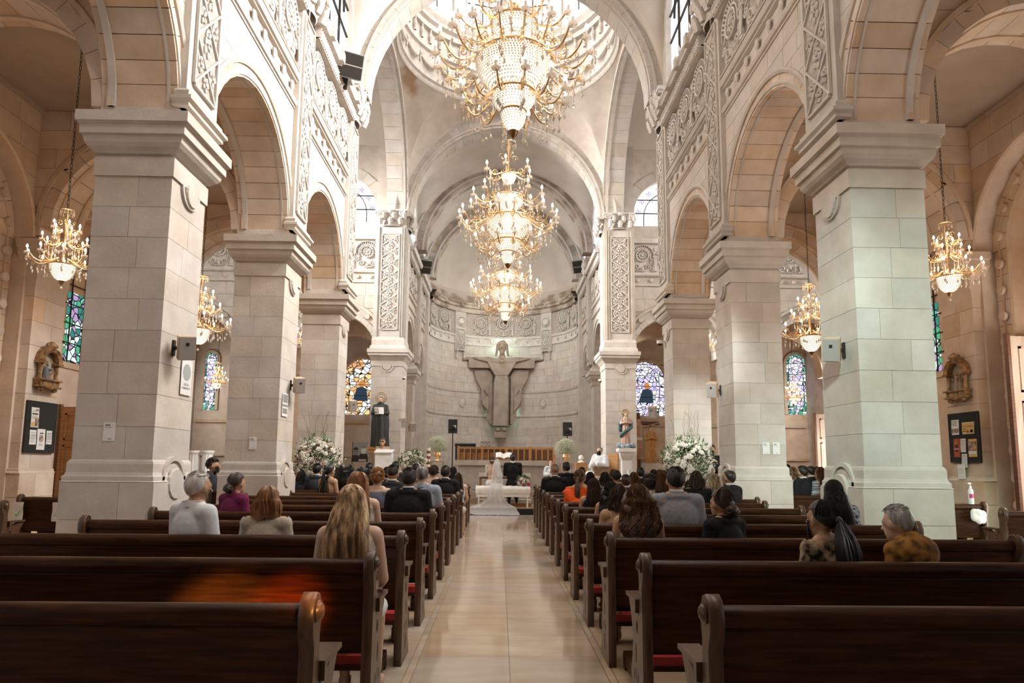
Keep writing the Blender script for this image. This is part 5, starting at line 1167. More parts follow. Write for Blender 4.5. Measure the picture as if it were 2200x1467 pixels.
def leaves(mb, rn, c, R, n, size, up=.3):
    for _ in range(n):
        a, b = rn.uniform(0, 2*pi), rn.uniform(-.6, 1.4); rr = rn.uniform(.55, 1.08)*(1+.14*sin(3*a+n)+.10*sin(5*b+2*a))
        p = Vector((c[0]+R[0]*rr*cos(a)*cos(b), c[1]+R[1]*rr*sin(a)*cos(b), c[2]+R[2]*rr*sin(b)))
        d = (p-Vector(c)+Vector((rn.uniform(-.3, .3), rn.uniform(-.3, .3), up))).normalized()*size*rn.uniform(.6, 1.5); w = d.orthogonal().normalized()*size*.22
        w = Matrix.Rotation(rn.uniform(0, 6), 3, d) @ w; m = p+d*.5; mb.add([p, m+w, p+d, m-w], [(0, 1, 2, 3)])
def flowers(loc, c, R, nrose, label, seed, vase=True, twigs=6, sc=1.0, extra=None, cat='flowers', cols=(CREAM, CREAM, CREAM, BLUSH)):
    rn = random.Random(seed); t = thing('flower_arrangement', label, cat, loc)
    mb = MB(); leaves(mb, rn, c, R, 520, .10*sc); mb.build('foliage', LEAFM[0], t, False, kind='stuff')
    mb = MB(); leaves(mb, rn, c, (R[0]*1.25, R[1]*1.15, R[2]*1.28), 420, .07*sc); mb.build('pale_foliage', LEAFM[1], t, False, kind='stuff')
    mb = MB()
    for _ in range(900):
        a, b = rn.uniform(0, 2*pi), rn.uniform(-.5, 1.5); r = rn.uniform(.8, 1.25)
        mb.octa((c[0]+R[0]*r*cos(a)*cos(b), c[1]+R[1]*r*sin(a)*cos(b), c[2]+R[2]*r*sin(b)), .014*sc)
    mb.build('filler_flowers', CREAM, t, False, kind='stuff')
    for i in range(nrose):
        a = rn.uniform(pi*.95, 2.05*pi); b = rn.uniform(-.7, 1.25); r = rn.uniform(.92, 1.08)
        d = Vector((R[0]*cos(a)*cos(b), R[1]*sin(a)*cos(b), R[2]*sin(b)))*r
        col = cols[i % len(cols)]
        o = put('rose', ROSE_ME[col.name], t, Vector(c)+d, d.to_track_quat('Z', 'Y').to_euler(), (sc*rn.uniform(.85, 1.45),)*3)
    if twigs:
        mb = MB()
        for i in range(twigs):
            x = rn.uniform(-.5, .5); P = [Vector(c)+Vector((x*R[0]*.4, 0, 0))]
            for k in range(7): P.append(P[-1]+Vector((x*.06+rn.uniform(-.05, .05), rn.uniform(-.03, .03), R[2]*.34)))
            mb.tube(P, [.006, .006, .005, .005, .004, .004, .003, .002], 3)
            for q in (4, 6): mb.tube([P[q], P[q]+Vector((rn.uniform(-.12, .12), 0, .13))], .002, 3)
        mb.build('twigs', TWIG, t, False, kind='stuff')
    if vase:
        MB().lathe([(.0, .0), (.17, 0), (.12, .05), (.09, .3), (.06, c[2]*.6), (.1, c[2]-R[2]*.7), (.08, c[2]-R[2]*.6), (0, c[2]-R[2]*.6)], n=14).build('stand_vase', IRON, t, False, True)
    return t
p = at(682, 1000, Y=15.1); flowers((p.x, 15.1, 0), (0, 0, p.z+.02), (.44, .38, .50), 70, 'tall white and blush flower arrangement before the farthest left pillar', 1)
p = at(1478, 1003, Y=15.1); flowers((p.x, 15.1, 0), (0, 0, p.z+.02), (.50, .40, .52), 74, 'tall white flower arrangement before the farthest right pillar', 2, cols=(CREAM,))
p = at(888, 995, Y=21.4); flowers((p.x, 21.4, .19), (0, 0, p.z-.19), (.36, .28, .33), 42, 'smaller white flower arrangement near the paschal candle', 3, twigs=3)
for px, py, Y, seed, side in ((940, 950, 22.7, 4, 'left'), (1216, 955, 22.7, 5, 'right')):
    rn = random.Random(seed); p = at(px, py, Y=Y); t = thing('gypsophila_bouquet', f'cloud of baby\'s breath in a gold urn, {side} of the altar', 'flowers', (p.x, Y, p.z-.62), group="baby's breath urns beside the altar")
    mb = MB(); gr = MB()
    for _ in range(2600):
        a, b = rn.uniform(0, 2*pi), rn.uniform(-.45, 1.5); r = rn.uniform(.35, 1.03)**.5*1.0
        q = Vector((.40*r*cos(a)*cos(b), .36*r*sin(a)*cos(b), .46+.36*r*sin(b))); mb.octa(q, .011)
        if _ % 9 == 0: gr.tube([(0, 0, .3), q], .0025, 3)
    mb.build('blossoms', GYP, t, False, kind='stuff'); gr.build('stems', LEAFM[1], t, False, kind='stuff')
    MB().lathe([(0, 0), (.09, .0), (.05, .05), (.05, .09), (.14, .2), (.12, .3), (.14, .33), (0, .30)], n=14).build('urn', BRASS, t, False, True)
    w = thing('flower_stand', f'copper wire frame stand under the baby\'s breath {side} of the altar', 'stand', (p.x, Y, .57)); h = p.z-.62-.57; mb = MB()
    for x in (-.2, .2):
        for y in (-.2, .2): mb.tube([(x, y, 0), (x, y, h)], .014, 4)
    for z in (.01, h-.012):
        for a_, b_ in (((-.2, -.2), (.2, -.2)), ((.2, -.2), (.2, .2)), ((.2, .2), (-.2, .2)), ((-.2, .2), (-.2, -.2))): mb.tube([(*a_, z), (*b_, z)], .014, 4)
    mb.box(-.2, .2, -.2, .2, h-.012, h); mb.build('frame', mat('copper_wire', (.6, .35, .22), .35, .8) if 'copper_wire' not in bpy.data.materials else bpy.data.materials['copper_wire'], w, False)
# paschal candle
p = at(921, 962, Y=21.8); t = thing('paschal_candle', 'thick white candle banded in red and gold left of the altar', 'candle', (p.x, 21.8, .19)); h = p.z-.19
MB().lathe([(.0, h), (.055, h), (.055, h-.75), (0, h-.75)], n=14).build('wax', WHITE, t, False, True)
for i in range(4): MB().lathe([(.058, h-.09-.17*i), (.06, h-.10-.17*i), (.06, h-.17-.17*i), (.058, h-.18-.17*i)], n=14).build('band', RED if i % 2 else DBRASS, t, False, True)
MB().lathe([(.16, 0), (.16, .04), (.03, .1), (.03, h-.85), (.10, h-.77), (.08, h-.74), (0, h-.74)], n=14).build('candle_stand', OAK, t, False, True)
# ambo
p0, p1 = at(808, 969, Y=21.3), at(842, 1008, Y=21.3)
t = thing('lectern', 'white cloth-covered lectern in front of the black-robed saint', 'lectern', ((p0.x+p1.x)/2, 21.3, .19)); h = p0.z-.19; w = (p1.x-p0.x)/2
MB().box(-w, w, -.18, .22, 0, h-.06).build('body', WCLOTH, t, False)
vs = [(-w-.02, -.24, h-.06), (w+.02, -.24, h-.06), (w+.02, .26, h+.03), (-w-.02, .26, h+.03)]; MB().add(vs+[(a, b, c+.03) for a, b, c in vs], [(0, 1, 2, 3), (7, 6, 5, 4), (0, 4, 5, 1), (1, 5, 6, 2), (2, 6, 7, 3), (3, 7, 4, 0)]).build('reading_desk', WHITE, t, False)
# frames, small things right of the altar
p = at(1293, 1012, Y=20.6); t = thing('photo_frame', 'gilt double picture frame standing before the seated priest', 'frame', (p.x, 20.6, p.z-.16))
MB().box(-.24, .24, -.015, .015, 0, .03).box(-.24, .24, -.015, .015, .27, .30).box(-.24, -.21, -.015, .015, 0, .3).box(.21, .24, -.015, .015, 0, .3).box(-.015, .015, -.015, .015, 0, .3).build('frame', BRASS, t, False); MB().box(-.21, .21, -.005, .012, .03, .27).build('picture', noisy(mat('brown_print', (.25, .13, .07), .6), (.12, .06, .04), (.45, .28, .16), 14, 4, bump=0), t, False)
tb = thing('small_table', 'little covered table carrying the gilt picture frame', 'table', (p.x, 20.7, .19)); MB().box(-.35, .35, -.25, .25, p.z-.16-.19-.03, p.z-.16-.19).box(-.33, .33, -.23, .23, 0, p.z-.16-.19-.03).build('cloth', WCLOTH, tb, False)
p = at(1352, 1008, Y=22); t = thing('glass_vase', 'pale glass vase standing by the pedestal of the lady saint', 'vase', (p.x, 22, .57)); MB().lathe([(.0, 0), (.07, 0), (.07, .3), (.10, .45), (.05, .62), (.08, .72), (.07, .72), (.04, .62), (0, .4)], n=16).build('body', mat('pale_glass', (.6, .68, .66), .1), t, False, True)
p = at(1247, 985, Y=25.2); t = thing('votive_lamp', 'small white and gilt lamp on a wooden block beside the right pier', 'lamp', (p.x, 25.0, p.z-.15)); MB().lathe([(0, 0), (.12, 0), (.12, .04), (.05, .07), (.06, .1), (.1, .14), (.08, .24), (0, .28)], n=14).build('lamp_body', CREAM, t, False, True)
t = thing('wooden_block', 'oak box under the votive lamp beside the right pier', 'box', (p.x, 25.0, .57)); MB().box(-.2, .2, -.2, .2, 0, p.z-.15-.57).build('box_body', OAK, t, False)
# chair of the celebrant
p = at(1318, 975, Y=22.4); t = thing('celebrant_chair', 'high-backed honey oak armchair of the priest', 'chair', (p.x-.2, 22.62, .57))
T = Matrix.Rotation(-.9, 4, 'Z')
MB().box(-.3, .3, .22, .28, 0, 1.25, T).build('backrest', OAK, t, False); MB().box(-.3, .3, -.25, .25, .4, .46, T).build('seat', OAK, t, False)
for q in (-1, 1): MB().box(q*.3-.03, q*.3+.03, -.25, .28, .0, .68, T).build('side_panel', OAK, t, False)
# ---- bridal bench, kneeler -----------------------------------------------------------------------
WL = noisy(mat('white_tufted_leather', (.74, .70, .64), .45), (.68, .63, .57), (.78, .74, .69), 6, 4, bump=.15, bscale=8)
x0, x1 = at(1020, 1070, Y=19.65).x, at(1138, 1070, Y=19.65).x
x0, x1 = at(1022, 1070, Y=20.25).x, at(1139, 1070, Y=20.25).x
be = thing('tufted_bench', 'white tufted bench with turned legs on the sanctuary step', 'bench', ((x0+x1)/2, 20.25, .19)); w = (x1-x0)/2
mb = MB(); N, Mm = 40, 14; vs = []
for j in range(Mm+1):
    for i in range(N+1):
        a = pi*j/Mm; u = i/N; dim = .012*cos(2*pi*u*8)*cos(4*a); r = 1+dim*3
        vs.append((-w+2*w*u, -.2*cos(a)*r, .40+.22*sin(a)**.5*r))
fs = [(j*(N+1)+i, j*(N+1)+i+1, (j+1)*(N+1)+i+1, (j+1)*(N+1)+i) for j in range(Mm) for i in range(N)]
n0 = N+1
fs += [tuple(j*n0 for j in range(Mm+1)), tuple(j*n0+N for j in range(Mm, -1, -1)), (0, N, Mm*n0+N, Mm*n0)]
mb.add(vs, fs).build('cushion', WL, be, False, True)
MB().box(-w+.02, w-.02, -.19, .19, .30, .40).build('apron', WHITE, be, False)
for x in (-w+.09, w-.09):
    for y in (-.15, .15): MB().lathe([(.035, 0), (.02, .02), (.032, .06), (.018, .12), (.03, .2), (.022, .25), (.038, .30)], (x, y, 0), 10).build('leg', WHITE, be, False, True)
x0, x1 = at(1029, 1020, Y=21.2).x, at(1140, 1020, Y=21.2).x
kn = thing('prie_dieu', 'long white-padded kneeler desk in front of the bridal couple', 'kneeler', ((x0+x1)/2, 21.3, .19)); w = (x1-x0)/2
MB().box(-w, w, -.12, .16, .86, .98).build('arm_cushion', WL, kn, False); MB().box(-w+.02, w-.02, .0, .14, .80, .87).build('desk', OAK, kn, False)
for x in (-w+.05, w-.05): MB().box(x-.035, x+.035, -.02, .12, 0, .82).build('post', OAK, kn, False)
MB().box(-w, w, -.75, -.2, .1, .20).build('knee_cushion', WL, kn, False); MB().box(-w, w, -.75, .12, .0, .10).build('base', OAK, kn, False)
# ---- notices, speakers, plaques ---------------------------------------------------------------------
INK = mat('grey_print', (.25, .25, .25), .8); INKD = mat('black_print', (.03, .03, .03), .8)
def text(body, size, m, parent, loc, rot, align='CENTER', name='lettering'):
    c = bpy.data.curves.new(name, 'FONT'); c.body = body; c.size = size; c.align_x = align; c.extrude = .0004; o = put(name, c)
    me = bpy.data.meshes.new_from_object(o.evaluated_get(bpy.context.evaluated_depsgraph_get())); bpy.data.objects.remove(o)
    me.materials.clear(); me.materials.append(m); return put(name, me, parent, loc, rot, kind='stuff')
def sheet(name, label, c, n, w, h, m=PAPER, cat='poster', th=.004):
    # flat sheet centred at c, facing direction n (horizontal); returns empty with local x = right, z = up, -y = out
    t = thing(name, label, cat, c, atan2(n[1], n[0])+pi/2); MB().box(-w/2, w/2, -th, 0, -h/2, h/2).build('sheet', m, t, False); return t
def lines(t, x0, x1, zs, m=INK, hgt=.006, y=-.006, name='print_line'):
    mb = MB(); rn = random.Random(len(zs))
    for z in zs: mb.box(x0, x1-rn.uniform(0, .25)*(x1-x0), y, y+.002, z-hgt/2, z+hgt/2)
    return mb.build(name, m, t, False, kind='stuff')
def qr_sheet(px, py, Y, w, h, label, X=None):
    p = at(px, py, Y=Y); t = sheet('notice_sheet', label, p, (0, -1), w, h)
    lines(t, -w*.38, w*.2, [h*.36, h*.32], INKD, h*.02); lines(t, -w*.38, w*.4, [h*.24, h*.2], INK, h*.012); lines(t, -w*.1, w*.35, [-h*.36, -h*.4], INK, h*.014)
    MB().lathe([(0, -.006), (h*.045, -.006), (h*.045, -.004)], (0, 0, 0), 12, T=Matrix.Translation((-w*.25, 0, -h*.38)) @ Matrix.Rotation(-pi/2, 4, 'X') @ Matrix.Scale(-1, 4, (0, 0, 1))).build('logo', INKD, t, False)
    return t
qr_sheet(235, 927, 7.488, .13, .205, 'small white notice on the front of the nearest left pillar')
qr_sheet(543.5, 952, 11.59, .125, .21, 'small white notice on the front of the middle left pillar')
qr_sheet(1646, 963, 11.59, .12, .20, 'left one of two white notices on the middle right pillar'); qr_sheet(1668, 963, 11.59, .12, .20, 'right one of two white notices on the middle right pillar')
p = at(400, 811, X=-3.74); t = sheet('safety_poster', 'white poster with grey round picture on the inner side of the nearest left pillar', p, (1, 0), .27, .42)
MB().lathe([(0, .001), (.10, .001), (.10, 0)], n=24, T=Matrix.Translation((0, -.005, .06)) @ Matrix.Rotation(pi/2, 4, 'X')).build('round_picture', mat('grey_green_print', (.33, .36, .34), .8), t, False)
text('USE SU', .045, INK, t, (0, -.006, -.10), (pi/2, 0, 0)); text('CUBREBOCAS', .034, INK, t, (0, -.006, -.14), (pi/2, 0, 0))
p = at(612, 870, X=-3.74); t = sheet('grey_poster', 'narrow grey and white poster on the inner side of the middle left pillar', p, (1, 0), .30, .40)
MB().box(-.12, .12, -.006, -.004, .04, .18).box(-.14, .14, -.006, -.004, -.03, .01).box(-.12, .12, -.006, -.004, -.15, -.06).build('grey_print', INK, t, False, kind='stuff')
BEIGE = mat('beige_speaker_shell', (.50, .37, .26), .6); GRILLE = mat('speaker_grille', (.33, .29, .26), .7)
def wallspk(p, s, w, h, label, rz=.75):
    t = thing('wall_speaker', label, 'speaker', p, 0, 'beige wall speakers'); t.rotation_euler = (0, 0, 0)
    T = Matrix.Rotation(-s*rz, 4, 'Z') @ Matrix.Rotation(.3, 4, 'X') @ Matrix.Rotation(s*.12, 4, 'Y')
    T = Matrix.Translation((-s*.16, -.05, 0)) @ T
    vs = [(-w/2, -.07, -h/2), (w/2, -.07, -h/2), (w/2, -.07, h/2), (-w/2, -.07, h/2), (-w*.36, .08, -h/2), (w*.36, .08, -h/2), (w*.36, .08, h/2), (-w*.36, .08, h/2)]
    MB().add([T @ Vector(v) for v in vs], [(3, 2, 1, 0), (4, 5, 6, 7), (0, 1, 5, 4), (1, 2, 6, 5), (2, 3, 7, 6), (3, 0, 4, 7)]).build('shell', BEIGE, t, False)
    MB().box(-w*.46, w*.46, -.078, -.069, -h*.47, h*.47, T).build('grille', GRILLE, t, False); MB().box(-.018, .018, -.082, -.077, .03, .066, T).build('badge', BLACK, t, False)
    MB().box(*sorted((0, -s*.12)), -.02, .02, -.02, .02).box(*sorted((0, -s*.015)), -.03, .03, -.09, .09).build('bracket', IRON, t, False)
names = ['nearest', 'middle', 'farthest']
for i, (pl, pr) in enumerate((((402, 748), (1785, 752)), ((643, 828), (1530, 838)), ((757, 872), (1402, 885)))):
    a = at(*pl, X=CX-3.72); b = at(*pr, X=CX+3.72)
    wallspk((CX-3.878, a.y, a.z), -1, .19, .27, f'small beige speaker on the {names[i]} left pillar'); wallspk((CX+3.878, b.y, b.z), 1, .19, .27, f'small beige speaker on the {names[i]} right pillar')
for px, py, lab in ((866, 908, 'beige speaker on the left chancel wall, nearer one'), (888, 918, 'beige speaker on the left chancel wall, farther one')):
    a = at(px, py, X=CX-3.7); wallspk((CX-3.9, min(a.y, 29.4), a.z), -1, .3, .36, lab)
for px, py, X, lab, s in ((752, 140, CX-3.45, 'dark loudspeaker cabinet on the left nave cornice', -1), (1388, 130, CX+3.5, '', 0), (912, 573, CX-3.5, 'dark wedge loudspeaker high on the left chancel cornice', -1), (1245, 573, CX+3.5, 'dark wedge loudspeaker high on the right chancel cornice', 1)):
    if not s: continue
    a = at(px, py, X=X); k = .62 if a.y < 20 else .72
    t = thing('loudspeaker_cabinet', lab, 'speaker', (a.x, a.y, a.z), -s*.5)
    t.rotation_euler = (radians(28), 0, -s*.45)
    MB().box(-k*.45, k*.45, -.02, .3, -k*.42, k*.42).build('cabinet', mat('grey_speaker_case', (.22, .25, .24), .5) if 'grey_speaker_case' not in bpy.data.materials else bpy.data.materials['grey_speaker_case'], t, False)
    MB().box(-k*.42, k*.42, -.035, -.02, -k*.39, k*.39).build('grille', IRON, t, False); MB().box(-k*.42, k*.42, -.04, -.035, -.01, .01).build('grille_bar', GRILLE, t, False)
    MB().box(-.05, .05, .28, .6, -.5, -.1).build('bracket', IRON, t, False)
for px, py, s in ((1396, 737, 1), (867, 812, -1), (1290, 818, 1)):
    a = at(px, py, X=CX+s*3.72) if px != 1396 else at(1418, py, X=CX+3.75)
    a.y = min(a.y, 29.3)
    t = thing('dome_camera', f'white security camera on the {"farthest right pillar" if px == 1396 else "left chancel pier impost" if s < 0 else "right chancel pier impost"}', 'camera', a)
    MB().ball((0, 0, 0), .07, 10, 6).build('camera_dome', BLACK, t, False, True); MB().lathe([(0, .06), (.08, .06), (.08, -.01), (.07, -.02)], n=12).box(*sorted((0, s*.2)), -.02, .02, .02, .06).build('housing', WHITE, t, False, True)
# noticeboards and station plaques on the wall pilasters
FELT = mat('black_felt', (.015, .014, .013), .9); GILT = noisy(mat('gilt_bronze_carving', (.30, .16, .06), .45, .35), (.14, .07, .03), (.42, .24, .10), 14, 6, bump=.6, bscale=40)
YEL = mat('yellow_print', (.62, .40, .12), .8); ORG = mat('orange_red_print', (.42, .07, .02), .8); TAN = noisy(mat('photo_print', (.3, .2, .15), .8), (.08, .05, .05), (.6, .42, .3), 18, 3, bump=0)
def board(s, z0, z1, ylo, yhi, label):
    X = CX+s*8.145; t = thing('notice_board', label, 'board', (X, (ylo+yhi)/2, (z0+z1)/2), pi/2 if s < 0 else -pi/2)
    w, h = yhi-ylo, z1-z0; MB().box(-w/2, w/2, -.03, 0, -h/2, h/2).build('felt_panel', FELT, t, False)
    mb = MB().box(-w/2-.01, w/2+.01, -.035, 0, h/2, h/2+.012).box(-w/2-.01, w/2+.01, -.035, 0, -h/2-.012, -h/2).box(-w/2-.012, -w/2, -.035, 0, -h/2, h/2).box(w/2, w/2+.012, -.035, 0, -h/2, h/2); mb.build('edge_trim', BLACK, t, False)
    return t, w, h
def pinned(bd, x, z, w, h, m, label, parts=()):   # paper pinned on a board: a thing of its own
    M_ = Matrix.Translation(bd.location) @ Matrix.Rotation(bd.rotation_euler[2], 4, 'Z'); c = M_ @ Vector((x, -.032, z))
    t = thing('pinned_paper', label, 'paper', c, bd.rotation_euler[2]); 
    vs = []; N = 4
    for j in range(N+1):
        for i in range(2): vs.append((-w/2+w*i, -.003-.004*sin(j*1.1+i), -h/2+h*j/N))
    MB().add(vs, [(j*2, j*2+1, j*2+3, j*2+2) for j in range(N)]).build('sheet', m, t, False)
    for p_ in parts:
        if p_[0] == 'box': MB().box(p_[1], p_[2], -.011, -.0085, p_[3], p_[4]).build('printed_block', p_[5], t, False)
        elif p_[0] == 'text': text(p_[1], p_[2], p_[3], t, (p_[4], -.011, p_[5]), (pi/2, 0, 0))
        elif p_[0] == 'lines': lines(t, p_[1], p_[2], p_[3], INK, .005, -.010)
        elif p_[0] == 'disc': MB().lathe([(0, .001), (p_[3], .001), (p_[3], 0)], n=18, T=Matrix.Translation((p_[1], -.010, p_[2])) @ Matrix.Rotation(pi/2, 4, 'X')).build('printed_disc', p_[4], t, False)
    return t
bd, w, h = board(-1, at(112, 972, X=CX-8.14).z, at(112, 868, X=CX-8.14).z, 11.66, 12.42, 'black notice board with four papers on the left aisle wall')
pinned(bd, -.19, .16, .20, .34, PAPER, 'tall leaflet with orange corner on the left notice board', (('box', 0, .09, .12, .14, INK), ('box', -.08, .06, .05, .07, INKD), ('lines', -.08, .04, [.1, .02, 0, -.02]), ('box', -.09, 0, -.15, -.08, YEL), ('box', .0, .09, -.15, .0, TAN)))
pinned(bd, -.20, -.18, .17, .25, PAPER, 'plain printed sheet at bottom left of the left notice board', (('lines', -.06, .06, [.08, .04, .02, 0, -.02, -.04, -.07]),))
pinned(bd, .01, -.21, .21, .36, PAPER, 'sheet with a round picture low on the left notice board', (('box', -.04, .04, .10, .115, INKD), ('disc', 0, .01, .055, TAN), ('lines', -.05, .06, [.07, -.08, -.1])))
pinned(bd, .22, -.17, .15, .24, PAPER, 'plain printed sheet at bottom right of the left notice board', (('lines', -.06, .07, [.08, .06, .04, .02, 0, -.02, -.04, -.07]),))
bd, w, h = board(1, at(2104, 992, X=CX+8.14).z, at(2104, 884, X=CX+8.14).z, 11.64, 12.40, 'black notice board with six papers on the right aisle wall')
pinned(bd, -.20, .19, .20, .27, PAPER, 'grey leaflet with photographs at top left of the right notice board', (('lines', -.08, .08, [.11, .09, .07, .05, .03]), ('box', -.09, .09, -.1, -.02, TAN)))
pinned(bd, .14, .16, .31, .21, PAPER, 'yellow catechism poster on the right notice board', (('box', -.145, .145, -.095, .095, YEL), ('text', 'CATECISMO', .045, INKD, 0, .015), ('box', -.13, -.04, -.02, -.01, INKD), ('box', -.13, -.04, -.06, -.05, INKD), ('disc', 0, -.06, .02, OCHRE), ('box', .06, .12, -.08, -.03, PAPER)))
pinned(bd, -.19, -.18, .17, .33, ORG, 'orange-red poster on the right notice board', (('text', 'HUELLAS', .035, PAPER, 0, -.03), ('disc', 0, .10, .035, OCHRE), ('box', -.04, .04, 0, .05, INKD), ('box', -.04, .04, -.07, -.04, INKD), ('lines', -.06, .06, [.06, -.09, -.12])))
pinned(bd, -.02, -.14, .14, .24, PAPER, 'white printed strip in the middle of the right notice board', (('lines', -.05, .06, [.09, .07, .04, .02, -.01, -.04, -.07]),))
pinned(bd, -.01, -.41, .14, .24, PAPER, 'white printed strip hanging below the right notice board', (('lines', -.05, .06, [.09, .07, .04, .02, -.01, -.04, -.07]),))
pinned(bd, .22, -.19, .22, .31, YEL, 'tan poster with a portrait photo on the right notice board', (('box', -.10, .10, -.05, .12, TAN), ('box', -.10, .10, -.11, -.055, PAPER)))
def plaque(s, zb, zt, label, figs):
    X = CX+s*8.145; t = thing('station_plaque', label, 'plaque', (X, 12.03, zb), pi/2 if s < 0 else -pi/2); h = zt-zb; w = .34*h/1.0
    f = lambda a, t_, z: (a, t_, z)
    mb = MB(); w2 = w
    mb.box(-w2, w2, -.12, 0, h*.10, h*.24).box(-w2*1.12, w2*1.12, -.16, 0, h*.22, h*.26).box(-w2*1.1, w2*1.1, -.15, 0, h*.06, h*.10)
    for d in (-1, 1):
        mb.lathe([(.05, h*.26), (.035, h*.30), (.035, h*.58), (.055, h*.62)], (d*w2*.86, -.07, 0), 8); mb.box(d*w2*.86-.07, d*w2*.86+.07, -.15, 0, h*.62, h*.67)
        mb.tube([(d*w2*.7, -.08, h*.08), (d*w2*.75, -.08, 0), (d*w2*.6, -.08, -.02)], [.06, .05, .02], 6)
    ring_arch(mb, f, 0, h*.67, [(w2*.72, -.13), (w2*.72, 0), (w2*1.08, 0), (w2*1.08, -.08), (w2*.95, -.16)], 16)
    mb.ball((0, -.1, h*.67+w2*1.12), (.09, .06, .09), 8, 6).tube(spiral((-.08, h*.67+w2*1.1), .06, 1.2, -1, 0, 12, -.1), .02, 4).tube(spiral((.08, h*.67+w2*1.1), .06, 1.2, 1, 0, 12, -.1), .02, 4).ball((0, -.1, h*.05), (w2*.5, .06, h*.05), 8, 5)
    mb.build('frame', GILT, t, False)
    MB().prism([(-w2*.72, h*.26), (w2*.72, h*.26), (w2*.72, h*.67)]+[(w2*.72*cos(pi*i/8), h*.67+w2*.72*sin(pi*i/8)) for i in range(1, 8)]+[(-w2*.72, h*.67)], f, -.02, 0).build('painted_backdrop', noisy(mat('painted_sky', (.3, .34, .33), .8), (.30, .20, .10), (.36, .42, .42), 3, 3, stretch=(1, 1, 1), bump=0), t, False)
    for i, (x, sc_, col) in enumerate(figs):
        k = sc_*h*.36; fg = fluted([(.22*k, 0), (.20*k, .4*k), (.13*k, .72*k), (.05*k, .82*k)], 16, 5, .12, c=(x*w2, -.07)); fg.ball((x*w2, -.08, .92*k), .09*k, 8, 6); cap(fg, (x*w2, -.08, .7*k), (x*w2+.2*k, -.12, .55*k), .06*k, .04*k, 6)
        fg.v = [(a, b, c+h*.27) for a, b, c in fg.v]; fg.build('relief_figure', col, t, False, True)
    return t
TN2 = mat('tan_relief_paint', (.30, .2, .12), .6); GB = mat('grey_blue_relief_paint', (.12, .13, .14), .6)
plaque(-1, at(90, 838, X=CX-8.14).z, at(90, 728, X=CX-8.14).z-.15, 'carved gilt arched plaque with kneeling figures on the left aisle wall', ((-.2, 1.0, GB), (.25, .75, TN2), (.0, .6, GILT)))
q = plaque(1, at(2090, 858, X=CX+8.14).z, at(2090, 748, X=CX+8.14).z-.15, 'carved gilt arched plaque with a crucifixion group on the right aisle wall', ((-.38, .9, GB), (.0, 1.15, TN2), (.38, .95, TN2)))
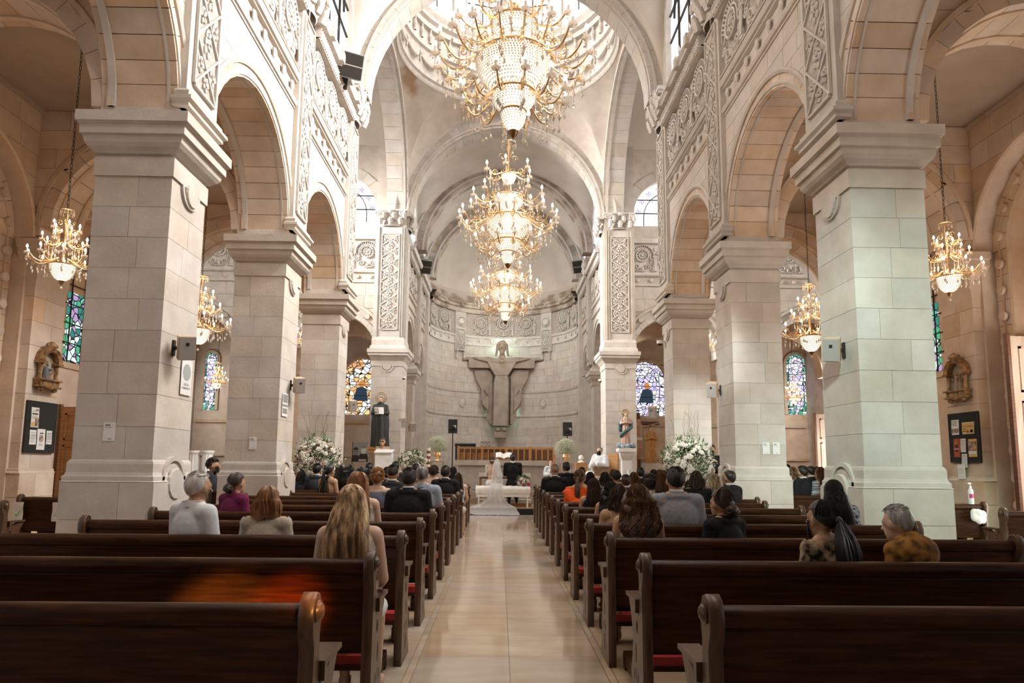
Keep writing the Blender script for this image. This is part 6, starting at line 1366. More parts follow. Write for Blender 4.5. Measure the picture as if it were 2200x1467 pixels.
# ---- doors, windows of the aisles -------------------------------------------------------------------
for s, side in ((-1, 'left'), (1, 'right')):
    mp = mapS(s)
    for i, c in enumerate((9.98, 14.065)):
        w = structure(f'window_{60+i+(0 if s<0 else 5)}', (CX+s*8.95, c, 3.5), f'green and violet stained glass window of the {side} aisle')
        arch_panel(MB(), mp, c-1.3, c+1.3, 0, 6.6, 8.96, 9.0, [(c, 4.5, .3)]).build('wall_core', STONEW, w)
        MB().box(*sorted((CX+s*8.93, CX+s*8.97)), c-.45, c+.45, 0, 3.3).build('panel', STONEW, w)
        MB().box(*sorted((CX+s*8.94, CX+s*8.95)), c-.32, c+.32, 3.4, 4.85).build('pane', SG_GREEN, w)
        MB().box(*sorted((CX+s*8.90, CX+s*8.97)), c-.5, c+.5, 3.28, 3.4).build('sill', STONEW, w)
        mb = MB()
        for k in range(7): mb.box(*sorted((CX+s*8.92, CX+s*8.94)), c-.45, c+.45, 3.4+k*.4-.01, 3.4+k*.4+.01)
        for k in (-.22, .22): mb.box(*sorted((CX+s*8.92, CX+s*8.94)), c+k-.01, c+k+.01, 3.4, 6.2)
        mb.build('glazing_bars', IRON, w)
    # chapel stained windows
    for j, (px0, px1, py0, py1, m, lab) in enumerate((((755, 805, 772, 890, SG_ORANGE, 'chapel window of amber and white glass with a bearded man'), (436, 469, 758, 880, SG_GREEN, 'narrow chapel window of green and lilac glass')) if s < 0 else
            ((1362, 1412, 778, 893, SG_LILAC, 'chapel window of lilac and amber glass above the crucifix'), (1692, 1728, 762, 890, SG_GREEN, 'narrow chapel window of green and blue glass')))):
        a, b = at(px0, py1, Y=31.08), at(px1, py0, Y=31.08); c = (a.x+b.x)/2; r = abs(b.x-a.x)/2
        if j == 0: r = .85
        w = structure(f'window_{70+j+(0 if s<0 else 2)}', (c, 31.08, a.z), lab); idm = lambda aa, tt, zz: (aa, tt, zz); zt = b.z-r
        P = [(c-r, a.z), (c+r, a.z), (c+r, zt)]+[(c+r*cos(pi*i/12), zt+r*sin(pi*i/12)) for i in range(1, 12)]+[(c-r, zt)]
        MB().prism(P, idm, 31.06, 31.09).build('pane', m, w)
        r2 = r*.72; P2 = [(c-r2, a.z+.35), (c+r2, a.z+.35), (c+r2, zt)]+[(c+r2*cos(pi*i/12), zt+r2*sin(pi*i/12)) for i in range(1, 12)]+[(c-r2, zt)]
        if j: MB().prism(P2, idm, 31.05, 31.06).build('inner_pane', SG_LILAC, w)
        mb = MB(); ring_arch(mb, mt, c-CX, zt, [(r, 31.0), (r, 31.08), (r+.12, 31.08), (r+.12, 31.0)], 16, stilt=zt-a.z)
        mb.build('window_moulding', STONEW, w); mb = MB()
        ring_arch(mb, mt, c-CX, zt, [(r2, 31.03), (r2, 31.05), (r2+.02, 31.05), (r2+.02, 31.03)], 16, stilt=zt-a.z-.35)
        for k in range(5): mb.box(c-r, c+r, 31.03, 31.05, a.z+.35+k*.5-.012, a.z+.35+k*.5+.012)
        for k in range(6):
            an = pi*(k+.5)/6; mb.tube([(c+r2*cos(an), 31.04, zt+r2*sin(an)), (c+r*cos(an), 31.04, zt+r*sin(an))], .01, 3)
        mb.build('glazing_bars', IRON, w)
        if j == 0:
            mb = MB(); q = -.12 if s < 0 else 0; zz = a.z+(b.z-a.z)*.42
            mb.prism([(c+q-.34, zz-.45), (c+q+.36, zz-.45), (c+q+.28, zz+.1), (c+q+.1, zz+.2), (c+q-.15, zz+.15)], idm, 31.045, 31.055); mb.build('glass_figure_coat', emis('dark_blue_glass', (.05, .08, .12), .6) if 'dark_blue_glass' not in bpy.data.materials else bpy.data.materials['dark_blue_glass'], w)
            MB().lathe([(0, 0), (.13, 0), (.13, .01)], n=14, T=Matrix.Translation((c+q+.05, 31.05, zz+.32)) @ Matrix.Rotation(pi/2, 4, 'X') @ Matrix.Scale(1.25, 4, (0, 1, 0))).build('glass_figure_head', emis('orange_glass', (.8, .32, .1), .8) if 'orange_glass' not in bpy.data.materials else bpy.data.materials['orange_glass'], w)
    for z, h in ((3.2, .12), (1.7, .12)): mould_run(MB(), mapT(s), 4.75, 13.9, [(31.1, z), (31.0, z+.02), (31.0, z+h), (31.1, z+h+.03)]).build('trim_chapel_'+side, STONEW, None, kind='structure')
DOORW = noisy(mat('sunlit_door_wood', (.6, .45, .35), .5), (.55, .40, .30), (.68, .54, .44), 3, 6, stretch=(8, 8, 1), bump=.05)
def door_leaf(name, label, x0, x1, y, z0, z1, m=None):
    d = structure(name, (x0, y, z0), label); w = x1-x0
    MB().box(x0, x1, y-.02, y+.03, z0, z1).build('door_board', m or DOORW, d)
    MB().box(x0-.05, x0, y-.04, y+.05, z0, z1+.05).build('door_edge', DOAK, d)
    for za, zb in ((.05, .38), (.42, .70), (.74, .95)):
        a, b = z0+(z1-z0)*za, z0+(z1-z0)*zb; mb = MB(); q = .035
        mb.box(x0+w*.14, x1-w*.14, y-.045, y-.02, a, a+q).box(x0+w*.14, x1-w*.14, y-.045, y-.02, b-q, b).box(x0+w*.14, x0+w*.14+q, y-.045, y-.02, a, b).box(x1-w*.14-q, x1-w*.14, y-.045, y-.02, a, b)
        mb.build('door_panel_moulding', m or DOORW, d)
    return d
p = at(2166, 722, Y=11.0); door_leaf('door_1', 'tall wooden door leaf standing open in sunlight at the right edge', p.x, p.x+.95, 11.0, 0, p.z)
light('doorway_daylight', 'AREA', (p.x+.5, 9.9, 2.0), (p.x+.5, 11.0, 2.0), 40, (1, .95, .9), .8, 2.5)
p = at(1752, 890, Y=20.2); p2 = at(1790, 890, Y=20.2); door_leaf('door_2', 'sunlit carved door leaf beyond the right pillars', p.x, p.x+.8, 20.2, .19, p.z)
light('doorway_daylight', 'AREA', (p.x+.7, 19.2, 1.8), (p.x+.4, 20.2, 1.8), 30, (1, .93, .88), .6, 1.8)
p = at(137, 875, X=CX-8.7); MBd = door_leaf('door_3', 'dark wooden door in the left aisle behind the nearest pillar', p.x+.03, p.x+.75, p.y-.1, 0, p.z, OAK)
# sanitiser, bag and red box by the right aisle
p = at(2088, 1052, Y=10.07); 
t = thing('sanitiser_bottle', 'clear pump bottle of hand sanitiser on the side pew at right', 'bottle', (p.x, 10.1, .892)); s_ = 1.0
MB().lathe([(0, 0), (.035, 0), (.037, .01), (.037, .19), (.03, .215), (.014, .23), (.014, .245), (0, .245)], n=14).build('bottle_body', mat('clear_plastic', (.72, .74, .74), .15), t, False, True)
MB().lathe([(.016, .235), (.016, .262), (.006, .265), (.006, .30), (0, .30)], n=10).box(-.035, .012, -.008, .008, .295, .312).build('pump', WHITE, t, False, True); MB().lathe([(.0378, .09), (.0378, .15)], n=14, a0=3.6, a1=5.4).build('bottle_label', MAGENTA, t, False)
t = thing('white_bag', 'crumpled white bag hanging on the side pew below the sanitiser', 'bag', (p.x+.03, 10.0, .72)); rn = random.Random(2); mb = MB()
for i in range(8): mb.ball((rn.uniform(-.07, .07), rn.uniform(-.02, .02), rn.uniform(-.05, .08)), (.06, .035, .07), 8, 6)
put('bag_body', voxel(mb, 'bag_body', WCLOTH, .012, 1), t)
a, b = at(2130, 1085, Y=12.6), at(2186, 1043, Y=12.6); t = thing('red_cross_box', 'dark red box with a black cross beside the open door at right', 'box', (a.x, 12.6, a.z-.5)); w = b.x-a.x; h = b.z-a.z+.5
MB().box(0, w, -.02, .3, 0, h).build('box_body', mat('dark_red_paint', (.16, .015, .01), .6), t, False); MB().box(w*.62, w*1.0, -.03, -.02, 0, h).build('violet_cloth', mat('violet_cloth', (.05, .02, .05), .8), t, False)
MB().box(w*.28, w*.33, -.035, -.02, h*.4, h*.92).box(w*.16, w*.46, -.035, -.02, h*.68, h*.73).build('cross', BLACK, t, False)
a = at(2108, 1020, Y=12.0); tt = sheet('wall_notice', 'small white notice below the right notice board', (CX+8.09, 12.1, a.z+.05), (-1, 0), .2, .26); lines(tt, -.07, .08, [.05, .02, -.02])
# pair of fluted white plinths and poster in the left transept
for px in (418, 446):
    p = at(px, 968, Y=23.5); t = thing('fluted_plinth', f'fluted white plinth in the left transept, {"left" if px == 418 else "right"} one of the pair', 'plinth', (p.x, 23.5, .19), group='fluted plinths'); h = p.z-.19
    fluted([(.17, 0), (.17, h-.12)], 48, 12, .05, 1, 1, 0).build('column_shaft', WHITE, t, False, True); MB().lathe([(.0, h), (.22, h), (.22, h-.06), (.18, h-.12), (0, h-.12)], n=16).build('column_cap', WHITE, t, False)
a, b = at(757, 992, Y=27.5), at(791, 950, Y=27.5); t = thing('portrait_banner', 'black and white banner with two portraits left of the black-robed saint', 'banner', ((a.x+b.x)/2, 27.5, a.z)); w, h = b.x-a.x, b.z-a.z
MB().box(-w/2, w/2, 0, .01, 0, h).build('banner_cloth', mat('grey_print_ground', (.35, .34, .33), .8), t, False)
for x, z, r, m1, m2 in ((-.30*w, .52*h, .17*w, mat('grey_face_print', (.22, .21, .2), .8), INKD), (.22*w, .60*h, .19*w, mat('white_face_print', (.7, .69, .67), .8), INK)):
    T = Matrix.Translation((x, -.002, z)) @ Matrix.Rotation(pi/2, 4, 'X'); MB().lathe([(0, 0), (r, 0), (r, -.002)], n=16, T=T @ Matrix.Scale(1.3, 4, (0, 1, 0))).build('portrait_face', m1, t, False)
    MB().lathe([(0, 0), (r, 0), (r, -.002)], n=16, a0=0, a1=pi, T=Matrix.Translation((x, -.006, z+.09*h)) @ Matrix.Rotation(pi/2, 4, 'X')).build('portrait_hair', m2, t, False); MB().prism([(x-r*1.6, .0), (x+r*1.6, 0), (x+r*1.3, z-r*1.35), (x-r*1.3, z-r*1.35)], lambda aa, tt, zz: (aa, tt, zz), -.004, -.001).build('portrait_coat', INKD, t, False)
lines(t, -.1*w, .45*w, [.08*h, .12*h, .05*h], PAPER, .02, -.008)
MB().box(-w/2-.02, -w/2, -.02, .02, -a.z+.19, h).build('banner_post', IRON, t, False)
# ================================================================== PEOPLE
def hmat(name, a, b, rough=.42, sc=1.0):
    return noisy(mat(name, a, rough, spec=.45), a, b, 5*sc, 6, stretch=(7, 7, .9), bump=.6, bscale=9, lo=.38, hi=.62, dist=.012)
def fmat(name, a, b=None, scale=40, rough=.85, bump=.25, stretch=None, det=2):
    return noisy(mat(name, a, rough, spec=.2), a, b or tuple(x*1.25 for x in a), scale, det, bump=bump, bscale=14, stretch=stretch, dist=.01)
SK = {'light': noisy(mat('skin_light', (.58, .38, .27), .5), (.55, .35, .245), (.62, .42, .31), 8, 4, bump=.05), 'tan': noisy(mat('skin_tan', (.44, .25, .14), .5), (.40, .225, .125), (.48, .28, .165), 8, 4, bump=.05),
      'dark': noisy(mat('skin_brown', (.26, .14, .08), .5), (.235, .125, .07), (.29, .16, .095), 8, 4, bump=.05)}
HR = {'black': hmat('black_hair', (.006, .0045, .004), (.022, .016, .012)), 'dbrown': hmat('dark_brown_hair', (.018, .009, .005), (.055, .028, .015)),
      'brown': hmat('brown_hair', (.045, .02, .009), (.14, .065, .028)), 'blonde': hmat('streaked_blonde_hair', (.17, .092, .042), (.80, .57, .34)), 'auburn': hmat('auburn_hair', (.13, .05, .018), (.34, .15, .055)),
      'grey': hmat('grey_hair', (.22, .21, .20), (.50, .48, .45)), 'white': hmat('white_hair', (.42, .39, .36), (.70, .67, .63)), 'salt': hmat('salt_pepper_hair', (.04, .04, .04), (.26, .25, .24)), 'ginger': hmat('sandy_hair', (.16, .09, .05), (.34, .22, .13)), 'ends': hmat('brown_hair_light_ends', (.03, .015, .01), (.32, .2, .11))}
C = {'black': fmat('black_cloth', (.008, .008, .009), (.016, .016, .018)), 'charcoal': fmat('charcoal_cloth', (.03, .032, .038)), 'white': fmat('white_shirt_cloth', (.62, .64, .66), (.70, .72, .74), bump=.5), 'bluegrey': fmat('blue_grey_shirt', (.26, .29, .35), bump=.5),
     'slate': fmat('slate_dress_cloth', (.10, .11, .15)), 'purple': fmat('plum_shirt', (.13, .015, .055), (.17, .02, .075)), 'beige': fmat('beige_knit', (.40, .34, .27), (.48, .42, .35)), 'lgrey': fmat('light_grey_jacket', (.24, .25, .28), (.30, .31, .34), bump=.5),
     'orange': fmat('orange_cloth', (.75, .09, .015), (.85, .13, .02)), 'red': fmat('red_cloth', (.5, .03, .03)), 'navy': fmat('navy_cloth', (.015, .02, .045)), 'lace': fmat('white_lace_cloth', (.55, .5, .46), (.75, .72, .70), 60), 'floral': fmat('black_white_floral', (.02, .02, .025), (.42, .42, .44), 34, det=1),
     'embroid': fmat('tan_black_embroidery', (.02, .015, .012), (.42, .30, .19), 22, det=1), 'mustard': fmat('mustard_knit_shawl', (.10, .045, .012), (.34, .16, .035), 16, det=1, bump=.8), 'stripe': fmat('striped_grey_cloth', (.05, .05, .06), (.40, .40, .41), 30, stretch=(.1, .1, 3), det=0), 'satin': fmat('ivory_satin', (.70, .68, .64), (.78, .76, .72))}
def limbs(q, male=True):   # joints of a seated figure facing +Y, floor at z 0
    w = .185 if male else .162
    return w
def body_mb(male=True, seated=True, arms='lap'):
    mb = MB(); w = .185 if male else .160; T = .0
    mb.ball((0, .0, .56), (.165, .125, .12), 14, 8).ball((0, -.005, .72), (.135 if not male else .155, .10, .16), 14, 10).ball((0, -.005, .90), (.16 if not male else .185, .11, .17), 14, 10)
    cap(mb, (-w+.02, -.01, 1.025), (w-.02, -.01, 1.025), .062, .062); cap(mb, (-.07, -.01, 1.07), (.07, -.01, 1.07), .045, .045)
    cap(mb, (0, -.005, 1.02), (0, .015, 1.15), .056 if male else .046, .054 if male else .044)
    head_mb(mb, male)
    for q in (-1, 1):
        cap(mb, (q*w, -.01, 1.02), (q*(w+.04), .02, .77), .052 if male else .042, .042 if male else .034)
        if arms == 'lap': cap(mb, (q*(w+.04), .02, .77), (q*.12, .26, .665), .041 if male else .033, .028 if male else .023); hand(mb, (q*.12, .26, .665), (-q*.5, .9, -.1), (0, 0, 1), .95, .6)
        cap(mb, (q*.085, .03, .55), (q*.10, .43, .53), .088, .062); cap(mb, (q*.10, .43, .53), (q*.10, .44, .12), .058, .038)
        mb.ball((q*.10, .46, .06), (.042, .06, .05), 10, 6); cap(mb, (q*.10, .44, .05), (q*.11, .60, .035), .038, .028, 8)
    return mb
def head_mb(mb, male, c=(0, .03, 1.205)):
    x, y, z = c
    mb.ball((x, y-.012, z+.012), (.076, .092, .098), 16, 12).ball((x, y+.02, z-.055), (.056, .068, .068), 12, 8)
    mb.tube([(x, y+.083, z+.008), (x, y+.112, z-.032), (x, y+.085, z-.038)], [.009, .014, .011], 6)
    mb.ball((x, y+.083, z-.062), (.024, .012, .009), 8, 5).ball((x, y+.068, z-.10), (.026, .02, .018), 8, 5)
    for q in (-1, 1):
        mb.ball((x+q*.03, y+.076, z+.022), (.018, .012, .008), 6, 4).ball((x+q*.03, y+.078, z+.006), (.013, .01, .01), 6, 4)
        mb.ball((x+q*.078, y-.008, z-.012), (.011, .021, .031), 8, 6).ball((x+q*.074, y-.006, z-.03), (.01, .013, .016), 6, 5)
BODY = {'m': voxel(body_mb(True), 'body', None, .0115, 2), 'f': voxel(body_mb(False), 'body', None, .0115, 2)}
def cloth_mb(kind, male):
    mb = MB(); w = .185 if male else .160; g = .016 if kind in ('suit',) else .010
    W = (.155 if male else .135); B = (.185 if male else .16)
    mb.ball((0, .0, .56), (.165+g, .125+g, .12+g), 14, 8).ball((0, -.005, .72), (W+g, .10+g, .16+g), 14, 10).ball((0, -.005, .90), (B+g, .11+g, .17+g), 16, 10)
    if kind == 'suit':
        cap(mb, (-w+.005, -.01, 1.03), (w-.005, -.01, 1.03), .069, .069); cap(mb, (-.08, -.015, 1.075), (.08, -.015, 1.075), .055, .055); mb.ball((0, -.02, 1.07), (.16, .08, .045), 12, 6)
    elif kind in ('shirt', 'top', 'shawl'):
        cap(mb, (-w+.01, -.01, 1.026), (w-.01, -.01, 1.026), .070, .070); cap(mb, (-.075, -.012, 1.07), (.075, -.012, 1.07), .052, .052)
        if kind == 'shawl': mb.ball((0, -.06, 1.0), (.2, .12, .13), 14, 8).ball((0, -.05, 1.09), (.10, .08, .06), 10, 6)
    elif kind == 'dress': cap(mb, (-w+.04, -.01, 1.0), (w-.04, -.01, 1.0), .072, .072)
    for q in (-1, 1):
        if kind in ('suit', 'shirt', 'shawl', 'top'):
            k = .010 if kind != 'suit' else .013
            cap(mb, (q*w, -.01, 1.02), (q*(w+.04), .02, .77), .052+k if male else .044+k, .044+k)
            if kind != 'top': cap(mb, (q*(w+.04), .02, .77), (q*.13, .24, .672), .042+k, .034+k)
        cap(mb, (q*.085, .03, .55), (q*.10, .43, .53), .098, .072)
        if male or kind in ('suit', 'shirt'): cap(mb, (q*.10, .43, .53), (q*.10, .44, .14), .068, .052)
    if not male and kind not in ('suit', 'shirt'): mb.ball((0, .25, .53), (.18, .24, .085), 12, 8)
    return mb
def cloth(kind, male):
    me = voxel(cloth_mb('top' if kind == 'strap0' else kind if kind != 'strap' else 'dress', male), kind, None, .013, 2)
    bm = bmesh.new(); bm.from_mesh(me)
    def cut(co, no): bmesh.ops.bisect_plane(bm, geom=bm.verts[:]+bm.edges[:]+bm.faces[:], plane_co=co, plane_no=no, clear_outer=True)
    if kind == 'strap': cut((0, 0, .86), (0, -.35, 1))
    if kind == 'dress': cut((0, 0, 1.045), (0, -.1, 1)); cut((.15, 0, 1.0), (1, 0, .35)); cut((-.15, 0, 1.0), (-1, 0, .35))
    if kind in ('shirt', 'suit'): cut((0, 0, 1.108), (0, -.15, 1))
    if kind == 'top': cut((0, 0, 1.085), (0, -.15, 1))
    if kind == 'top':
        pass
    bm.to_mesh(me); bm.free(); me.polygons.foreach_set('use_smooth', [True]*len(me.polygons)); return me
CL = {}
def getcl(kind, male):
    if (kind, male) not in CL: CL[kind, male] = cloth(kind, male)
    return CL[kind, male]
def collar(male=True, r=.066, z=1.085, h=.03):
    return MB().lathe([(r*1.18, z-.02), (r*1.08, z+h*.4), (r*1.0, z+h), (r*.94, z+h), (r*.98, z-.01)], (0, .0, 0), 20, sx=1, sy=1.02)
COLM = collar().mesh('collar', True); COLW = collar(r=.060, z=1.095, h=.036).mesh('shirt_collar', True)
def strand_shell(zb, prof, seed, strands=0, wave=0, ridges=9, amp=.04, back=True, part=.0):
    # hair as a shell over the skull joined to a hanging mass; prof(z) -> (half width, centre y, half depth); thin locks laid over it
    rn = random.Random(seed); mb = MB(); c = Vector((0, .012, 1.218)); n = 40
    def skull(a, b):   # a around, b from crown down
        r = 1+amp*.35*sin(ridges*a+3*b)+amp*.2*sin(23*a+b)
        return Vector((c.x+.090*sin(b)*cos(a)*r, c.y+(.104 if sin(a) < 0 else .098)*sin(b)*sin(a)*r, c.z+.112*cos(b)))
    vs = []; rows = 12
    for j in range(rows+1):
        for i in range(n):
            a = 2*pi*i/n; lim = (1.12 if sin(a) > .2 else 1.55+.72*max(0, -sin(a)) if sin(a) < 0 else 1.12+(.2-sin(a))*2.1); b = lim*j/rows+.001
            vs.append(skull(a, b))
    fs = [(j*n+i, j*n+(i+1) % n, (j+1)*n+(i+1) % n, (j+1)*n+i) for j in range(rows) for i in range(n)]
    vin = [c+(v-c)*.9 for v in vs[rows*n:]]; k = len(vs); vs += vin; fs += [(rows*n+i, rows*n+(i+1) % n, k+(i+1) % n, k+i) for i in range(n)]
    mb.add(vs, fs)
    if zb < 1.12:
        m = 26; zt = 1.275; R = int((zt-zb)/.022)+2; vs = []
        for j in range(R+1):
            z = zt+(zb-zt)*j/R; w, y0, d = prof(z); bl = min(1, max(0, (zt-z)/.13)); bl = bl*bl*(3-2*bl)
            sk_ = sqrt(max(.02, 1-((z-1.218)/.112)**2)) if z > 1.218 else 1.0; w = .084*sk_*(1-bl)+w*bl; y0 = .012*(1-bl)+y0*bl; d = .094*sk_*(1-bl)+d*bl
            for i in range(m):
                a = 2*pi*i/m; rr = 1+(amp*sin(ridges*a+wave*sin(z*22+a)*1.5)+amp*.6*sin(17*a+z*9))*bl
                x = w*cos(a)*rr+wave*.02*sin(z*38+3*a); y = y0+d*sin(a)*rr
                zz = z+(rn.uniform(-.02, .012) if j == R else 0)+(.02*cos(a*5) if j == R else 0)
                vs.append((x, y, zz))
        fs = [(j*m+i, j*m+(i+1) % m, (j+1)*m+(i+1) % m, (j+1)*m+i) for j in range(R) for i in range(m)]+[tuple(range(m)), tuple(R*m+i for i in range(m-1, -1, -1))]
        mb.add(vs, fs)
    for s_ in range(strands):
        a = rn.uniform(pi*1.02, pi*1.98) if back else rn.uniform(0, 2*pi); P = []; b1 = 1.35; ph = rn.uniform(0, 6)
        for j in range(6): P.append(c+(skull(a, .15+b1*j/5)-c)*1.012)
        if zb < 1.12:
            z = P[-1].z; x = P[-1].x; dz = (z-zb-rn.uniform(-.03, .06))/8
            for j in range(1, 9):
                zz = z-dz*j; w, y0, d = prof(zz); ca = max(-.98, min(.98, x/.09)); tx = w*ca*1.02+wave*.02*sin(zz*38+ph); ty = y0-d*sqrt(1-ca*ca)*1.04+wave*.012*sin(zz*30+ph)
                P.append(Vector((tx, ty, zz)))
        r = rn.uniform(.002, .0045); mb.tube(P, [r*.6]+[r]*(len(P)-2)+[r*.3], 3)
    return mb
HAIR = {}
def hair(style, seed=0):
    k = (style, seed)
    if k in HAIR: return HAIR[k]
    if style == 'short' or style == 'fade' or style == 'bald':
        mb = MB(); c = (0, .012, 1.222); n = 36; rows = 10; vs = []; rn = random.Random(seed); top = 1.13 if style == 'short' else 1.1
        for j in range(rows+1):
            for i in range(n):
                a = 2*pi*i/n; s = sin(a); lim = (1.0 if s > .45 else 1.0+(.45-s)*1.25 if s > 0 else 1.56+.74*(-s)**.6); lim *= .86 if style == 'fade' else 1
                b = lim*j/rows+.001; f = 1.0-.10*(j/rows)**3; q = 1+.02*sin(9*a+b*5+seed)+.018*sin(21*a-b*9)+rn.uniform(-.008, .008)
                if style == 'bald' and b < .62+.1*s: q *= .90
                vs.append((c[0]+.086*top/1.1*sin(b)*cos(a)*q*f, c[1]+.102*sin(b)*s*q*f, c[2]+.106*top/1.1*cos(b)*q))
        fs = [(j*n+i, j*n+(i+1) % n, (j+1)*n+(i+1) % n, (j+1)*n+i) for j in range(rows) for i in range(n)]; kk = len(vs)
        vs += [tuple(Vector(c)+(Vector(v)-Vector(c))*.86) for v in vs[rows*n:rows*n+n]]; fs += [(rows*n+i, rows*n+(i+1) % n, kk+(i+1) % n, kk+i) for i in range(n)]
        mb.add(vs, fs)
        if style != 'bald':
            for _ in range(260):
                a = rn.uniform(0, 2*pi); b = rn.uniform(.05, .9); p = Vector((c[0]+.088*sin(b)*cos(a), c[1]+.102*sin(b)*sin(a), c[2]+.108*cos(b))); d = (p-Vector(c)).normalized()
                t_ = Vector((-sin(a), cos(a), -.2))*.012; mb.tube([p, p+d*.006+t_, p+d*.010+t_*2], [.003, .0025, .001], 3)
    elif style == 'bob': mb = strand_shell(1.08, lambda z: (.098+.018*min(1, max(0, (1.25-z)/.1)), -.01, .085), seed, 90, .4, 8, .05)
    elif style == 'curlybob':
        mb = strand_shell(1.15, lambda z: (.1, -.01, .09), seed, 0, 1, 7, .10); rn = random.Random(seed)
        for _ in range(120):
            a = rn.uniform(0, 2*pi); b = rn.uniform(.0, 1.75 if sin(a) < 0 else 1.0); p = Vector((.092*sin(b)*cos(a), .012+.106*sin(b)*sin(a), 1.222+.115*cos(b))); mb.ball(p, (.018, .018, .018), 6, 4)
    elif style == 'long': mb = strand_shell(.80, lambda z: (.098+.030*min(1, max(0, (1.2-z)/.25))-.035*max(0, (.92-z)/.12), -.035-.045*min(1, max(0, (1.15-z)/.12)), .075-.020*min(1, max(0, (1.15-z)/.2))), seed, 150, .15, 9, .03)
    elif style == 'vlong': mb = strand_shell(.70, lambda z: (.102+.042*min(1, max(0, (1.2-z)/.25))-.07*max(0, (.86-z)/.16), -.035-.058*min(1, max(0, (1.15-z)/.12)), .078-.024*min(1, max(0, (1.15-z)/.2))), seed, 420, .12, 11, .035)
    elif style == 'wavy': mb = strand_shell(.93, lambda z: (.100+.042*min(1, max(0, (1.22-z)/.2))-.04*max(0, (1.0-z)/.1), -.03-.045*min(1, max(0, (1.15-z)/.12)), .085-.015*min(1, max(0, (1.15-z)/.2))), seed, 380, 1.6, 7, .085)
    elif style == 'bun':
        mb = strand_shell(1.15, lambda z: (.08, 0, .08), seed, 60, 0, 9, .03); rn = random.Random(seed); bc = Vector((.0, -.095, 1.15))
        mb.ball(bc, (.058, .048, .055), 12, 8)
        for i in range(26):
            a0 = rn.uniform(0, 6.28); tilt_ = rn.uniform(-1, 1); mb.tube([bc+Matrix.Rotation(tilt_, 3, 'X') @ Vector((.057*cos(a0+.3*j), .047*sin(a0+.3*j)*.9, .02*sin(j*.8+i))) for j in range(8)], [.004, .007, .008, .008, .008, .008, .007, .003], 4)
    elif style in ('pony', 'bigpony', 'sidepony'):
        L_, wd = (.34, .035) if style == 'pony' else (.42, .075) if style == 'bigpony' else (.36, .04)
        mb = strand_shell(1.15, lambda z: (.08, 0, .08), seed, 110, 0, 9, .03); rn = random.Random(seed); p0 = Vector((0, -.10, 1.20)); sx_ = .05 if style != 'pony' else .0
        mb.ball(p0, (.026, .026, .026), 8, 6)
        for i in range(150 if style == 'bigpony' else 60):
            ox, oy = rn.uniform(-1, 1), rn.uniform(-1, 1); P = []
            for j in range(9):
                t = j/8; sp = sin(pi*min(1, t*.9+.05)); P.append(p0+Vector((sx_*t+ox*wd*sp, -.035*sin(pi*t*.7)+oy*wd*.5*sp-.01, -L_*t*(1+.1*oy)+.01*sin(9*t+i))))
            mb.tube(P, [.004, .008, .009, .009, .009, .008, .007, .005, .002], 4)
        if style == 'bigpony': mb.ball(p0+Vector((sx_*.5, -.03, -.2)), (.065, .035, .17), 10, 8)
    me = mb.mesh('hair', True); me.materials.append(HR['black']); HAIR[k] = me; return me
def setm(o, m):
    if not o.data.materials: o.data.materials.append(m)
    o.material_slots[0].link = 'OBJECT'; o.material_slots[0].material = m
    return o
FM = {'strap': 'f', 'dress': 'f'}
def mask_mesh():
    mb = MB(); vs = []
    for j in range(6):
        for i in range(11):
            a = pi*.5+(i-5)*.22; z = 1.19-.022*j; k = 1+.10*sin(pi*j/5)*cos((i-5)*.25)
            vs.append((.062*1.05*cos(a)*1.12, .05+.078*sin(a)*k-.012, z))
    mb.add(vs, [(j*11+i, j*11+i+1, (j+1)*11+i+1, (j+1)*11+i) for j in range(5) for i in range(10)])
    for q in (-1, 1): mb.tube([(q*.062, .075, 1.175), (q*.08, .03, 1.20), (q*.088, .01, 1.2)], .0018, 3).tube([(q*.062, .06, 1.10), (q*.08, .03, 1.15), (q*.088, .01, 1.17)], .0018, 3)
    return mb.mesh('face_mask', True)
MASK = mask_mesh()
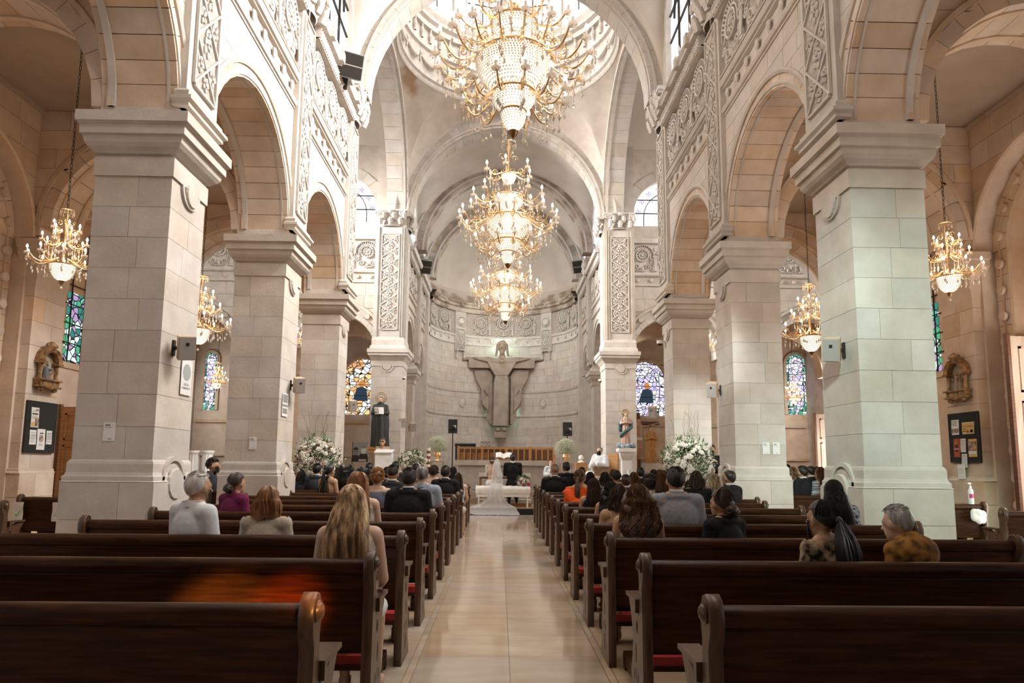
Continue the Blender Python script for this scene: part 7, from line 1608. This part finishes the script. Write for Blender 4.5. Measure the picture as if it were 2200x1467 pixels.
def person(px, ytop, row, label, sex='m', skin='tan', hs='short', hc='black', top='suit', tc='black', turn=0, y=None, k=None, group=None, lean=0, mask=None, white_collar=False, straps=None, hseed=0, zbase=0, pewx=None, head_tilt=0):
    # seated in the pew row; head top seen at photo pixel (px, ytop) fixes place and stature
    Y = (ROWY[row]+.235) if y is None else y
    p = at(px, ytop, Y=Y); H_ = 1.325 if hs not in ('vlong', 'wavy', 'long') else 1.33
    s = (p.z-zbase)/H_; s = max(.80, min(1.14, s))
    t = thing('person', label, 'person', (p.x, Y, zbase), turn)
    t.scale = (s, s, s); t['label'] = label
    if lean: t.rotation_euler = (lean, 0, turn)
    b = setm(put('body', BODY[sex], t), SK[skin])
    if top == 'strap':
        c = setm(put('dress', getcl('strap', False), t), C[tc]); mb = MB()
        for q in straps or (-1, 1):
            if abs(q) < 1.01: mb.tube([(q*.075, -.105, .84), (q*.085, -.112, .93), (q*.10, -.078, 1.04), (q*.10, 0, 1.093), (q*.10, .08, 1.0)], .0045, 4)
        o = mb.build('dress_strap', C[tc], t, False)
    elif top == 'halter':
        c = setm(put('dress', getcl('strap', False), t), C[tc]); mb = MB()
        mb.tube([(.058*cos(2*pi*i/14), .005+.062*sin(2*pi*i/14), 1.105) for i in range(14)], .012, 5, close=True)
        for x in (-.12, -.07, -.022, .022, .07, .12): mb.tube([(x*.25, -.062, 1.10), (x*.7, -.105, .99), (x, -.122, .84)], [.006, .008, .012], 4)
        mb.build('dress_strap', C[tc], t, False)
    elif top:
        c = setm(put({'suit': 'jacket', 'shirt': 'shirt', 'shawl': 'shawl'}.get(top, 'blouse'), getcl(top, sex == 'm'), t), C[tc])
        if top in ('suit', 'shirt'): setm(put('collar', COLM, t), C[tc])
        if top == 'suit' and sex == 'm': setm(put('shirt_collar', COLW, t), C['white'])
    if hs: setm(put('hair', hair(hs, hseed), t, (0, 0, 0)), HR[hc])
    if mask: setm(put('face_mask', MASK, t), mask)
    return t
KM = fmat('black_mask_cloth', (.01, .01, .012)); WM = fmat('white_mask_cloth', (.6, .6, .6))
P_ = person
# -- left block, from the camera forwards
P_(757, 1040, 1, 'woman with very long straight streaked blonde hair and white top, left of the aisle', 'f', 'light', 'vlong', 'blonde', 'dress', 'white', hseed=1)
P_(423, 1013, 2, 'white-haired man in a white shirt in the left pews, face turned right', 'm', 'tan', 'short', 'white', 'shirt', 'white', turn=-.55, mask=KM)
P_(577, 1044, 2, 'woman with short reddish-brown bob and beige top in the left pews', 'f', 'light', 'bob', 'auburn', 'top', 'beige', turn=-.1, hseed=2)
P_(772, 1013, 3, 'woman with long auburn hair and lace top, half hidden behind the blonde woman', 'f', 'light', 'long', 'auburn', 'dress', 'lace', hseed=3)
P_(507, 1015, 4, 'person in a plum shirt with a low dark bun in the left pews', 'f', 'tan', 'bun', 'dbrown', 'shirt', 'purple', turn=-.5, hseed=1)
P_(879, 1005, 4, 'broad man in a black suit next to the aisle on the left', 'm', 'dark', 'short', 'black', 'suit', 'black')
P_(907, 1000, 5, 'man with thinning grey curls and blue-grey shirt beside the left aisle end', 'm', 'light', 'bald', 'salt', 'shirt', 'bluegrey', hseed=4)
P_(811, 1007, 5, 'woman with curly copper updo and slate dress on the left', 'f', 'light', 'curlybob', 'auburn', 'dress', 'slate', hseed=2)
P_(764, 1013, 6, 'sandy-haired woman glimpsed over the auburn woman on the left', 'f', 'light', 'bob', 'ginger', 'top', 'lace', hseed=5)
P_(844, 999, 6, 'man with a dark fade haircut and charcoal suit on the left', 'm', 'tan', 'fade', 'black', 'suit', 'charcoal')
P_(957, 1001, 8, 'man in a black suit at the aisle end of the left block, short black hair', 'm', 'tan', 'short', 'black', 'suit', 'black', hseed=6)
P_(984, 1015, 9, 'girl with long dark brown hair at the aisle end of the left block', 'f', 'light', 'long', 'dbrown', 'dress', 'lace', hseed=7)
P_(707, 997, 8, 'woman with dark ponytail and black strapped halter dress on the left', 'f', 'tan', 'pony', 'black', 'halter', 'black', turn=-.5)
P_(618, 1000, 9, 'man in black suit at the far left with his arm round a companion', 'm', 'tan', 'short', 'black', 'suit', 'black', hseed=8)
P_(648, 1011, 9, 'dark-haired person leaning on the man at the far left of the pews', 'f', 'tan', 'bob', 'black', 'suit', 'black', turn=.6, hseed=9)
P_(681, 996, 9, 'man in charcoal suit in front of the tall left flowers', 'm', 'tan', 'short', 'black', 'suit', 'charcoal', hseed=10)
P_(731, 999, 9, 'woman with long straight black hair right of the strapped-dress woman', 'f', 'tan', 'long', 'black', 'strap', 'black', hseed=11)
P_(751, 998, 9, 'woman with wavy black hair and patterned dress on the left', 'f', 'tan', 'wavy', 'black', 'top', 'floral', hseed=12)
P_(775, 1003, 10, 'woman with dark bobbed hair in the middle of the left block', 'f', 'tan', 'bob', 'black', 'top', 'black', hseed=13)
P_(790, 1006, 8, 'woman with thick long black hair beside the copper updo', 'f', 'tan', 'wavy', 'black', 'top', 'black', hseed=14)
P_(793, 995, 11, 'dark short-haired man just below the white lectern', 'm', 'tan', 'short', 'black', 'suit', 'black', hseed=15)
P_(850, 992, 11, 'black-haired man in front of the fade haircut man, left block', 'm', 'tan', 'short', 'black', 'suit', 'charcoal', hseed=16)
P_(893, 996, 11, 'person with black hair before the small white flowers on the left', 'm', 'tan', 'short', 'black', 'suit', 'black', hseed=17)
P_(932, 1001, 9, 'woman with short dark curls and bare shoulders near the left aisle', 'f', 'light', 'curlybob', 'dbrown', 'strap', 'lace', hseed=18)
P_(974, 1002, 11, 'dark-haired woman farthest forward by the aisle on the left', 'f', 'tan', 'long', 'black', 'top', 'black', hseed=19)
P_(832, 1004, 8, 'dark-haired guest half hidden between copper updo and fade haircut', 'm', 'tan', 'short', 'black', 'suit', 'black', hseed=20)
# -- right block
P_(1770, 1074, 1, 'woman with a big black ponytail and tan embroidered blouse on the right', 'f', 'tan', 'bigpony', 'black', 'top', 'embroid', turn=.45, mask=KM, hseed=1)
P_(1994, 1083, 1, 'grey-haired elderly woman in a mustard shawl bending forward on the right', 'f', 'light', 'short', 'grey', 'shawl', 'mustard', turn=.5, lean=-.16, hseed=22)
P_(1370, 1039, 2, 'woman with wavy chestnut hair and thin black straps near the right aisle', 'f', 'tan', 'wavy', 'brown', 'strap', 'black', hseed=23)
P_(1553, 1050, 2, 'woman in black with a dark low bun on the right', 'f', 'tan', 'bun', 'dbrown', 'suit', 'black', turn=.5, hseed=24)
P_(1452, 1004, 3, 'man in a light grey jacket with spiky black hair on the right', 'm', 'tan', 'short', 'black', 'suit', 'lgrey', hseed=25)
P_(1791, 1030, 3, 'woman with very long black hair and floral blouse by the nearest right pillar', 'f', 'tan', 'vlong', 'black', 'top', 'floral', turn=-.15, hseed=26)
P_(1330, 1042, 3, 'bare-shouldered woman with dark hair half behind the chestnut-haired woman', 'f', 'tan', 'bob', 'dbrown', 'strap', 'beige', hseed=27)
P_(1314, 1034, 4, 'woman with loose black hair and bare shoulders by the right aisle', 'f', 'tan', 'wavy', 'black', 'strap', 'black', hseed=28)
P_(1395, 1020, 5, 'man with thick curly black hair and white shirt on the right', 'm', 'dark', 'curlybob', 'black', 'shirt', 'white', hseed=29)
P_(1276, 1027, 5, 'woman with half-tied dark grey hair and navy dress by the right aisle', 'f', 'tan', 'long', 'dbrown', 'dress', 'navy', hseed=30)
P_(1345, 1020, 7, 'dark short-haired guest in the middle of the right block', 'm', 'tan', 'short', 'dbrown', 'suit', 'charcoal', hseed=31)
P_(1245, 1009, 6, 'woman with a brown ponytail and bright orange ruffled dress on the right', 'f', 'tan', 'pony', 'brown', 'top', 'orange', turn=-.35, hseed=32)
P_(1568, 1009, 6, 'bald bearded man in a black suit turned left on the right', 'm', 'dark', 'bald', 'black', 'suit', 'black', turn=.7, hseed=33)
P_(1535, 1017, 7, 'woman with light hair ends and red dress on the right', 'f', 'light', 'long', 'ends', 'dress', 'red', turn=-.3, hseed=34)
P_(1496, 1012, 6, 'woman in black with short dark hair before the tall right flowers', 'f', 'tan', 'bob', 'dbrown', 'top', 'black', hseed=35)
P_(1424, 1010, 5, 'brown-haired woman in beige right behind the grey-jacket man', 'f', 'tan', 'long', 'brown', 'top', 'beige', hseed=36)
P_(1405, 1008, 9, 'woman with dark hair in the right block near the lady saint', 'f', 'tan', 'long', 'dbrown', 'top', 'floral', hseed=37)
P_(1418, 1009, 10, 'dark-haired woman before the tall right flowers, farther row', 'f', 'tan', 'bob', 'dbrown', 'top', 'black', hseed=38)
P_(1376, 1005, 10, 'person with black hair in front of the lady saint pedestal', 'm', 'tan', 'short', 'black', 'suit', 'black', hseed=39)
P_(1362, 1014, 9, 'brown-haired woman in the middle of the right block', 'f', 'light', 'bob', 'brown', 'top', 'lace', hseed=40)
P_(1324, 1012, 9, 'guest with wavy black hair below the priest', 'f', 'tan', 'curlybob', 'black', 'top', 'black', hseed=41)
P_(1300, 1014, 8, 'woman with black bob and black dress below the gilt frame', 'f', 'light', 'bob', 'black', 'dress', 'black', hseed=42)
P_(1268, 1014, 9, 'black-haired woman left of the black bob woman on the right', 'f', 'tan', 'bob', 'black', 'dress', 'lace', hseed=43)
P_(1250, 1004, 11, 'dark-haired guest at the front of the right block', 'm', 'tan', 'short', 'black', 'suit', 'black', hseed=44)
P_(1318, 1008, 11, 'brown-haired guest at the front of the right block below the priest', 'f', 'light', 'bob', 'brown', 'top', 'black', hseed=45)
P_(1192, 998, 9, 'man with sandy hair and black suit at the aisle end on the right', 'm', 'light', 'fade', 'ginger', 'suit', 'black', hseed=46)
P_(1217, 993, 11, 'man in a dark suit with black hair right of the sandy-haired man', 'm', 'tan', 'short', 'black', 'suit', 'black', turn=.35, hseed=47)
# -- side aisles
for px, yt, Y, lab, sex, hs, hc, top, tc, tn in (
        (1725, 1001, 13.25, 'masked man in a black suit in the right side aisle', 'm', 'short', 'black', 'suit', 'black', .5), (1763, 1003, 13.25, 'woman in a striped top at the end of the right side pew', 'f', 'long', 'brown', 'top', 'stripe', .4),
        (1703, 1002, 14.55, 'woman with wavy light brown hair in the right side aisle', 'f', 'wavy', 'ends', 'top', 'beige', 0), (1742, 1000, 14.55, 'bald man in the right side aisle', 'm', 'bald', 'black', 'suit', 'black', .2),
        (1690, 998, 15.85, 'dark-haired guest nearest the middle right pillar in the side aisle', 'm', 'short', 'black', 'suit', 'black', -.6), (1756, 1003, 15.85, 'guest with black hair farthest right in the side aisle', 'f', 'bob', 'black', 'suit', 'black', .2),
        (456, 985, 13.25, 'masked person in grey facing right in the left side aisle', 'f', 'curlybob', 'black', 'shirt', 'charcoal', -1.4)):
    P_(px, yt, 0, lab, sex, 'tan', hs, hc, top, tc, turn=tn, y=Y, mask=KM if 'mask' in lab else None, hseed=hash(lab) % 7 if 0 else int(px) % 7)
# details on some guests
def near(lab): return [o for o in S.collection.objects if o.get('label', '').startswith(lab)][0]
o = near('woman with a brown ponytail and bright'); mb = MB()
for q in range(5): mb.ball((-.14+.03*q, -.07-.02*q, 1.0-.035*q), (.10, .05, .05), 10, 6)
setm(put('ruffle', voxel(mb, 'ruffle', None, .012, 1), o), C['orange'])
o = near('woman with short reddish'); MB().tube([(.062*cos(2*pi*i/20), .0+.068*sin(2*pi*i/20), 1.10-.01*sin(2*pi*i/20)) for i in range(20)], .006, 5, close=True).build('necklace', WHITE, o, False)
o = near('man in black suit at the far left'); mb = MB(); hand(mb, (.34, .02, 1.06), (-.3, -.2, -.3), (0, -1, .2), 1.0, .5); cap(mb, (.18, 0, 1.03), (.36, .02, 1.06), .055, .04); setm(put('arm', voxel(mb, 'arm', None, .01, 1), o), SK['tan'])
mb = MB(); cap(mb, (.17, -.01, 1.03), (.34, .01, 1.06), .07, .055); setm(put('sleeve', voxel(mb, 'sleeve', None, .012, 1), o), C['black'])
# ---- standing and kneeling figures ------------------------------------------------------------------
def figure(px, ytop, Y, zb, label, mbf, skin, parts, turn=0, h=1.7, nm='person'):
    p = at(px, ytop, Y=Y); s = (p.z-zb)/h; t = thing(nm, label, 'person', (p.x, Y, zb), turn); t.scale = (s,)*3
    setm(put('body', voxel(mbf, 'body', None, .0115, 2), t), SK[skin])
    for nm_, mb, m, vx in parts:
        me = voxel(mb, nm_, None, vx, 2) if vx else mb.mesh(nm_, True); setm(put(nm_, me, t), m)
    return t
def up(mb, dz): mb.v = [(a, b, c+dz) for a, b, c in mb.v]; return mb
# groom, kneeling upright (floor z 0 = knees on the cushion)
def kneeler_mb(male, dz=-.16):
    mb = MB(); w = .185 if male else .155
    mb.ball((0, 0, .56), (.16, .12, .12), 14, 8).ball((0, 0, .72), (.15 if male else .12, .10, .16), 14, 10).ball((0, 0, .90), (.18 if male else .15, .105, .17), 14, 10)
    cap(mb, (-w+.02, 0, 1.025), (w-.02, 0, 1.025), .062 if male else .05, .062 if male else .05); cap(mb, (0, 0, 1.02), (0, .015, 1.15), .052 if male else .042, .05 if male else .04); head_mb(mb, male)
    for q in (-1, 1):
        cap(mb, (q*w, 0, 1.02), (q*(w+.03), .05, .77), .05 if male else .038, .04 if male else .03); cap(mb, (q*(w+.03), .05, .77), (q*.08, .28, .86), .038 if male else .03, .026); hand(mb, (q*.08, .28, .86), (-q*.3, .9, .2), (0, 0, 1), .95, .5)
        cap(mb, (q*.085, 0, .52), (q*.10, .04, .17), .09, .065); cap(mb, (q*.10, .05, .17), (q*.10, -.36, .15), .058, .04); cap(mb, (q*.10, -.36, .15), (q*.10, -.42, .03), .04, .028)
    return up(mb, -.10)
def groomcloth():
    mb = MB(); w = .185
    mb.ball((0, 0, .52), (.185, .14, .16), 14, 8).ball((0, 0, .72), (.168, .115, .18), 14, 10).ball((0, 0, .90), (.20, .122, .18), 14, 10); cap(mb, (-w, 0, 1.03), (w, 0, 1.03), .07, .07); mb.ball((0, -.01, 1.07), (.13, .07, .04), 10, 6)
    for q in (-1, 1):
        cap(mb, (q*w, 0, 1.02), (q*(w+.03), .05, .77), .068, .056); cap(mb, (q*(w+.03), .05, .77), (q*.10, .25, .85), .055, .045); cap(mb, (q*.085, 0, .5), (q*.10, .04, .17), .10, .075); cap(mb, (q*.10, .05, .17), (q*.10, -.32, .15), .07, .055)
    return up(mb, -.10)
SHOE = mat('polished_black_leather', (.01, .01, .01), .2)
sh = MB()
for q in (-1, 1): cap(sh, (q*.10, -.37, .08), (q*.10, -.45, -.05), .046, .034, 8)
hm = MB(); me_h = hair('short', 6); hm.add([tuple(v.co) for v in me_h.vertices], [tuple(f.vertices) for f in me_h.polygons]); up(hm, -.10)
wc = MB(); wc.add([tuple(v.co) for v in COLW.vertices], [tuple(f.vertices) for f in COLW.polygons]); up(wc, -.10)
gr = figure(1102, 976, 20.75, .39, 'groom in a black suit kneeling on the right of the couple', kneeler_mb(True), 'tan',
            [('jacket', groomcloth(), C['black'], .013), ('hair', hm, HR['black'], 0), ('shirt_collar', wc, C['white'], 0), ('shoes', sh, SHOE, .01)], h=1.22)
# bride
def shift(mb, dz=0): return up(mb, dz)
me_h = hair('bun', 5); hm = MB(); hm.add([tuple(v.co) for v in me_h.vertices], [tuple(f.vertices) for f in me_h.polygons]); up(hm, -.10)
gown = MB(); gown.ball((0, .02, .42), (.20, .17, .18), 16, 10).ball((0, .02, .62), (.125, .10, .17), 14, 8).ball((0, .04, .80), (.135, .09, .10), 14, 8); gown.lathe([(.18, .5), (.24, .3), (.30, .1), (.36, -.18), (0, -.18)], (0, -.05, 0), 24)
for q in (-1, 1): cap(gown, (q*.155, 0, .93), (q*.185, .05, .67), .047, .038)
vl = MB(); n = 30; ST = [(20.70, 1.60, .055, 0), (20.60, 1.45, .10, .01), (20.52, 1.15, .15, .02), (20.48, .92, .19, .03), (20.42, .845, .18, .03), (20.25, .835, .18, .03), (20.06, .82, .19, .02), (20.015, .72, .20, .0), (20.0, .45, .25, -.03), (19.985, .30, .42, -.05), (19.95, .215, .62, -.08), (19.925, .20, .68, -.08), (19.905, .10, .70, -.06), (19.85, .03, .72, -.03), (19.65, .018, .68, .0), (19.45, .012, .55, .05)]
bx = at(1066, 985, Y=20.7).x; vs = []; rows_ = []
for (ya, za, wa, xa), (yb_, zb_, wb, xb) in zip(ST, ST[1:]):
    for q in range(3): k_ = q/3; rows_.append((ya+(yb_-ya)*k_, za+(zb_-za)*k_, wa+(wb-wa)*k_, xa+(xb-xa)*k_))
rows_.append(ST[-1])
for j, (y_, z_, w_, x_) in enumerate(rows_):
    for i in range(n):
        u = (i/(n-1)-.5)*2; fold = sin(13*u+.2*j)+.5*sin(29*u-.3*j)
        vs.append((bx+x_+u*w_+.01*sin(7*u+j*.3), y_+.016*fold*(1 if z_ > .3 else .3)-(.05*(1-u*u) if .9 < z_ < 1.5 else 0), z_+(.012*abs(fold) if y_ < 20.45 else 0)))
vl.add(vs, [(j*n+i, j*n+i+1, (j+1)*n+i+1, (j+1)*n+i) for j in range(len(rows_)-1) for i in range(n-1)])
VEIL = bpy.data.materials.new('sheer_white_tulle'); VEIL.use_nodes = True; nt = VEIL.node_tree; b_ = nt.nodes['Principled BSDF']; b_.inputs['Base Color'].default_value = (.85, .84, .82, 1); b_.inputs['Roughness'].default_value = .9
tr = nt.nodes.new('ShaderNodeBsdfTransparent'); mx = nt.nodes.new('ShaderNodeMixShader'); mx.inputs[0].default_value = .5
nt.links.new(tr.outputs[0], mx.inputs[1]); nt.links.new(b_.outputs[0], mx.inputs[2]); nt.links.new(mx.outputs[0], nt.nodes['Material Output'].inputs[0])
br = figure(1058, 980, 20.75, .39, 'bride in ivory low-backed gown and long sheer veil kneeling beside the groom', kneeler_mb(False), 'light',
            [('gown', gown, C['satin'], .014), ('hair', hm, HR['brown'], 0)], turn=-.15, h=1.22)
vo = setm(put('veil', vl.mesh('veil', True), None), VEIL); bpy.context.view_layer.update(); vo.parent = br; vo.matrix_parent_inverse = br.matrix_world.inverted()
cb = MB().ball((.0, -.10, 1.08), (.045, .02, .03), 10, 6); setm(put('hair_comb', cb.mesh('hair_comb', True), br), WHITE)
p = at(1117, 1042, Y=20.25); t = flowers((p.x+.1, 20.3, .815), (0, 0, .10), (.15, .13, .13), 12, 'bridal bouquet of white and magenta flowers lying at the right end of the bench', 9, vase=False, twigs=0, sc=.85, cols=(CREAM, CREAM, MAGENTA))
t.name = 'bridal_bouquet'; t['category'] = 'bouquet'
# a scatter of magenta flowers trailing off the bench
for i in range(7): put('rose', ROSE_ME['magenta_petals'], t, (.14+.03*(i % 3), -.10, .05-.05*i), (1.2, 0, .3*i), (.8,)*3)
# celebrant: seated facing left/front
rb = MB(); rb.ball((0, 0, .56), (.22, .2, .16), 14, 8).ball((0, 0, .9), (.22, .15, .22), 14, 10); cap(rb, (-.17, 0, 1.03), (.17, 0, 1.03), .085, .085); rb.lathe([(.25, .5), (.32, .3), (.38, .02), (0, .02)], (0, .2, 0), 24)
for q in (-1, 1): cap(rb, (q*.18, 0, 1.0), (q*.24, .08, .74), .09, .10); cap(rb, (q*.24, .08, .74), (q*.08, .28, .82), .10, .08); cap(rb, (q*.1, .05, .52), (q*.12, .46, .50), .14, .12)
mk = MB(); mk.add([tuple(v.co) for v in MASK.vertices], [tuple(f.vertices) for f in MASK.polygons])
me_h = hair('bald', 2); hm = MB(); hm.add([tuple(v.co) for v in me_h.vertices], [tuple(f.vertices) for f in me_h.polygons])
figure(1289, 960, 22.3, .57, 'seated priest in white vestments and black mask to the right of the altar', body_mb(True), 'light', [('vestment', rb, C['white'], .016), ('face_mask', mk, KM, 0), ('hair', hm, HR['salt'], 0)], turn=2.5, h=1.32)
# altar server in white mask
def stand_mb(male=True):
    mb = MB(); w = .18 if male else .155
    mb.ball((0, 0, .95), (.155, .11, .12), 14, 8).ball((0, 0, 1.12), (.145, .10, .15), 14, 8).ball((0, 0, 1.30), (.175 if male else .15, .105, .16), 14, 8); cap(mb, (-w+.02, 0, 1.43), (w-.02, 0, 1.43), .06, .06); cap(mb, (0, 0, 1.42), (0, .015, 1.55), .05, .048); head_mb(mb, male, (0, .03, 1.605))
    for q in (-1, 1):
        cap(mb, (q*w, 0, 1.42), (q*(w+.04), .03, 1.16), .048, .04); cap(mb, (q*(w+.04), .03, 1.16), (q*.1, .26, 1.14), .038, .028); hand(mb, (q*.1, .26, 1.14), (-q*.3, .9, 0), (0, 0, 1), .95, .4)
        cap(mb, (q*.085, 0, .92), (q*.10, .01, .5), .09, .06); cap(mb, (q*.10, .01, .5), (q*.10, 0, .09), .058, .038); cap(mb, (q*.1, -.02, .04), (q*.11, .15, .03), .036, .028)
    return mb
rb = MB(); rb.ball((0, 0, 1.2), (.19, .14, .25), 14, 10); cap(rb, (-.16, 0, 1.42), (.16, 0, 1.42), .075, .075); rb.lathe([(.17, 1.1), (.22, .7), (.28, .1), (.27, .05), (0, .05)], (0, 0, 0), 24)
for q in (-1, 1): cap(rb, (q*.18, 0, 1.41), (q*.23, .03, 1.16), .07, .08); cap(rb, (q*.23, .03, 1.16), (q*.12, .22, 1.14), .075, .07)
mk = up(MB().add([tuple(v.co) for v in MASK.vertices], [tuple(f.vertices) for f in MASK.polygons]), .40)
figure(1183, 989, 22.6, .38-.2, 'altar server in white alb and white mask standing right of the altar', stand_mb(), 'light', [('alb', rb, C['white'], .016), ('face_mask', mk, WM, 0)], turn=pi, h=1.72)
rb2 = MB(); rb2.ball((0, 0, 1.2), (.165, .125, .25), 14, 10).ball((0, .0, .95), (.18, .13, .15), 12, 8); rb2.lathe([(.15, 1.0), (.19, .7), (.2, .35), (0, .35)], (0, 0, 0), 24); cap(rb2, (-.12, 0, 1.40), (.12, 0, 1.40), .07, .07)
me_h = hair('bun', 3); hm = up(MB().add([tuple(v.co) for v in me_h.vertices], [tuple(f.vertices) for f in me_h.polygons]), .40)
sg = MB().ball((-.03, .115, 1.617), (.026, .012, .02), 10, 6).ball((.03, .115, 1.617), (.026, .012, .02), 10, 6).tube([(-.08, .02, 1.62), (-.03, .12, 1.622), (.03, .12, 1.622), (.08, .02, 1.62)], .003, 4)
figure(822, 940, 21.75, .19, 'woman reader in pale blue with dark glasses behind the white lectern', stand_mb(False), 'tan', [('dress', rb2, fmat('pale_blue_cloth', (.5, .56, .62)), .014), ('hair', hm, HR['dbrown'], 0), ('glasses', sg, BLACK, 0)], turn=pi, h=1.72)
me_h = hair('short', 3); hm = up(MB().add([tuple(v.co) for v in me_h.vertices], [tuple(f.vertices) for f in me_h.polygons]), .40)
mk = up(MB().add([tuple(v.co) for v in MASK.vertices], [tuple(f.vertices) for f in MASK.polygons]), .40)
su = MB(); su.ball((0, 0, .98), (.175, .13, .14), 14, 8).ball((0, 0, 1.2), (.19, .13, .25), 14, 10); cap(su, (-.17, 0, 1.42), (.17, 0, 1.42), .07, .07)
for q in (-1, 1): cap(su, (q*.18, 0, 1.41), (q*.22, .03, 1.16), .066, .055); cap(su, (q*.22, .03, 1.16), (q*.12, .22, 1.14), .055, .045); cap(su, (q*.085, 0, .92), (q*.10, .01, .5), .10, .075); cap(su, (q*.10, .01, .5), (q*.10, 0, .1), .072, .055)
figure(1529, 955, 17.6, 0, 'masked man in a dark suit standing behind the middle right pillar', stand_mb(), 'tan', [('suit', su, C['black'], .014), ('hair', hm, HR['black'], 0), ('face_mask', mk, KM, 0)], turn=2.6, h=1.73)
